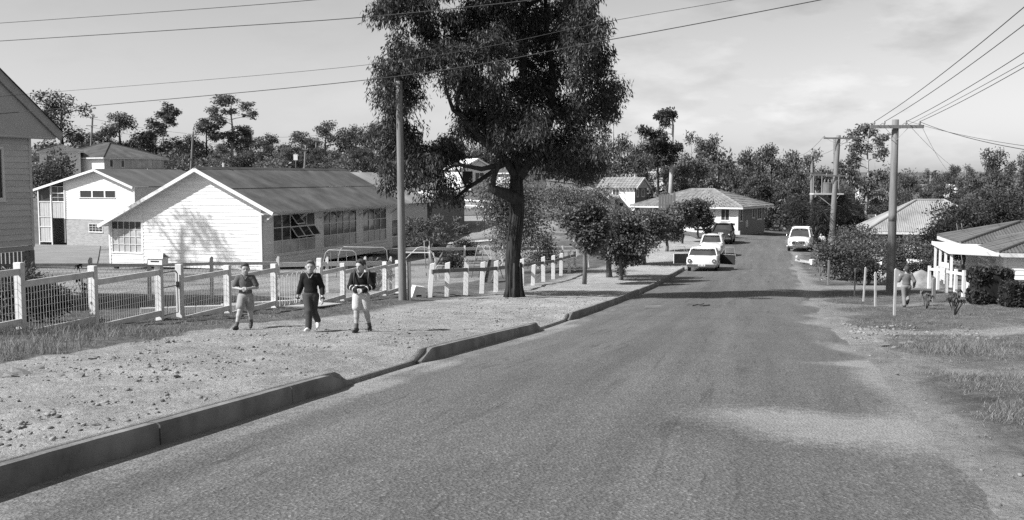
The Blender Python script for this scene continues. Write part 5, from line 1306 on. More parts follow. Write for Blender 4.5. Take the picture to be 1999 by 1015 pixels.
def tile_slope(parent, a, b, c, d, m, course=.42):
    a, b, c, d = map(Vector, (a, b, c, d)); n = (b-a).cross(d-a).normalized(); n = n if n.z > 0 else -n
    H = ((d+c)/2-(a+b)/2).length; k = max(2, int(H/course)); rng = random.Random(4)
    for i in range(k):
        t0, t1 = i/k, (i+1)/k; l0, r0, l1, r1 = a.lerp(d, t0), b.lerp(c, t0), a.lerp(d, t1), b.lerp(c, t1)
        mb = MB(); mm = max(1, int((r0-l0).length/.45))
        for j in range(mm):
            s0, s1 = j/mm+.004, (j+1)/mm-.004; z = .045+rng.uniform(-.008, .012)
            P = [l0.lerp(r0, s0), l0.lerp(r0, s1), l1.lerp(r1, s1), l1.lerp(r1, s0)]
            mb.hexa(P + [P[0]+n*z, P[1]+n*z, P[2]+n*.012, P[3]+n*.012])
        mb.build('tile_course', m, parent)
R18 = math.radians(18)
# ---------------------------------------------------------------- long school building
S0 = at(512, 527, 60.0)
school = thing('school_building', 'long white weatherboard school block with corrugated roof and banks of windows', 'school', S0, -R18)
# local: x to the right across the gable, y back along the block
Lb = 18.2; slope = .49; zr = .52+5.46 ; xr = -4.1
def rz_s(x): return zr - slope*abs(x-xr)
W_g = Wall(school, (-10.75, 0, 0), (1, 0, 0), (0, -1, 0))
def lim_g(z):
    a, b = 0.0, 10.75
    if z > rz_s(-10.75)-.08: a = max(a, (xr - (zr-.08-z)/slope) + 10.75)
    if z > rz_s(0)-.08: b = min(b, (xr + (zr-.08-z)/slope) + 10.75)
    return (min(a, b), max(a, b))
hole = (.22, 2.35, .85, 2.72)
W_g.boards('weatherboard', BOARD_W, 0, zr-.1, .21, lim_g, [hole])
W_g.quadp('wall_lining', BOARD_W, [(0.02, .02), (10.73, .02), (10.73, rz_s(0)-.12), (10.75+xr, zr-.15), (0.02, rz_s(-10.75)-.1)], -.3, -.13)
W_g.window(.22, 2.35, .85, 2.72, 5, 4, fw=.05, gms=[GLASS_PALE, GLASS_PALE, GLASS_PALE, GLASS])
W_g.box('corner_board', WHITE, -.02, .10, -.05, rz_s(-10.75)-.05, -.1, .05); W_g.box('corner_board', WHITE, 10.66, 10.78, -.35, rz_s(0)-.3, -.1, .05)
W_g.box('corner_board', WHITE, 2.42, 2.50, 0.0, 3.75, .024, .04)
W_s = Wall(school, (0, 0, 0), (0, 1, 0), (1, 0, 0))
wins = [(1.3, 6.3, 5), (7.5, 12.2, 5), (13.3, 17.1, 4)]
W_s.boards('weatherboard', BOARD_W, 0, 3.55, .21, lambda z: (0.0, Lb), [(a-.05, b+.05, .76, 3.25) for a, b, n in wins])
W_s.slab('wall_lining', BOARD_W, 0.02, Lb, 0, 3.6, [(a, b, .8, 3.2) for a, b, n in wins], .2)
for k, (a, b, n) in enumerate(wins):
    op_ = {(2, 1), (3, 1), (4, 1), (2, 2)} if k == 0 else ()
    wo = W_s.window(a, b, .8, 3.2, n, 3, WHITE, fw=.10, open_=op_, gms=[GLASS_PALE, GLASS, GLASS])
    for (i, j) in op_:       # awning sashes pushed out
        a0 = a+(b-a)*i/n+.03; a1 = a+(b-a)*(i+1)/n-.03; c1 = .8+2.4*(j+1)/3-.03; c0 = .8+2.4*j/3+.03; h = c1-c0; out = h*.62; zb = c1-h*.78
        mb = MB(); fr = [(a0, c1, .03), (a1, c1, .03), (a1, zb, out), (a0, zb, out)]; P = [W_s.pt(*q_) for q_ in fr]
        for q0, q1 in ((0,1),(1,2),(2,3),(3,0)): mb.bar(P[q0], P[q1], .05, .05)
        sash = mb.build('open_sash', WHITE_OLD, wo); MB().poly(P, [(0,1,2,3)]).build('pane', GLASS, sash)
# eave brackets
for y_ in (.15, 4.2, 7.0, 9.8, 12.7, 15.6, 18.0):
    MB().bar((.03, y_, 2.75), (.95, y_, 3.42), .07, .09).build('eave_bracket', WHITE, school)
MB().bar((0, -.02, 3.30), (1.1, -.02, 3.30), .06, .13).build('eave_tie', WHITE, school)
MB().prism([(.06,.01,3.37),(1.02,.01,3.37),(.06,.01,3.86)], (0, .04, 0)).build('eave_infill', TRIM_G, school)
# roof
ya, yb = -.55, Lb+.5; le, re = -11.15, 1.12
corrugated(school, (re, ya, rz_s(re)), (re, yb, rz_s(re)), (xr+2.45, yb, rz_s(xr+2.45)), (xr+2.45, ya, rz_s(xr+2.45)), ROOF_DK)
corrugated(school, (xr+2.5, ya, rz_s(xr+2.5)+.03), (xr+2.5, yb, rz_s(xr+2.5)+.03), (xr, yb, zr+.03), (xr, ya, zr+.03), ROOF_DK)
corrugated(school, (le, ya, rz_s(le)), (le, yb, rz_s(le)), (xr, yb, zr), (xr, ya, zr), ROOF_DK)
MB().prism([(xr-.22, ya, zr-.06), (xr, ya, zr+.09), (xr+.22, ya, zr-.06)], (0, yb-ya, 0)).build('ridge_capping', ROOF_DK, school)
for s_, xe in ((1, re), (-1, le)):
    a, b = Vector((xr, ya-.03, zr-.10)), Vector((xe, ya-.03, rz_s(xe)-.10)); MB().bar(a, b, .04, .20).build('bargeboard', WHITE, school)
    MB().bar((xe, ya, rz_s(xe)-.07), (xe, yb, rz_s(xe)-.07), .10, .10).build('gutter', TRIM_G if s_ == 1 else WHITE, school)
MB().prism([(le+.05, -.02, rz_s(le)-.1), (xr, -.02, zr-.1), (xr, -.02, zr-.05), (le+.05, -.02, rz_s(le)-.04)], (0, -.5, 0)).prism([(re-.05, -.02, rz_s(re)-.1), (xr, -.02, zr-.1), (xr, -.02, zr-.05), (re-.05, -.02, rz_s(re)-.04)], (0, -.5, 0)).build('verge_soffit', WHITE, school)
MB().tube([(xr-.1, 2.6, zr-.2), (xr-.1, 2.6, zr+.35)], .06, 6).build('vent_pipe', WHITE, school)
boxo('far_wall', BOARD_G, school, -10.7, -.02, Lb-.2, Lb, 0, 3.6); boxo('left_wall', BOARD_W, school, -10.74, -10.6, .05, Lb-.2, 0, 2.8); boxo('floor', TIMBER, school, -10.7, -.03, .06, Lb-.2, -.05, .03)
for x_ in (-10.5, -8, -5.5, -3, -.3):
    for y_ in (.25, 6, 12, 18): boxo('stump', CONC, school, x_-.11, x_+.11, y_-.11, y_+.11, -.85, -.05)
MB().tube([(.08, -.06, -.5), (.08, -.06, 3.2)], .05, 6).build('downpipe', TRIM_G, school)
# ---------------------------------------------------------------- light-roofed wing beyond the school
w0 = at(690, 440, 84.0); w0.z = gz(w0.x, w0.y)
wing = thing('school_wing', 'pale-roofed school wing beyond the far end of the long block', 'school', w0, -R18)
zb = lambda py, d_=84: at(690, py, d_).z-w0.z
corrugated(wing, (4.0, -1.5, zb(398)), (4.0, 9, zb(398)), (-1.2, 9, zb(336)), (-1.2, -1.5, zb(336)), ROOF_LT)
corrugated(wing, (-6.5, -1.5, zb(398)), (-6.5, 9, zb(398)), (-1.2, 9, zb(336)), (-1.2, -1.5, zb(336)), ROOF_LT)
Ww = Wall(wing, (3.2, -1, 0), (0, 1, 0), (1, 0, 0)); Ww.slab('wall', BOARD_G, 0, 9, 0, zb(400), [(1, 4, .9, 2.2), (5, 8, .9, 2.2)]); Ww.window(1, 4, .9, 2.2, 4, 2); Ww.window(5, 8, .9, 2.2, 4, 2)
Wq = Wall(wing, (-6, -1, 0), (1, 0, 0), (0, -1, 0)); Wq.slab('wall', BOARD_W, 0, 9.2, 0, zb(404)); Wq.quadp('gable', BOARD_W, [(0, zb(403)), (9.2, zb(403)), (4.8, zb(340))], -.1, 0)
l0 = at(806, 440, 92.0); l0.z = gz(l0.x, l0.y)
link_b = thing('school_annexe', 'flat white-roofed annexe with dark wall right of the timber pole', 'school', l0, -R18)
zq = lambda py: at(806, py, 92).z-l0.z
boxo('roof', ROOF_WH, link_b, -3.2, 2.4, -.9, 8, zq(386), zq(374)); boxo('wall', BOARD_W, link_b, -3.0, 1.0, -.5, 7.8, 0, zq(386.5)); boxo('end_wall', TIMBER, link_b, 1.0, 2.0, -.3, 7.8, 0, zq(386.5))
MB().prism([(-3.6, -3.2, zq(410)), (.8, -3.2, zq(410)), (.8, -.52, zq(392)), (-3.6, -.52, zq(392))], (0, 0, .08)).build('awning_roof', ROOF_LT, link_b); boxo('awning_fascia', WHITE, link_b, -3.6, .8, -3.26, -3.2, zq(414), zq(409))
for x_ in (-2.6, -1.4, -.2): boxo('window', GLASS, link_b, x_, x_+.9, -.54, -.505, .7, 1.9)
# ---------------------------------------------------------------- two-storey school building on the left
B0 = at(131, 480, 92.0)
two = thing('two_storey_school', 'two-storey school building with boarded gable above a brick ground floor', 'school', B0, -R18)
g0 = gz(B0.x, B0.y)-B0.z
ap = (3.6, 6.9); ev = (7.6, 5.35); el = (-3.15, 5.1)
def top2(u): return ap[1]-(ap[1]-ev[1])/(ev[0]-ap[0])*(u-ap[0]) if u > ap[0] else ap[1]-(ap[1]-el[1])/(ap[0]-el[0])*(ap[0]-u)
W2 = Wall(two, (0, 0, 0), (1, 0, 0), (0, -1, 0))
def lim2(z):
    a, b = 0.0, 7.3
    if z > top2(0)-.1: a = max(a, ap[0]-(ap[1]-.1-z)*(ap[0]-el[0])/(ap[1]-el[1]))
    if z > top2(7.3)-.1: b = min(b, ap[0]+(ap[1]-.1-z)*(ev[0]-ap[0])/(ap[1]-ev[1]))
    return (min(a, b), max(a, b))
win2 = [(1.65, 2.85), (3.0, 4.2), (4.35, 5.4)]
W2.boards('weatherboard', BOARD_W, 2.42, 6.8, .2, lim2, [(1.55, 5.5, 4.3, 5.02)])
W2.quadp('wall_lining', BOARD_W, [(0, 2.45), (7.3, 2.45), (7.3, top2(7.3)-.2), (ap[0], ap[1]-.2), (0, top2(0)-.2)], -.3, -.14)
for a, b in win2: W2.window(a, b, 4.38, 4.96, 1, 1, fw=.07, sill=False)
BRICK = bpy.data.materials.new('pale_brickwork'); BRICK.use_nodes = True
def brick_mat(m, c1, c2, mo, sc):
    N, L = m.node_tree.nodes, m.node_tree.links; b = N.new('ShaderNodeTexBrick'); b.inputs['Color1'].default_value = G(c1); b.inputs['Color2'].default_value = G(c2); b.inputs['Mortar'].default_value = G(mo)
    b.inputs['Scale'].default_value = sc; b.inputs['Mortar Size'].default_value = .012; b.inputs['Brick Width'].default_value = .5; b.inputs['Row Height'].default_value = .17
    t = N.new('ShaderNodeTexCoord'); mp_ = N.new('ShaderNodeMapping'); mp_.inputs['Rotation'].default_value = (math.pi/2, 0, 0); L.new(t.outputs['Object'], mp_.inputs[0]); L.new(mp_.outputs[0], b.inputs[0])
    L.new(b.outputs[0], N['Principled BSDF'].inputs['Base Color']); N['Principled BSDF'].inputs['Roughness'].default_value = .9; return m
brick_mat(BRICK, .24, .34, .42, 2.0)
W2.slab('brick_wall', BRICK, 0, 7.3, g0-.2, 2.40, [(2.5, 3.9, 1.35, 2.0)], .25)
W2.window(2.5, 3.9, 1.35, 2.0, 4, 3, fw=.05)
W2.box('corner_board', WHITE, -.03, .1, 2.42, top2(0)-.1, -.1, .05); W2.box('corner_board', WHITE, 7.2, 7.33, 2.42, top2(7.3)-.1, -.1, .05)
# stair porch on the left
for u in (-2.95, -1.55, -.05): W2.box('porch_post', WHITE, u-.05, u+.05, g0-.1 if u < -1 else 2.45, top2(u)-.15, .0, .1)
for z in (.35, 1.7, 2.6, 3.95): W2.box('porch_rail', WHITE, -2.9, -1.6, z-.03, z+.03, .02, .08)
RIBB = mat('ribbed_panel_sheet', .40, .6, .1)
def ribbed(u0, u1, z0, z1):
    n = int((u1-u0)/.22); mb = MB()
    for i in range(n):
        a, b = u0+(u1-u0)*i/n, u0+(u1-u0)*(i+1)/n; W2.block(mb, a+.012, b-.012, z0, z1, -.02, .02+.008*(i % 2))
    mb.build('panel', RIBB, two)
ribbed(-2.9, -1.6, .4, 1.66); ribbed(-2.9, -1.6, 1.74, 2.56); ribbed(-2.9, -1.6, 2.66, 3.9); ribbed(-1.5, -.1, 2.5, 3.9)
W2.window(-1.45, -.15, 4.0, 4.7, 2, 2, fw=.04); W2.window(-1.45, -.15, 4.78, 5.3, 2, 1, fw=.04); W2.window(-2.85, -1.65, 4.05, 5.0, 1, 1, TIMBER, fw=.03)
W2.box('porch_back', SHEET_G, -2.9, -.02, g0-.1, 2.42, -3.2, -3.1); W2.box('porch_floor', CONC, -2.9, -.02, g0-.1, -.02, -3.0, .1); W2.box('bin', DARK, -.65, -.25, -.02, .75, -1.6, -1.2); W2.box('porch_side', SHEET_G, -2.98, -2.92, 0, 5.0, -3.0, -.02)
W2.box('far_bench', WHITE_OLD, -1.4, -.3, .95, 1.05, -3.08, -2.8)
# roof sheets, barge boards
for (x0_, z0_), (x1_, z1_) in ((el, ap), (ev, ap)):
    corrugated(two, (x0_, -.5, z0_), (x0_, 12, z0_), (x1_, 12, z1_), (x1_, -.5, z1_), ROOF_MID)
    MB().bar((x0_, -.52, z0_-.11), (x1_, -.52, z1_-.11), .05, .2).build('bargeboard', WHITE, two)
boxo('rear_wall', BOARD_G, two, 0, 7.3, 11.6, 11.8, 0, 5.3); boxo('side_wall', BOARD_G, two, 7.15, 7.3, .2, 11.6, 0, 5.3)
boxo('right_awning_post', WHITE, two, 7.55, 7.65, -.3, -.2, 3.6, 5.3); boxo('roof_box', WHITE, two, -.9, .1, 3.0, 4.0, top2(-.9), top2(-.9)+.75)
# school yard seal
yd = [on(30, 70), on(182, 62), on(182, 90), on(131, 91.5), on(40, 93)]
sy = MB(); N_ = 12
a_, b_, c_, d_ = on(-10, 66), on(186, 64.5), on(196, 92), on(20, 93)
for i in range(N_+1):
    for j in range(N_+1):
        p = a_.lerp(b_, i/N_).lerp(d_.lerp(c_, i/N_), j/N_); sy.v.append((p.x, p.y, gz(p.x, p.y)+.06))
for i in range(N_):
    for j in range(N_): k_ = i*(N_+1)+j; sy.f.append((k_, k_+1, k_+N_+2, k_+N_+1))
o = sy.build('school_yard', mat('yard_bitumen', .20, .9, .15, .6)); o['kind'] = 'structure'
# path strips near the playground seen under the bare tree
for k, (p0, p1, w) in enumerate([((786, 76), (870, 79), 1.6), ((786, 84), (960, 86), 1.0)]):
    a, b = on(*p0), on(*p1); mb = MB()
    for i in range(13):
        q_ = a.lerp(b, i/12)
        for s_ in (-.5, .5): mb.v.append((q_.x, q_.y+s_*w, gz(q_.x, q_.y+s_*w)+.07))
    mb.f = [(2*i, 2*i+2, 2*i+3, 2*i+1) for i in range(12)]
    o = mb.build('path', CONC_PALE); o['kind'] = 'structure'
# ---------------------------------------------------------------- near house at the left edge
H0 = at(65, 478, 31.0)
nh = thing('near_house', 'raised grey weatherboard house cut off by the left edge', 'house', H0, -math.radians(19))
gH = gz(H0.x, H0.y)-H0.z
# local y runs away along the street wall, x out to the street
Wn = Wall(nh, (0, -7, 0), (0, 1, 0), (1, 0, 0))
Wn.boards('weatherboard', BOARD_G, 0, 3.22, .178, lambda z: (0, 7.0), [(4.5, 5.97, .0+1.4, 2.92)])
Wn.slab('wall_lining', BOARD_G, 0, 6.98, 0, 3.2, [(4.6, 5.9, 1.45, 2.85)], .15)
Wn.window(4.6, 5.9, 1.45, 2.85, 2, 1, fw=.09)
Wn.box('corner_board', BOARD_G, 6.93, 7.03, -.05, 3.2, -.12, .035)
zg = 3.25; rise = .72
Wn.quadp('gable_sheet', SHEET_G, [(-.8, zg), (7.8, zg), (3.5, zg+4.3*rise)], .25, .30)
Wn.box('gable_soffit', SHEET_G, -.75, 7.75, zg-.05, zg-.004, -.02, .3)
mb = MB()
for s_ in (1, -1):
    a = Wn.pt(3.5, zg+4.3*rise+.12, .36); b = Wn.pt(3.5+s_*4.42, zg+4.3*rise+.12-4.42*rise, .36)
    MB().bar(a, b, .05, .26).build('bargeboard', TRIM_G, nh)
    lo, hi = Wn.pt(3.5+s_*4.48, zg+4.3*rise+.3-4.48*rise, .45), Wn.pt(3.5, zg+4.3*rise+.3, .45); back = Vector((-9, 0, 0))
    corrugated(nh, lo, lo+back, hi+back, hi, ROOF_DK)
Wr = Wall(nh, (0, 0, 0), (-1, 0, 0), (0, 1, 0)); Wr.slab('rear_wall', BOARD_G, 0, 8, 0, 3.2)
Wn.box('bearer', TRIM_G, 0, 7.0, -.16, -.02, -.12, .02)
n = 46
for i in range(n):
    u = 7.0*(i+.2)/n; MBb = Wn.box('batten', TIMBER, u, u+.085, gH-.1, -.17, -.03, 0.0)
Wn.box('batten_rail', TIMBER, 0, 7.0, (gH)/2-.05, (gH)/2+.05, -.08, -.035); Wn.box('corner_stump', TIMBER, 6.85, 7.02, gH-.2, -.16, -.2, .02)
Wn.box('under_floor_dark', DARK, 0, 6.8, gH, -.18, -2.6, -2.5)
# ---------------------------------------------------------------- hip-roofed house on the hill, left
C0 = at(204, 335, 150.0); zc = lambda py: at(204, py, 150).z-C0.z
hh_ = thing('hip_roofed_house', 'raised hip-roofed house on the hill behind the two-storey school', 'house', C0, math.radians(60))
gC = gz(C0.x, C0.y)-C0.z
WcR = Wall(hh_, (0, 0, 0), (1, 0, 0), (0, -1, 0)); WcL = Wall(hh_, (-.001, 12.5, 0), (0, -1, 0), (-1, 0, 0))
WcR.slab('wall', SHEET_G, 0, 11, 0, zc(308), [(1.0, 1.5, .7, 1.7), (3.0, 3.5, .7, 1.7), (4.8, 10.8, .6, 1.9)]); WcR.window(1.0, 1.5, .7, 1.7); WcR.window(3.0, 3.5, .7, 1.7); WcR.window(4.8, 10.8, .6, 1.9, 3, 1, TRIM_G, GLASS_PALE)
WcL.slab('wall', BOARD_W, 0, 12.5, 0, zc(308)); boxo('rear_wall', SHEET_G, hh_, 0, 11, 12.3, 12.48, 0, 2)
hip_roof(hh_, 0, 11, 0, 12.5, zc(307), zc(276), ROOF_DK, over=.55)
for x_ in (.2, 5, 10.6): boxo('stump', TRIM_G, hh_, x_-.12, x_+.12, 0.05, .3, gC-.3, 0)
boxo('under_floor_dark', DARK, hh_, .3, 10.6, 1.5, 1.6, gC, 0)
C1 = at(115, 345, 150.0); z1_ = lambda py: at(115, py, 150).z-C1.z
an = thing('white_wing_house', 'white walled wing with small hip roof left of the hip-roofed house', 'house', C1, math.radians(24))
boxo('wall', BOARD_W, an, -2.5, 3.0, 0, 5, gz(C1.x, C1.y)-C1.z, z1_(296)); hip_roof(an, -2.5, 3.0, 0, 5, z1_(295), z1_(282), ROOF_DK, over=.4)
for x_ in (-1.5, .6): boxo('window', GLASS, an, x_, x_+.9, -.04, -.005, z1_(322), z1_(305))
# ---------------------------------------------------------------- generic far houses
def simple_house(name, label, px, py_base, d_, w, l, py_eave, py_ridge, rot, wall_m, roof_m, kind='hip', wins=(), cat='house', gable_m=None, side_m=None):
    p = at(px, py_base, d_); t = thing(name, label, cat, p, rot); z = lambda py: at(px, py, d_).z-p.z; g_ = min(0, gz(p.x, p.y)-p.z)-.4; ze = z(py_eave); zr_ = z(py_ridge)
    WF = Wall(t, (-w/2, 0, 0), (1, 0, 0), (0, -1, 0)); WS = Wall(t, (w/2, .0, 0), (0, 1, 0), (1, 0, 0)); WL = Wall(t, (-w/2, l, 0), (0, -1, 0), (-1, 0, 0))
    WF.slab('wall', wall_m, 0, w, g_, ze, [q_[1:5] for q_ in wins if q_[0] == 'f']); WS.slab('wall', side_m or wall_m, .001, l, g_, ze, [q_[1:5] for q_ in wins if q_[0] == 's']); WL.slab('wall', wall_m, .001, l-.13, g_, ze)
    boxo('rear_wall', wall_m, t, -w/2+.13, w/2-.13, l-.14, l-.02, g_, ze)
    for q_ in wins: (WF if q_[0] == 'f' else WS).window(*q_[1:5], *q_[5:7], fw=.09)
    if kind == 'hip': hip_roof(t, -w/2, w/2, 0, l, ze+.02, zr_, roof_m, tile=roof_m is TILE)
    else:      # gable to the front ('gf') or to the side ('gs')
        o_ = .45
        if kind == 'gf':
            for s_ in (-1, 1):
                f_ = ((s_*(w/2+o_), -o_, ze), (s_*(w/2+o_), l+o_, ze), (0, l+o_, zr_), (0, -o_, zr_)); (tile_slope(t, *f_, roof_m) if roof_m is TILE else corrugated(t, *f_, roof_m))
                MB().bar((s_*(w/2+o_), -o_-.02, ze-.1), (0, -o_-.02, zr_-.1), .06, .2).build('bargeboard', WHITE, t)
            WF.quadp('gable', gable_m or wall_m, [(0, ze), (w, ze), (w/2, zr_-.15)], -.1, -.005)
        else:
            for s_ in (0, 1):
                y0_ = -o_ if s_ == 0 else l+o_; f_ = ((-w/2-o_, y0_, ze), (w/2+o_, y0_, ze), (w/2+o_, l/2, zr_), (-w/2-o_, l/2, zr_)); (tile_slope(t, *f_, roof_m) if roof_m is TILE else corrugated(t, *f_, roof_m))
                MB().bar((w/2+o_+.02, y0_, ze-.1), (w/2+o_+.02, l/2, zr_-.1), .06, .2).build('bargeboard', WHITE, t)
            WS.quadp('gable', gable_m or wall_m, [(0, ze), (l, ze), (l/2, zr_-.15)], .30, .36)
    return t, z
# white gabled house seen under the big gum
t, z = simple_house('white_house', 'white gabled house seen beneath the left side of the big crown', 932, 366, 140, 4.6, 8, 331, 309, .35, BOARD_W, ROOF_WH, 'gf', [('f', 2.0, 3.2, .7, 2.0, 2, 1), ('f', 3.5, 4.3, .7, 2.0, 1, 1)])
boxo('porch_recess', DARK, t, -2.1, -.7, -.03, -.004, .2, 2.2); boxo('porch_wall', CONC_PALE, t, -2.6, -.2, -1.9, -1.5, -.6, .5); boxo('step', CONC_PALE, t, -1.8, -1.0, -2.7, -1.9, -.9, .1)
boxo('garden_wall', CONC_PALE, t, -3.2, 4.2, -4.3, -4.0, -1.6, -.3)
simple_house('grey_house', 'low grey house just right of the big gum trunk in the distance', 1040, 362, 145, 4.5, 7, 337, 315, .5, BOARD_W, ROOF_DK, 'hip', [('f', .6, 1.6, .7, 1.7, 1, 1), ('f', 2.6, 3.6, .7, 1.7, 1, 1)])
# two-storey brick house
DBRICK = brick_mat(bpy.data.materials.new('dark_brickwork'), .15, .20, .20, 2.0) if False else None
DBRICK = bpy.data.materials.new('dark_brickwork'); DBRICK.use_nodes = True; brick_mat(DBRICK, .15, .20, .22, 2.0)
R32 = -math.radians(32)
t, z = simple_house('brick_house', 'two-storey brick house with tiled gable roof behind the street trees', 1205, 412, 124, 4.6, 3.4, 367, 346, R32, BOARD_W, TILE, 'gs', [('f', 1.7, 2.5, 1.9, 2.6, 2, 1), ('f', .6, 1.2, .1, 1.0, 1, 1), ('f', 1.6, 2.1, .1, 1.0, 1, 1), ('f', 2.6, 3.1, .1, 1.0, 1, 1), ('s', .6, .95, 1.8, 2.6, 1, 1), ('s', 2.0, 2.7, 1.8, 2.6, 2, 1)], gable_m=SHEET_G, side_m=DBRICK)
# tiled house at the bend
TH0 = at(1440, 457, 100.0); th = thing('tiled_house', 'low house with hipped tile roof and garage slats at the bend', 'house', TH0, R32); zt_ = lambda py: at(1440, py, 100).z-TH0.z
WF = Wall(th, (-10.5, 0, 0), (1, 0, 0), (0, -1, 0)); WS = Wall(th, (0, 0, 0), (0, 1, 0), (1, 0, 0)); ze = zt_(404)
fw_ = [(3.9, 4.5, 1.0, 2.5), (5.3, 6.9, 1.55, 2.45), (8.8, 9.6, 1.35, 2.45)]
WF.slab('wall', BOARD_W, 0, 10.5, -.6, ze, fw_+[(1.2, 3.2, .7, 2.55)]); WS.slab('wall', DBRICK, .001, 8.0, -.6, ze, [(.6, 1.2, 1.3, 2.4), (4.3, 4.8, 1.5, 2.5), (5.8, 7.0, 1.3, 2.4)])
for a in fw_: WF.window(*a, 3 if a[1]-a[0] > 1.2 else 2 if a[1]-a[0] > .7 else 1, 1, fw=.09)
for a in ((.6, 1.2, 1.3, 2.4, 1), (4.3, 4.8, 1.5, 2.5, 1), (5.8, 7.0, 1.3, 2.4, 2)): WS.window(*a, 1, fw=.09)
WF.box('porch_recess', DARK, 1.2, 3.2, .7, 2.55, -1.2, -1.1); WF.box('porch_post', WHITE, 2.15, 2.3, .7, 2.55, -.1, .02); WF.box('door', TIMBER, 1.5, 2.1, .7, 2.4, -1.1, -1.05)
for z_ in (.25, .85): WF.box('garage_gap', DARK, 6.0, 8.4, z_, z_+.2, .004, .02); WF.box('garage_gap', DARK, 8.6, 10.2, z_, z_+.2, .004, .02)
WF.box('corner_board', WHITE, 10.35, 10.53, -.5, ze, -.1, .04); WS.box('meter_box', WHITE_OLD, 2.2, 2.6, .6, 1.3, .0, .12); WF.box('low_wall', CONC_PALE, 10.0, 10.9, -.6, .35, .3, .5)
hip_roof(th, -10.5, 0, 0, 8.0, ze, zt_(371), TILE, over=.75, tile=True)
MB().tube([(-3.5, 1.6, zt_(395)), (-3.5, 1.6, zt_(380))], .06, 6).build('flue', TRIM_G, th); 
rear = boxo('rear_wall', BOARD_W, th, -10.4, -.1, 7.8, 7.95, -.6, ze)
pn = thing('porch_screen', 'tall slatted screen beside the tiled house porch', 'screen', at(1302, 418, 103)); 
for i in range(6): boxo('slat', TIMBER_LT, pn, -.85+i*.29, -.85+i*.29+.25, 0, .05, -1.6, 1.95+(.1 if i % 2 else 0))
# ---------------------------------------------------------------- right-hand houses
t, z = simple_house('pale_roofed_house', 'white house with blotchy pale iron hip roof among dark garden trees', 1826, 512, 75, 9.0, 7.0, 453, 393, -math.radians(14), BOARD_W, ROOF_LT, 'hip', [('f', 1.0, 2.2, .9, 2.1, 2, 1), ('f', 3.4, 4.6, .9, 2.1, 2, 1)])
simple_house('white_cottage', 'small white-walled cottage with grey gable left of the pale-roofed house', 1672, 474, 104, 3.6, 5, 448, 420, -math.radians(8), BOARD_W, ROOF_MID, 'gs', [('f', 1.2, 1.9, .4, .9, 1, 1)], gable_m=SHEET_G)
simple_house('far_white_house', 'tiny white house on the far hill at the right', 1893, 384, 230, 5.5, 7, 370, 360, .3, BOARD_W, ROOF_WH, 'gf', [('f', 1, 2, .5, 1.2, 1, 1)])
simple_house('dark_roofed_house', 'dark roof peeping over the garden trees behind the porch house', 1925, 450, 84, 5.0, 6, 446, 419, .25, BOARD_G, ROOF_DK, 'gf', [('f', 1, 2, .2, .7, 1, 1)])
simple_house('hill_house', 'little pale house far behind the dark pole on the hill', 1722, 372, 210, 5, 6, 356, 346, .2, BOARD_W, ROOF_DK, 'gf', [('f', 1, 2, .5, 1.2, 1, 1)])
simple_house('valley_house', 'low pale house in the trees above the tiled roof', 1392, 384, 190, 9, 6, 374, 364, -.2, BOARD_W, ROOF_LT, 'hip', [('f', 1, 3, .4, 1.0, 2, 1), ('f', 5, 7, .4, 1.0, 2, 1)])
simple_house('ridge_house', 'white house glimpsed between gums left of the slender gum', 1255, 340, 175, 7, 6, 322, 310, -.1, BOARD_W, ROOF_WH, 'gf', [('f', 1, 2.4, .8, 1.8, 2, 1), ('f', 4.4, 5.8, .8, 1.8, 2, 1)])
simple_house('bend_house', 'pale wall of a house glimpsed left of the brick two-storey house', 1135, 410, 120, 6, 6, 385, 366, -.3, BOARD_W, ROOF_LT, 'hip', [('f', 1, 2, .5, 1.2, 1, 1)])
# near right house with flat white porch
Q0 = at(1962, 492, 44.0); ph = thing('porch_house', 'white boarded house with flat porch roof and corrugated hip roof at the right edge', 'house', Q0, -math.radians(14))
gQ = gz(Q0.x, Q0.y)-Q0.z; base_ = max(gQ+.3, -1.7) if False else at(1962, 560, 44).z-Q0.z+.25
WA = Wall(ph, (0, 0, 0), (1, 0, 0), (0, -1, 0)); WB = Wall(ph, (0, 6.5, 0), (0, -1, 0), (-1, 0, 0)); WC = Wall(ph, (-.75, 4.6, 0), (1, 0, 0), (0, -1, 0))
WA.boards('weatherboard', BOARD_W, gQ+.35, -.05, .2, lambda z_: (0, 6)); WA.slab('wall_lining', BOARD_W, .02, 6, gQ+.35, -.05, [], .12)
WB.boards('weatherboard', BOARD_W, gQ+.35, -.05, .2, lambda z_: (1.9, 6.5)); WB.slab('wall_lining', BOARD_W, 1.9, 6.48, gQ+.35, -.05, [], .12)
WC.boards('weatherboard', BOARD_W, gQ+.35, .15, .2, lambda z_: (0, .75)); WC.slab('wall_lining', BOARD_W, 0.02, .75, gQ+.35, .15, [], .12)
WA.box('corner_board', WHITE, -.05, .08, gQ+.3, -.03, -.08, .04); WA.box('base_board', WHITE, 0, 6, gQ-.2, gQ+.34, -.3, -.15); WB.box('base_board', TRIM_G, 1.9, 6.4, gQ-.2, gQ+.34, -.3, -.15)
hip_roof(ph, 0, 7.5, 0, 6.0, 0.0, .95, ROOF_MID, over=.35)
hip_roof(ph, -.75, 6.5, 4.6, 10.5, .10, .98, ROOF_MID, over=.35)
MB().prism([(-2.3, -.55, -.02), (-.36, -.55, -.10), (-.36, 4.3, -.04), (-2.3, 4.3, .10)], (0, 0, .07)).build('porch_roof', ROOF_WH, ph); MB().bar((-2.32, -.56, 0.0), (-.36, -.56, -.07), .05, .16).build('porch_fascia', WHITE, ph); MB().bar((-2.32, -.56, 0.0), (-2.32, 4.3, .1), .05, .16).build('porch_fascia', WHITE, ph)
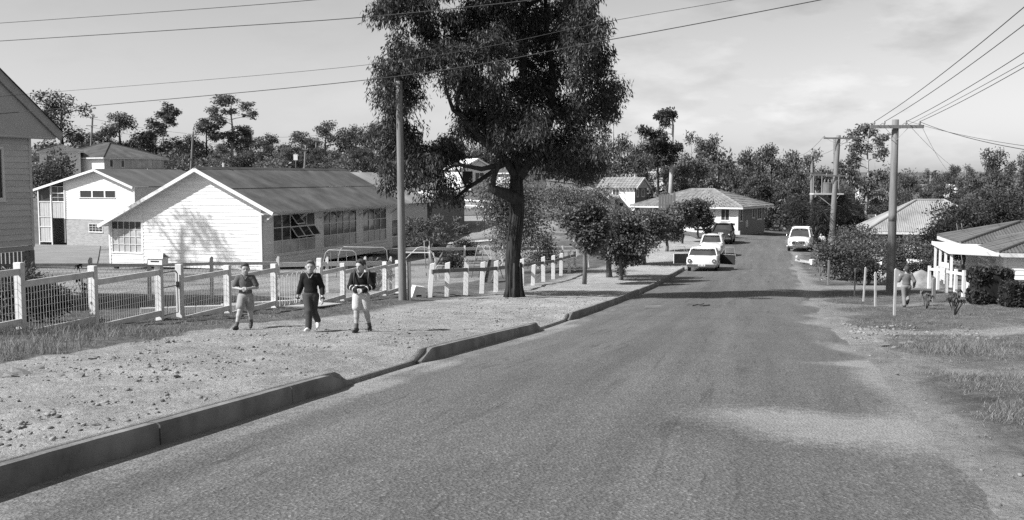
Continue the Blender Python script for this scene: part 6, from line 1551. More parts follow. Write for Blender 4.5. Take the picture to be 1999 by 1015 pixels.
for k, (x_, y_) in enumerate([(-2.2, 4.0), (-2.2, 2.6), (-2.2, 1.1), (-2.2, -.4)]): boxo('porch_post', WHITE, ph, x_-.05, x_+.05, y_-.05, y_+.05, gQ-.1, -.04)
for k in range(3): WB.box('porch_bench_slat', WHITE, 2.6, 4.8, -.55-.3*k, -.45-.3*k, .3, .34)
for k, x_ in enumerate((2.6, 4.7)): WB.box('bench_upright', WHITE, x_, x_+.08, gQ+.3, -.4, .26, .3)
# ================================================================== vehicles
def loft(stations, m, name, parent, n_extra=0, smooth=True):
    """stations: (y, half width, z low, z top, crown) -> rounded box section"""
    mb = MB(); R_ = 14
    for (y, hw, zl, zt, cr) in stations:
        zm = zl+(zt-zl)*.55
        half = [(0, zl), (hw*.80, zl), (hw*.95, zl+.07), (hw, zm), (hw*.97, zt-.12*(zt-zl)), (hw*.86, zt-.02), (hw*.45, zt+cr)]
        ring = half + [(0, zt+cr*1.25)] + [(-a, b) for a, b in half[:0:-1]]
        for a, b in ring: mb.v.append((a, y, b))
    k = len(ring)
    for i in range(len(stations)-1):
        for j in range(k): mb.f.append((i*k+j, (i+1)*k+j, (i+1)*k+(j+1) % k, i*k+(j+1) % k))
    mb.f.append(tuple(range(k))); mb.f.append(tuple((len(stations)-1)*k+j for j in range(k))[::-1])
    o = mb.build(name, m, parent, smooth=smooth)
    return o
def wheel(t, x, y, r=.33, w=.17):
    s = 1 if x > 0 else -1
    prof = [(-w/2, r*.72), (-w/2, r*.95), (-w/2+.02, r), (w/2-.02, r), (w/2, r*.95), (w/2, r*.72)]
    mb = MB(); n = 20
    for i in range(n):
        a = 2*math.pi*i/n
        for (u, rr) in prof: mb.v.append((u, math.cos(a)*rr, math.sin(a)*rr))
    k = len(prof)
    for i in range(n):
        for j in range(k-1): mb.f.append((i*k+j, i*k+j+1, ((i+1) % n)*k+j+1, ((i+1) % n)*k+j))
    wo = mb.build('wheel', RUBBER, t, smooth=True, loc=(x, y, r))
    MB().tube([(-w/2+.02, 0, 0), (w/2-.02, 0, 0)], r*.73, 16).build('rim', CHROME, wo); MB().tube([(s*(w/2-.02), 0, 0), (s*(w/2+.01), 0, 0)], [r*.45, r*.2], 12).build('hubcap', CHROME, wo)
def plate_marks(t, y, z, txt_m, s=-1):
    p = boxo('number_plate', WHITE, t, -.2, .2, y-.012, y, z-.055, z+.055)
    for i in range(6):
        if i == 3: continue
        x = -.16+i*.055; boxo('character', CABLE, p, x, x+.03, y-.016 if s < 0 else y+.001, y-.0125 if s < 0 else y+.004, z-.035, z+.035)
def cabin(t, pm, yr0, yr1, yf1, yf0, wb, wt, zb, zt, rear=(.0, 1.0), pillar=.05, side=True):
    """rear glass foot y, rear top, front top, front foot; half widths"""
    def c(y, w, z): return Vector((y and w or w, y, z))
    B = {'rl': (-wb, yr0, zb), 'rr': (wb, yr0, zb), 'fl': (-wb, yf0, zb), 'fr': (wb, yf0, zb), 'RL': (-wt, yr1, zt), 'RR': (wt, yr1, zt), 'FL': (-wt, yf1, zt), 'FR': (wt, yf1, zt)}
    B = {k: Vector(v) for k, v in B.items()}
    def pane(nm, a, b, c_, d): MB().poly([a, b, c_, d], [(0, 1, 2, 3)]).build(nm, CAR_GLASS, t)
    def lr(a, b, f): return a.lerp(b, f)
    l0, l1 = rear
    pane('rear_window', lr(B['rl'], B['RL'], l0)+Vector((0, .01, 0)), lr(B['rr'], B['RR'], l0)+Vector((0, .01, 0)), lr(B['rr'], B['RR'], l1), lr(B['rl'], B['RL'], l1))
    pane('windscreen', B['fl'], B['fr'], B['FR'], B['FL'])
    if side: pane('side_window', B['rl'], B['fl'], B['FL'], B['RL']); pane('side_window', B['rr'], B['fr'], B['FR'], B['RR'])
    mb = MB()
    for a, b in (('rl', 'RL'), ('rr', 'RR'), ('fl', 'FL'), ('fr', 'FR')): mb.bar(B[a], B[b], pillar, pillar*1.3)
    for s in (-1, 1):
        ym = (yr0+yf0)/2; mb.bar((s*wb, ym, zb), (s*wt, (yr1+yf1)/2, zt), .04, .06)
    if l0 > 0: mb.poly([B['rl'], B['rr'], lr(B['rr'], B['RR'], l0), lr(B['rl'], B['RL'], l0)], [(0, 1, 2, 3)])
    if l1 < 1: mb.poly([lr(B['rl'], B['RL'], l1), lr(B['rr'], B['RR'], l1), B['RR'], B['RL']], [(0, 1, 2, 3)])
    mb.build('pillars', pm, t)
    loft([(yr1-.12, wt*.80, zt-.05, zt-.03, .0), (yr1-.03, wt*.97, zt-.05, zt+.01, .02), (yr1+.25, wt+.03, zt-.05, zt+.03, .05), ((yr1+yf1)/2, wt+.04, zt-.05, zt+.04, .06), (yf1-.2, wt+.03, zt-.05, zt+.03, .05), (yf1+.02, wt*.97, zt-.05, zt+.0, .02), (yf1+.08, wt*.85, zt-.05, zt-.03, 0)], pm, 'roof', t)
CAR_GLASS = mat('car_glass', .05, .1, .3, 1.5, spec=.6)
RD_A = -math.atan(.245)
PAINT_W = mat('white_car_paint', .72, .25, .03, spec=.5); PAINT_C = mat('cream_car_paint', .55, .25, .03, spec=.5); PAINT_D = mat('dark_car_paint', .035, .22, .05, spec=.6); DARK_TRIM = mat('car_interior', .02, .8, .2); LAMP = mat('tail_lamp_lens', .10, .15, .1, spec=.6); HEAD = mat('headlamp_lens', .6, .1, .1, spec=.8)
def roadpt(px, py, d_): a, b = ray(px, py); return Vector((a*d_, d_, rz(a*d_, d_)+.04))
# white sedan with its front doors open
p = roadpt(1374, 528, 61.2); t = thing('parked_car', 'white sedan parked at the kerb with both front doors open', 'car', p, RD_A, 'cars parked along the street')
loft([(-2.3, .82, .42, .86, .0), (-2.27, .88, .36, .91, .01), (-2.0, .895, .30, .94, .01), (-1.2, .90, .22, .94, .02), (0, .90, .22, .90, .0), (1.0, .90, .22, .90, .02), (1.8, .89, .24, .88, .04), (2.2, .86, .28, .84, .03), (2.3, .80, .36, .78, .0)], PAINT_W, 'body', t)
cabin(t, PAINT_W, -1.35, -1.0, .35, .85, .82, .70, .93, 1.32, rear=(.06, .9), pillar=.045)
for s in (-1, 1):
    l = MB().tube([(s*.70, -2.28, .70), (s*.70, -2.335, .70)], .115, 16).build('tail_lamp', LAMP, t); MB().tube([(s*.70, -2.30, .70), (s*.70, -2.345, .70)], [.13, .125], 16, cap=False).build('lamp_ring', CHROME, l); MB().tube([(s*.70, -2.336, .70), (s*.70, -2.35, .70)], .04, 10).build('reflector', HEAD, l)
    for y in (-1.35, 1.4): wheel(t, s*.77, y)
    MB().tube([(s*.62, 2.28, .66), (s*.62, 2.33, .66)], .10, 12).build('headlamp', HEAD, t)
    # the open door, hinged at its front edge
    d_ = bpy.data.objects.new('door', None)
    a = math.radians(62)*s
    hx, hy = s*.90, .82
    def dp(u, z, o=0): return Vector((hx + s*math.sin(abs(a))*u + s*math.cos(a)*o, hy - math.cos(a)*u + math.sin(abs(a))*o*1.0, z))
    mb = MB(); mb.hexa([dp(0, .30, 0), dp(1.05, .30, 0), dp(1.05, .30, .05), dp(0, .30, .05), dp(0, .90, 0), dp(1.05, .90, 0), dp(1.05, .90, .05), dp(0, .90, .05)])
    dr = mb.build('door', PAINT_W, t, bevel=.015)
    MB().hexa([dp(.01, .31, -.02), dp(1.035, .31, -.02), dp(1.035, .31, -.002), dp(.01, .31, -.002), dp(.01, .895, -.02), dp(1.035, .895, -.02), dp(1.035, .895, -.002), dp(.01, .895, -.002)]).build('inner_panel', DARK_TRIM, dr)
    MB().tube([dp(.05, .9, .03), dp(.35, 1.33, .03), dp(.95, 1.35, .03), dp(1.02, .9, .03)], .016, 6).tube([dp(.35, .9, .03), dp(.37, 1.33, .03)], .012, 5).build('window_frame', STEEL, dr)
boxo('bumper', CHROME, t, -.86, .86, -2.42, -2.30, .40, .52, bevel=.03); plate_marks(t, -2.425, .47, None); boxo('bumper', CHROME, t, -.86, .86, 2.30, 2.40, .40, .52, bevel=.03)
for s in (-1, 1): boxo('seat_back', DARK_TRIM, t, -.65 if s < 0 else .05, -.05 if s < 0 else .65, -.1, .05, .5, 1.05, bevel=.04)
boxo('parcel', WHITE, t, -.5, -.25, -1.1, -.95, .91, 1.08, bevel=.05)
# cream sedan in front of it
p = roadpt(1390, 500, 72.8); t = thing('parked_car', 'pale rounded sedan parked ahead of the white one', 'car', p, RD_A, 'cars parked along the street')
loft([(-2.15, .62, .40, .72, .0), (-2.1, .74, .34, .80, .03), (-1.8, .82, .27, .90, .05), (-1.2, .85, .24, .97, .06), (0, .86, .24, .98, .0), (1.0, .85, .24, .99, .05), (1.7, .82, .26, .96, .06), (2.05, .74, .32, .86, .04), (2.15, .62, .40, .74, .0)], PAINT_C, 'body', t)
cabin(t, PAINT_C, -1.15, -.75, .35, .85, .72, .57, .97, 1.50, rear=(.12, .92), pillar=.09)
for s in (-1, 1):
    for y in (-1.25, 1.3): wheel(t, s*.73, y)
    MB().tube([(s*.72, -1.95, .78), (s*.72, -2.12, .76)], [.10, .06], 10).build('tail_lamp', LAMP, t); MB().tube([(s*.62, 2.05, .72), (s*.62, 2.14, .72)], .10, 12).build('headlamp', HEAD, t)
boxo('bumper', CHROME, t, -.82, .82, -2.28, -2.16, .40, .54, bevel=.03); plate_marks(t, -2.29, .62, None); boxo('bumper', CHROME, t, -.82, .82, 2.16, 2.26, .40, .54, bevel=.03)
# dark older sedan
p = roadpt(1412, 470, 87.0); t = thing('parked_car', 'dark older sedan with high rounded roof furthest along the street', 'car', p, RD_A-.06, 'cars parked along the street')
loft([(-2.3, .55, .42, .66, .0), (-2.2, .70, .36, .80, .04), (-1.9, .80, .30, .96, .08), (-1.4, .86, .26, 1.06, .1), (0, .87, .26, 1.04, .0), (1.0, .85, .26, 1.04, .08), (1.7, .78, .28, 1.0, .08), (2.1, .68, .34, .9, .05), (2.25, .55, .42, .76, .0)], PAINT_D, 'body', t)
cabin(t, PAINT_D, -1.55, -.75, .45, .85, .78, .58, 1.02, 1.62, rear=(.30, .85), pillar=.14)
for s in (-1, 1):
    loft([(-2.05, .10, .36, .70, .02), (-1.8, .13, .30, .86, .03), (-1.3, .14, .30, .92, .03), (-.9, .12, .30, .80, .02)], PAINT_D, 'rear_fender', t).location = (s*.80, 0, 0)
    for y in (-1.35, 1.35): wheel(t, s*.76, y, .35)
    MB().tube([(s*.66, -2.08, .78), (s*.66, -2.16, .77)], [.09, .07], 10).build('tail_lamp', HEAD, t); MB().tube([(s*.6, 2.1, .76), (s*.6, 2.2, .76)], .11, 12).build('headlamp', HEAD, t)
boxo('bumper', CHROME, t, -.84, .84, -2.45, -2.33, .42, .57, bevel=.03); boxo('bumper', CHROME, t, -.84, .84, 2.3, 2.4, .42, .57, bevel=.03); plate_marks(t, -2.31, .92, None)
for x in (-.35, .35): boxo('over_rider', CHROME, t, x-.04, x+.04, -2.49, -2.31, .38, .66, bevel=.02)
# van facing the camera
p = roadpt(1562, 494, 79.0); p.z = gz(p.x, p.y); t = thing('parked_van', 'pale panel van with roof rack facing the camera on the right verge', 'van', p, math.pi+RD_A-.1, 'cars parked along the street')
loft([(-2.15, .76, .36, 1.0, .0), (-2.1, .84, .30, 1.06, .0), (-1.2, .86, .26, 1.06, .0), (0, .87, .26, 1.05, .0), (.9, .86, .26, 1.05, .05), (1.6, .83, .27, 1.02, .08), (2.0, .78, .32, .94, .06), (2.12, .68, .40, .82, .0)], PAINT_W, 'body', t)
cabin(t, PAINT_W, -2.05, -1.95, .35, .85, .76, .62, 1.04, 1.62, rear=(.2, .9), pillar=.07)
for s in (-1, 1):
    for y in (-1.3, 1.4): wheel(t, s*.74, y)
    l = MB().tube([(s*.66, 2.0, .78), (s*.66, 2.12, .78)], .105, 14).build('headlamp', HEAD, t); MB().tube([(s*.66, 2.06, .78), (s*.66, 2.13, .78)], [.125, .12], 14, cap=False).build('lamp_ring', CHROME, l)
    boxo('side_panel', PAINT_W, t, s*.70-.02, s*.70+.02, -1.95, -.5, 1.08, 1.58)
    MB().tube([(s*.80, .75, 1.1), (s*.98, .7, 1.15), (s*.98, .66, 1.22)], .03, 6).build('mirror', CHROME, t)
gr = boxo('grille', DARK_TRIM, t, -.46, .46, 2.08, 2.12, .54, .80, bevel=.02)
for k in range(9): boxo('grille_bar', CHROME, gr, -.42+k*.1, -.39+k*.1, 2.12, 2.14, .55, .79)
MB().tube([(-.48, 2.13, .66), (-.44, 2.13, .80), (.44, 2.13, .80), (.48, 2.13, .66), (.44, 2.13, .53), (-.44, 2.13, .53), (-.48, 2.13, .66)], .025, 6).build('grille_surround', CHROME, t, smooth=True)
boxo('bumper', CHROME, t, -.84, .84, 2.16, 2.26, .36, .48, bevel=.03)
MB().bar((-.62, .35, 1.75), (.62, .35, 1.75), .2, .10).bar((-.62, -1.4, 1.75), (.62, -1.4, 1.75), .06, .06).bar((-.6, .35, 1.75), (-.6, -1.4, 1.75), .05).bar((.6, .35, 1.75), (.6, -1.4, 1.75), .05).build('roof_rack', PAINT_W, t)
# half-hidden car in the shade behind it
p = on(1592, 92); t = thing('parked_car', 'dark car half hidden in the shade behind the van', 'car', p, math.pi+RD_A, 'cars parked along the street')
loft([(-2.1, .7, .36, .8, 0), (-1.6, .84, .28, .95, .02), (0, .86, .26, .96, 0), (1.4, .84, .27, .95, .04), (2.1, .7, .38, .8, 0)], mat('grey_car_paint', .10, .3, .05, spec=.5), 'body', t)
cabin(t, mat('grey_car_paint', .1), -1.2, -.8, .3, .8, .74, .58, .95, 1.46)
for s in (-1, 1):
    for y in (-1.25, 1.3): wheel(t, s*.73, y)
    MB().tube([(s*.6, 2.05, .7), (s*.6, 2.13, .7)], .1, 10).build('headlamp', HEAD, t)
boxo('bumper', CHROME, t, -.8, .8, 2.12, 2.2, .38, .5, bevel=.03)
# ================================================================== people: one continuous surface from blended round cones
def sdf_field(prims, h, k, pad=.03):
    lo = np.array([1e9]*3); hi = -lo
    for p in prims:
        if p[0] == 'c': a, b, r = np.array(p[1], float), np.array(p[2], float), max(p[3], p[4]); lo = np.minimum(lo, np.minimum(a, b)-r); hi = np.maximum(hi, np.maximum(a, b)+r)
        else: c, r = np.array(p[1], float), max(p[2]); lo = np.minimum(lo, c-r); hi = np.maximum(hi, c+r)
    lo -= pad; hi += pad; n = np.ceil((hi-lo)/h).astype(int)+1
    F = np.full(n, 1.0, np.float32); ax = [lo[i]+h*np.arange(n[i]) for i in range(3)]
    for p in prims:
        if p[0] == 'c': a, b, r = np.array(p[1], float), np.array(p[2], float), max(p[3], p[4]); l, u = np.minimum(a, b)-r, np.maximum(a, b)+r
        else: c, r = np.array(p[1], float), max(p[2]); l, u = c-r, c+r
        l = l-3*k-2*h; u = u+3*k+2*h
        i0 = np.clip(np.floor((l-lo)/h).astype(int), 0, n); i1 = np.clip(np.ceil((u-lo)/h).astype(int)+1, 0, n)
        X, Y, Z = np.meshgrid(*[ax[i][i0[i]:i1[i]] for i in range(3)], indexing='ij'); P = np.stack([X, Y, Z], -1)
        if p[0] == 'c':
            ab = b-a; t = np.clip(((P-a)@ab)/max(1e-9, ab@ab), 0, 1); d = np.linalg.norm(P-a-t[..., None]*ab, axis=-1)-(p[3]+(p[4]-p[3])*t)
        else:
            q = P-c
            if len(p) > 3 and p[3] is not None: q = q@np.array(p[3])
            rr = np.array(p[2]); d = (np.linalg.norm(q/rr, axis=-1)-1)*rr.min()
        sl = tuple(slice(i0[i], i1[i]) for i in range(3)); f = F[sl]
        hh = np.clip(.5+.5*(f-d)/k, 0, 1); F[sl] = f*(1-hh)+d*hh-k*hh*(1-hh)
    return F, lo, ax
def surface_nets(F, lo, h):
    s = F < 0; nx, ny, nz = F.shape
    acc = np.zeros((nx-1, ny-1, nz-1, 3), np.float32); cnt = np.zeros((nx-1, ny-1, nz-1), np.float32)
    import itertools
    corners = list(itertools.product((0, 1), repeat=3))
    def C(c): return tuple(slice(c[i], F.shape[i]-1+c[i]) for i in range(3))
    for c in corners:
        for axis in range(3):
            if c[axis]: continue
            e = list(c); e[axis] = 1; A, B = F[C(c)], F[C(e)]; m = (A < 0) != (B < 0)
            t = np.where(m, A/np.where(m, A-B, 1), 0)
            for i in range(3): acc[..., i] += np.where(m, (c[i] if i != axis else t), 0)
            cnt += m
    mask = cnt > 0; idx = -np.ones(mask.shape, np.int64); idx[mask] = np.arange(mask.sum())
    I = np.argwhere(mask); V = lo + h*(I + acc[mask]/cnt[mask][:, None])
    quads = []
    for axis in range(3):
        b, c = (axis+1) % 3, (axis+2) % 3
        sl0 = [slice(None)]*3; sl1 = [slice(None)]*3; sl0[axis] = slice(0, -1); sl1[axis] = slice(1, None)
        m = s[tuple(sl0)] != s[tuple(sl1)]; E = np.argwhere(m); fl = s[tuple(sl0)][m]
        ok = (E[:, b] > 0) & (E[:, c] > 0) & (E[:, b] < F.shape[b]-1) & (E[:, c] < F.shape[c]-1); E = E[ok]; fl = fl[ok]
        def cell(db, dc):
            q = E.copy(); q[:, b] += db; q[:, c] += dc; return idx[q[:, 0], q[:, 1], q[:, 2]]
        Q = np.stack([cell(-1, -1), cell(0, -1), cell(0, 0), cell(-1, 0)], -1); Q[~fl] = Q[~fl][:, ::-1]; quads.append(Q)
    return V, np.concatenate(quads)
def sdf_obj(name, prims, m, parent, h=.008, k=.02, clips=(), grow=0.0):
    F, lo, ax = sdf_field(prims, h, k, .03+grow); F = F-grow
    if clips:
        X, Y, Z = np.meshgrid(*ax, indexing='ij')
        for (n, d0) in clips: F = np.maximum(F, X*n[0]+Y*n[1]+Z*n[2]-d0)      # keeps n.p < d0
    V, Q = surface_nets(F.astype(np.float64), lo, h)
    for _ in range(1):
        pass
    return np_mesh(name, V, Q, m, parent, smooth=True)
SKIN = mat('skin', .32, .55, .06, 3, spec=.3); HAIR = mat('short_hair', .05, .7, .4, 60, .6, 90); EYE = mat('eye_dark', .02, .3); LIP = mat('lips', .18, .6)
def hand_prims(w, d, side, curl=.5, s=1.0):
    """hand at wrist w pointing along d; side = across the palm; fingers curl towards 'down'"""
    w = Vector(w); d = Vector(d).normalized(); sd = Vector(side); sd = (sd-d*sd.dot(d)).normalized(); nn = d.cross(sd)
    out = [('c', w, w+d*.035*s, .016*s, .018*s), ('c', w+d*.03*s-sd*.014*s, w+d*.055*s-sd*.016*s, .012*s, .010*s), ('c', w+d*.03*s+sd*.014*s, w+d*.055*s+sd*.016*s, .012*s, .010*s)]
    for i, (o, l) in enumerate(((-.021, .036), (-.007, .046), (.007, .044), (.020, .034))):
        b = w+d*.058*s+sd*o*s; m_ = b+(d+nn*curl*.5).normalized()*l*.55*s; e = m_+(d*(1-curl*.6)+nn*curl).normalized()*l*.6*s
        out += [('c', b, m_, .0085*s, .008*s), ('c', m_, e, .008*s, .0068*s)]
    tb = w+d*.02*s-sd*.02*s; tm = tb+(d*.6-sd*.7+nn*.2).normalized()*.028*s; out += [('c', tb, tm, .010*s, .009*s), ('c', tm, tm+(d+nn*.4).normalized()*.026*s, .009*s, .007*s)]
    return out
def person(label, loc, rot, J, wear, scale=1.0, back=False, name='person', look=(0, 0), grp=None, hair_m=None):
    """J joints in metres for a 1.27 m boy facing -y; wear: clothing description"""
    t = thing(name, label, 'person', loc, rot, grp); t.scale = (scale,)*3
    g = lambda k: np.array(J[k], float)
    hc = g('head'); yaw, tilt = look; cy, sy = math.cos(yaw), math.sin(yaw)
    def hp(x, y, z):       # head-local point, face at -y
        y2 = y*math.cos(tilt)-z*math.sin(tilt); z2 = y*math.sin(tilt)+z*math.cos(tilt); return hc+np.array([x*cy-y2*sy, x*sy+y2*cy, z2])
    R = np.array([[cy, -sy, 0], [sy, cy, 0], [0, 0, 1]])
    head = [('e', hp(0, .008, .018), (.079, .093, .094), R), ('e', hp(0, -.012, -.048), (.060, .070, .066), R), ('c', hp(0, -.055, -.088), hp(0, -.05, -.085), .022, .022),
            ('c', hp(0, -.080, .0), hp(0, -.094, -.025), .010, .014), ('e', hp(-.084, .012, -.01), (.013, .022, .030), R), ('e', hp(.084, .012, -.01), (.013, .022, .030), R),
            ('c', hp(-.03, -.072, .022), hp(.03, -.072, .022), .012, .012), ('c', hp(0, .0, -.06), J['neck'], .045, .045)]
    torso = [('c', J['neck'], np.array(J['chest'])+[0, .01, .05], .045, .07), ('e', J['chest'], (.115, .08, .15)), ('e', J['belly'], (.098, .075, .12)), ('c', np.array(J['shl'])+[.02, 0, 0], np.array(J['shr'])+[-.02, 0, 0], .05, .05), ('e', J['hips'], (.105, .082, .095))]
    def arm(s): return [('c', J['sh'+s], J['el'+s], .041, .033), ('c', J['el'+s], J['wr'+s], .032, .021)]
    def leg(s): return [('c', J['hp'+s], J['kn'+s], .070, .048), ('c', g('kn'+s)*.75+g('an'+s)*.25+np.array([0, .008, 0]), J['an'+s], .046, .028), ('c', J['kn'+s], g('kn'+s)*.7+g('an'+s)*.3, .046, .046)]
    hands = hand_prims(J['wrl'], J['hdl'], J.get('hsl', (0, 1, 0)), J.get('curl', .5)) + hand_prims(J['wrr'], J['hdr'], J.get('hsr', (0, -1, 0)), J.get('curl', .5))
    body = head+torso+arm('l')+arm('r')+leg('l')+leg('r')+hands
    for s in 'lr':
        f = J.get('ft'+s, (0, -1, 0)); a = g('an'+s); f = np.array(f, float)/np.linalg.norm(f); body.append(('c', a+[0, 0, -.02], a+f*.10+np.array([0, 0, -.03]), .030, .026))
    sdf_obj('body', body, SKIN, t, .0085, .016)
    # hair: a cap over the skull, cut above the brow and behind the ears
    hr = [('e', hp(0, .014, .024), (.084, .098, .097), R), ('c', hp(0, .05, -.03), hp(0, .06, -.05), .055, .04)]
    nrm = hp(0, -1, -.55)-hc; nrm /= np.linalg.norm(nrm)
    fr = [('e', hp(0, -.055, .085), (.05, .03, .025), R)]
    sdf_obj('hair', hr+fr, hair_m or HAIR, t, .008, .015, [(nrm, float(nrm@hp(0, -.055, .045)))])
    for x in (-.028, .028): np_mesh('eye', *surface_nets(*[q if i != 1 else q for i, q in enumerate((lambda r: (r[0].astype(np.float64), r[1], .004))(sdf_field([('e', hp(x, -.081, .006), (.013, .008, .007), R)], .004, .004)))]), EYE, t, smooth=True)
    np_mesh('mouth', *surface_nets(*(lambda r: (r[0].astype(np.float64), r[1], .004))(sdf_field([('c', hp(-.018, -.079, -.064), hp(.018, -.079, -.064), .005, .005)], .004, .004))), LIP, t, smooth=True)
    # clothes
    top = torso[1:4] + [('e', np.array(J['hips'])+[0, 0, .05], (.103, .08, .07))]
    sl = wear['sleeve']; tops = list(top); cl = []
    for s in 'lr':
        if sl == 'short': e = g('sh'+s)*.25+g('el'+s)*.75; tops += [('c', J['sh'+s], e, .047, .046)]
        else: tops += [('c', J['sh'+s], J['el'+s], .046, .038), ('c', J['el'+s], g('wr'+s)*.95+g('el'+s)*.05, .038, .029)]
    sh = sdf_obj('shirt' if sl == 'short' else 'jumper', tops, wear['top'], t, .0085, .022, [((0, 0, 1), J['neck'][2]+.005), ((0, 0, -1), -(J['hips'][2]-.005))], grow=.012)
    if wear.get('stripes'):
        for z in wear['stripes']: sdf_obj('stripe', top, wear['stripe_m'], sh, .0085, .022, [((0, 0, 1), z+.010), ((0, 0, -1), -(z-.010))], grow=.0165)
        for s in 'lr':
            a, b = g('el'+s), g('wr'+s); d_ = (b-a)/np.linalg.norm(b-a)
            for f in (.25, .62):
                c = a*(1-f)+b*f; sdf_obj('stripe', [('c', a, b, .038, .029)], wear['stripe_m'], sh, .0085, .02, [(d_, float(d_@c)+.010), (-d_, -float(d_@c)+.010)], grow=.0165)
    if wear.get('collar'):
        n_ = np.array(J['neck']); mb = MB()
        for s in (-1, 1): mb.bar(n_+[s*.055, -.045, .012], n_+[s*.004, -.092, -.075], .03, .012)
        mb.build('collar', wear['collar'], sh)
    if wear.get('cuff'):
        for s in 'lr': mb = MB(); mb.tube([g('wr'+s)*.93+g('el'+s)*.07, g('wr'+s)], .042, 10); mb.build('cuff', wear['cuff'], sh, smooth=True)
    pr = [('e', J['hips'], (.107, .085, .09))]
    for s in 'lr':
        if wear['legs'] == 'short': e = g('hp'+s)*.30+g('kn'+s)*.70; pr += [('c', J['hp'+s], e, .074, .072)]
        else: pr += [('c', J['hp'+s], J['kn'+s], .072, .056), ('c', J['kn'+s], g('an'+s)*.96+g('kn'+s)*.04, .054, .046)]
    sdf_obj('shorts' if wear['legs'] == 'short' else 'trousers', pr, wear['bottom'], t, .0085, .018, [((0, 0, 1), J['hips'][2]+.07)], grow=.010)
    for s in 'lr':
        f = np.array(J.get('ft'+s, (0, -1, 0)), float); f /= np.linalg.norm(f); a = g('an'+s); hgt = np.array([0, 0, -.025])
        so = sdf_obj('shoe', [('c', a+hgt-f*.03, a+hgt+f*.06, .036, .034), ('c', a+hgt+f*.05+[0, 0, -.008], a+hgt+f*.125+[0, 0, -.012], .036, .028), ('c', a+[0, 0, .0], a+hgt, .038, .036)], wear['shoe'], t, .0085, .015)
        if wear.get('sock'): sdf_obj('sock', [('c', a+[0, 0, .0], g('an'+s)*.75+g('kn'+s)*.25, .034, .038)], wear['sock'], t, .0085, .01)
    return t
CLOTH = lambda n, v: mat(n, v, .9, .12, 8, .3, 60, spec=.1)
SHIRT = CLOTH('grey_shirt_cotton', .10); SHORT_G = CLOTH('grey_short_cloth', .26); SHORT_P = CLOTH('pale_short_cloth', .42); KNIT = CLOTH('dark_knit_wool', .018); TROUS = CLOTH('dark_trouser_cloth', .055); PALE_C = CLOTH('pale_knit_band', .55); SHOE_D = mat('dark_shoe_leather', .03, .5, .2); SHOE_W = mat('pale_canvas_shoe', .6, .8, .1); SOCK_D = CLOTH('dark_sock', .10)
BASE = dict(head=(0, -.01, 1.152), neck=(0, .0, 1.03), chest=(0, 0, .90), belly=(0, 0, .76), hips=(0, 0, .66), shl=(-.128, .0, .985), shr=(.128, .0, .985), hpl=(-.07, 0, .62), hpr=(.07, 0, .62))
def stand(px, py): return rayhit(px, py)
# left boy: hands together, striding
J = dict(BASE, ell=(-.205, -.02, .80), elr=(.215, -.02, .80), wrl=(-.05, -.17, .785), wrr=(.07, -.17, .795), hdl=(.9, -.25, .05), hdr=(-.9, -.3, .02), hsl=(0, 0, 1), hsr=(0, 0, 1), knl=(-.095, -.15, .37), anl=(-.15, -.24, .085), knr=(.07, .06, .345), anr=(.06, .22, .11), ftl=(-.25, -1, .2), ftr=(.05, -1, -.45))
person('boy in short-sleeved dark shirt and grey shorts, leftmost of three walking', stand(481, 643), .12, J, dict(sleeve='short', top=SHIRT, legs='short', bottom=SHORT_G, shoe=SHOE_D, sock=SOCK_D, collar=SHIRT), .955, look=(.25, .05))
# middle boy: arms hanging, legs crossing in mid step
J = dict(BASE, ell=(-.185, .02, .78), elr=(.195, .03, .78), wrl=(-.245, .04, .58), wrr=(.225, -.13, .585), hdl=(-.05, -.1, -1), hdr=(.02, -.1, -1), hsl=(0, -1, 0), hsr=(0, -1, 0), knl=(-.02, -.14, .36), anl=(-.02, -.20, .075), knr=(.035, .05, .35), anr=(.085, .24, .14), ftl=(-.35, -1, 0.05), ftr=(.1, -1, -.6))
person('boy in dark jumper and long dark trousers, middle of three walking', stand(608, 645), .05, J, dict(sleeve='long', top=KNIT, legs='long', bottom=TROUS, shoe=SHOE_W, collar=CLOTH('grey_collar', .22), cuff=CLOTH('dark_cuff', .05)), .955, look=(.1, .05), hair_m=mat('fair_hair', .10, .7, .4, 60, .6, 90))
# right boy: striped jumper, hands together, satchel on his back
J = dict(BASE, ell=(-.185, -.03, .79), elr=(.20, -.03, .79), wrl=(-.045, -.175, .735), wrr=(.06, -.175, .745), hdl=(.9, -.3, .0), hdr=(-.9, -.3, .0), hsl=(0, 0, 1), hsr=(0, 0, 1), knl=(-.075, -.06, .36), anl=(-.075, -.10, .075), knr=(.085, .02, .345), anr=(.125, .10, .075), ftl=(-.3, -1, 0), ftr=(.2, -1, -.2))
b = stand(706, 648)
person('boy in dark jumper with pale stripes and light shorts, rightmost of three walking', b, 0, J, dict(sleeve='long', top=KNIT, legs='short', bottom=SHORT_P, shoe=SHOE_D, sock=SOCK_D, stripes=(.815,), stripe_m=PALE_C, collar=CLOTH('grey_collar', .22)), .97, look=(-.55, .18))
t = thing('satchel', 'dark school satchel on the back of the boy in the striped jumper', 'bag', b+Vector((.12, .10, .78)))
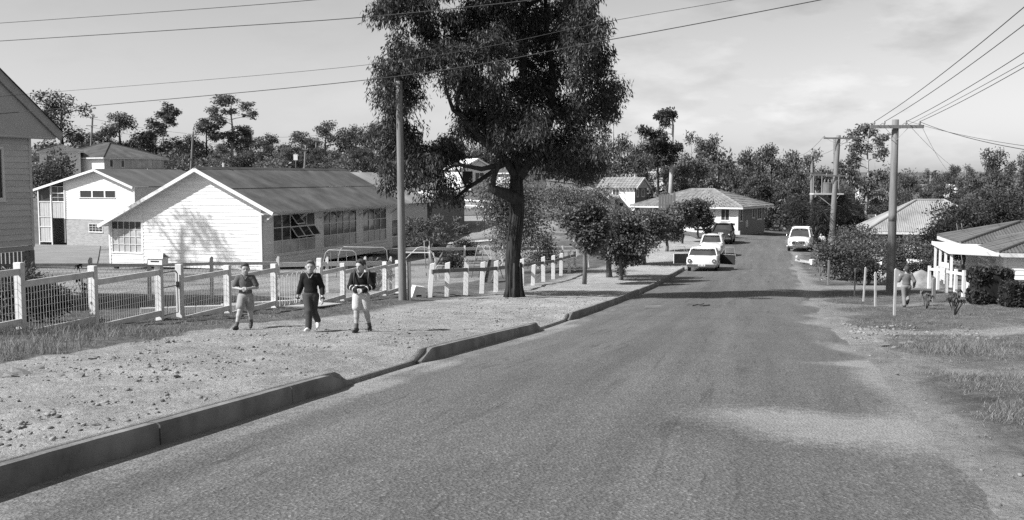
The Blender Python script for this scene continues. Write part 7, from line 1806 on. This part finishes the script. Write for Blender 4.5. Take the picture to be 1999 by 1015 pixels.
MB().box(-.12, .11, 0.0, .10, .02, .20).build('bag', mat('dark_satchel_leather', .025, .6, .2), t, bevel=.02); MB().box(-.125, .115, -.012, .11, .13, .212).build('flap', mat('dark_satchel_leather', .025), t, bevel=.02)
for x in (-.22, .02): MB().tube([(x, -.02, .22), (x, -.14, .27), (x-.005, -.215, .12), (x, -.2, -.02)], .012, 6).build('strap', mat('dark_satchel_leather', .025), t, smooth=True)
# boy running away on the right verge
J = dict(BASE, ell=(-.215, .06, .80), elr=(.20, -.08, .80), wrl=(-.24, -.08, .66), wrr=(.16, -.20, .90), hdl=(0, -.5, -.8), hdr=(-.2, -.6, .6), hsl=(1, 0, 0), hsr=(1, 0, 0), knl=(-.06, -.18, .42), anl=(-.05, .05, .24), knr=(.05, -.02, .34), anr=(.045, .04, .075), ftl=(0, -.6, -.8), ftr=(0, -1, 0))
person('boy in grey clothes running away across the right-hand verge', stand(1768, 600), math.pi-.15, J, dict(sleeve='long', top=CLOTH('grey_jumper_wool', .13), legs='long', bottom=CLOTH('grey_trouser_cloth', .20), shoe=SHOE_D), .98)
# small figures further off
J = dict(BASE, ell=(-.18, .0, .78), elr=(.18, 0, .78), wrl=(-.17, -.05, .58), wrr=(.17, -.05, .58), hdl=(0, -.1, -1), hdr=(0, -.1, -1), knl=(-.06, 0, .35), anl=(-.06, 0, .075), knr=(.06, 0, .35), anr=(.06, 0, .075))
person('small figure in dark clothes standing among the street trees', on(1332, 86), .2, J, dict(sleeve='long', top=CLOTH('brown_jumper_wool', .06), legs='long', bottom=TROUS, shoe=SHOE_D), .80)
J = dict(J, head=(-.12, -.08, 1.10), neck=(-.08, -.05, 1.0), chest=(-.05, -.02, .89), shl=(-.19, -.03, .955), shr=(.08, -.03, .955), wrl=(-.28, -.16, .72), ell=(-.27, -.05, .80), hdl=(-.6, -.5, -.5))
person('figure in pale clothes bending beside the van', on(1606, 79.5), -.5, J, dict(sleeve='short', top=PALE_C, legs='long', bottom=CLOTH('pale_trouser_cloth', .35), shoe=SHOE_D), 1.05)
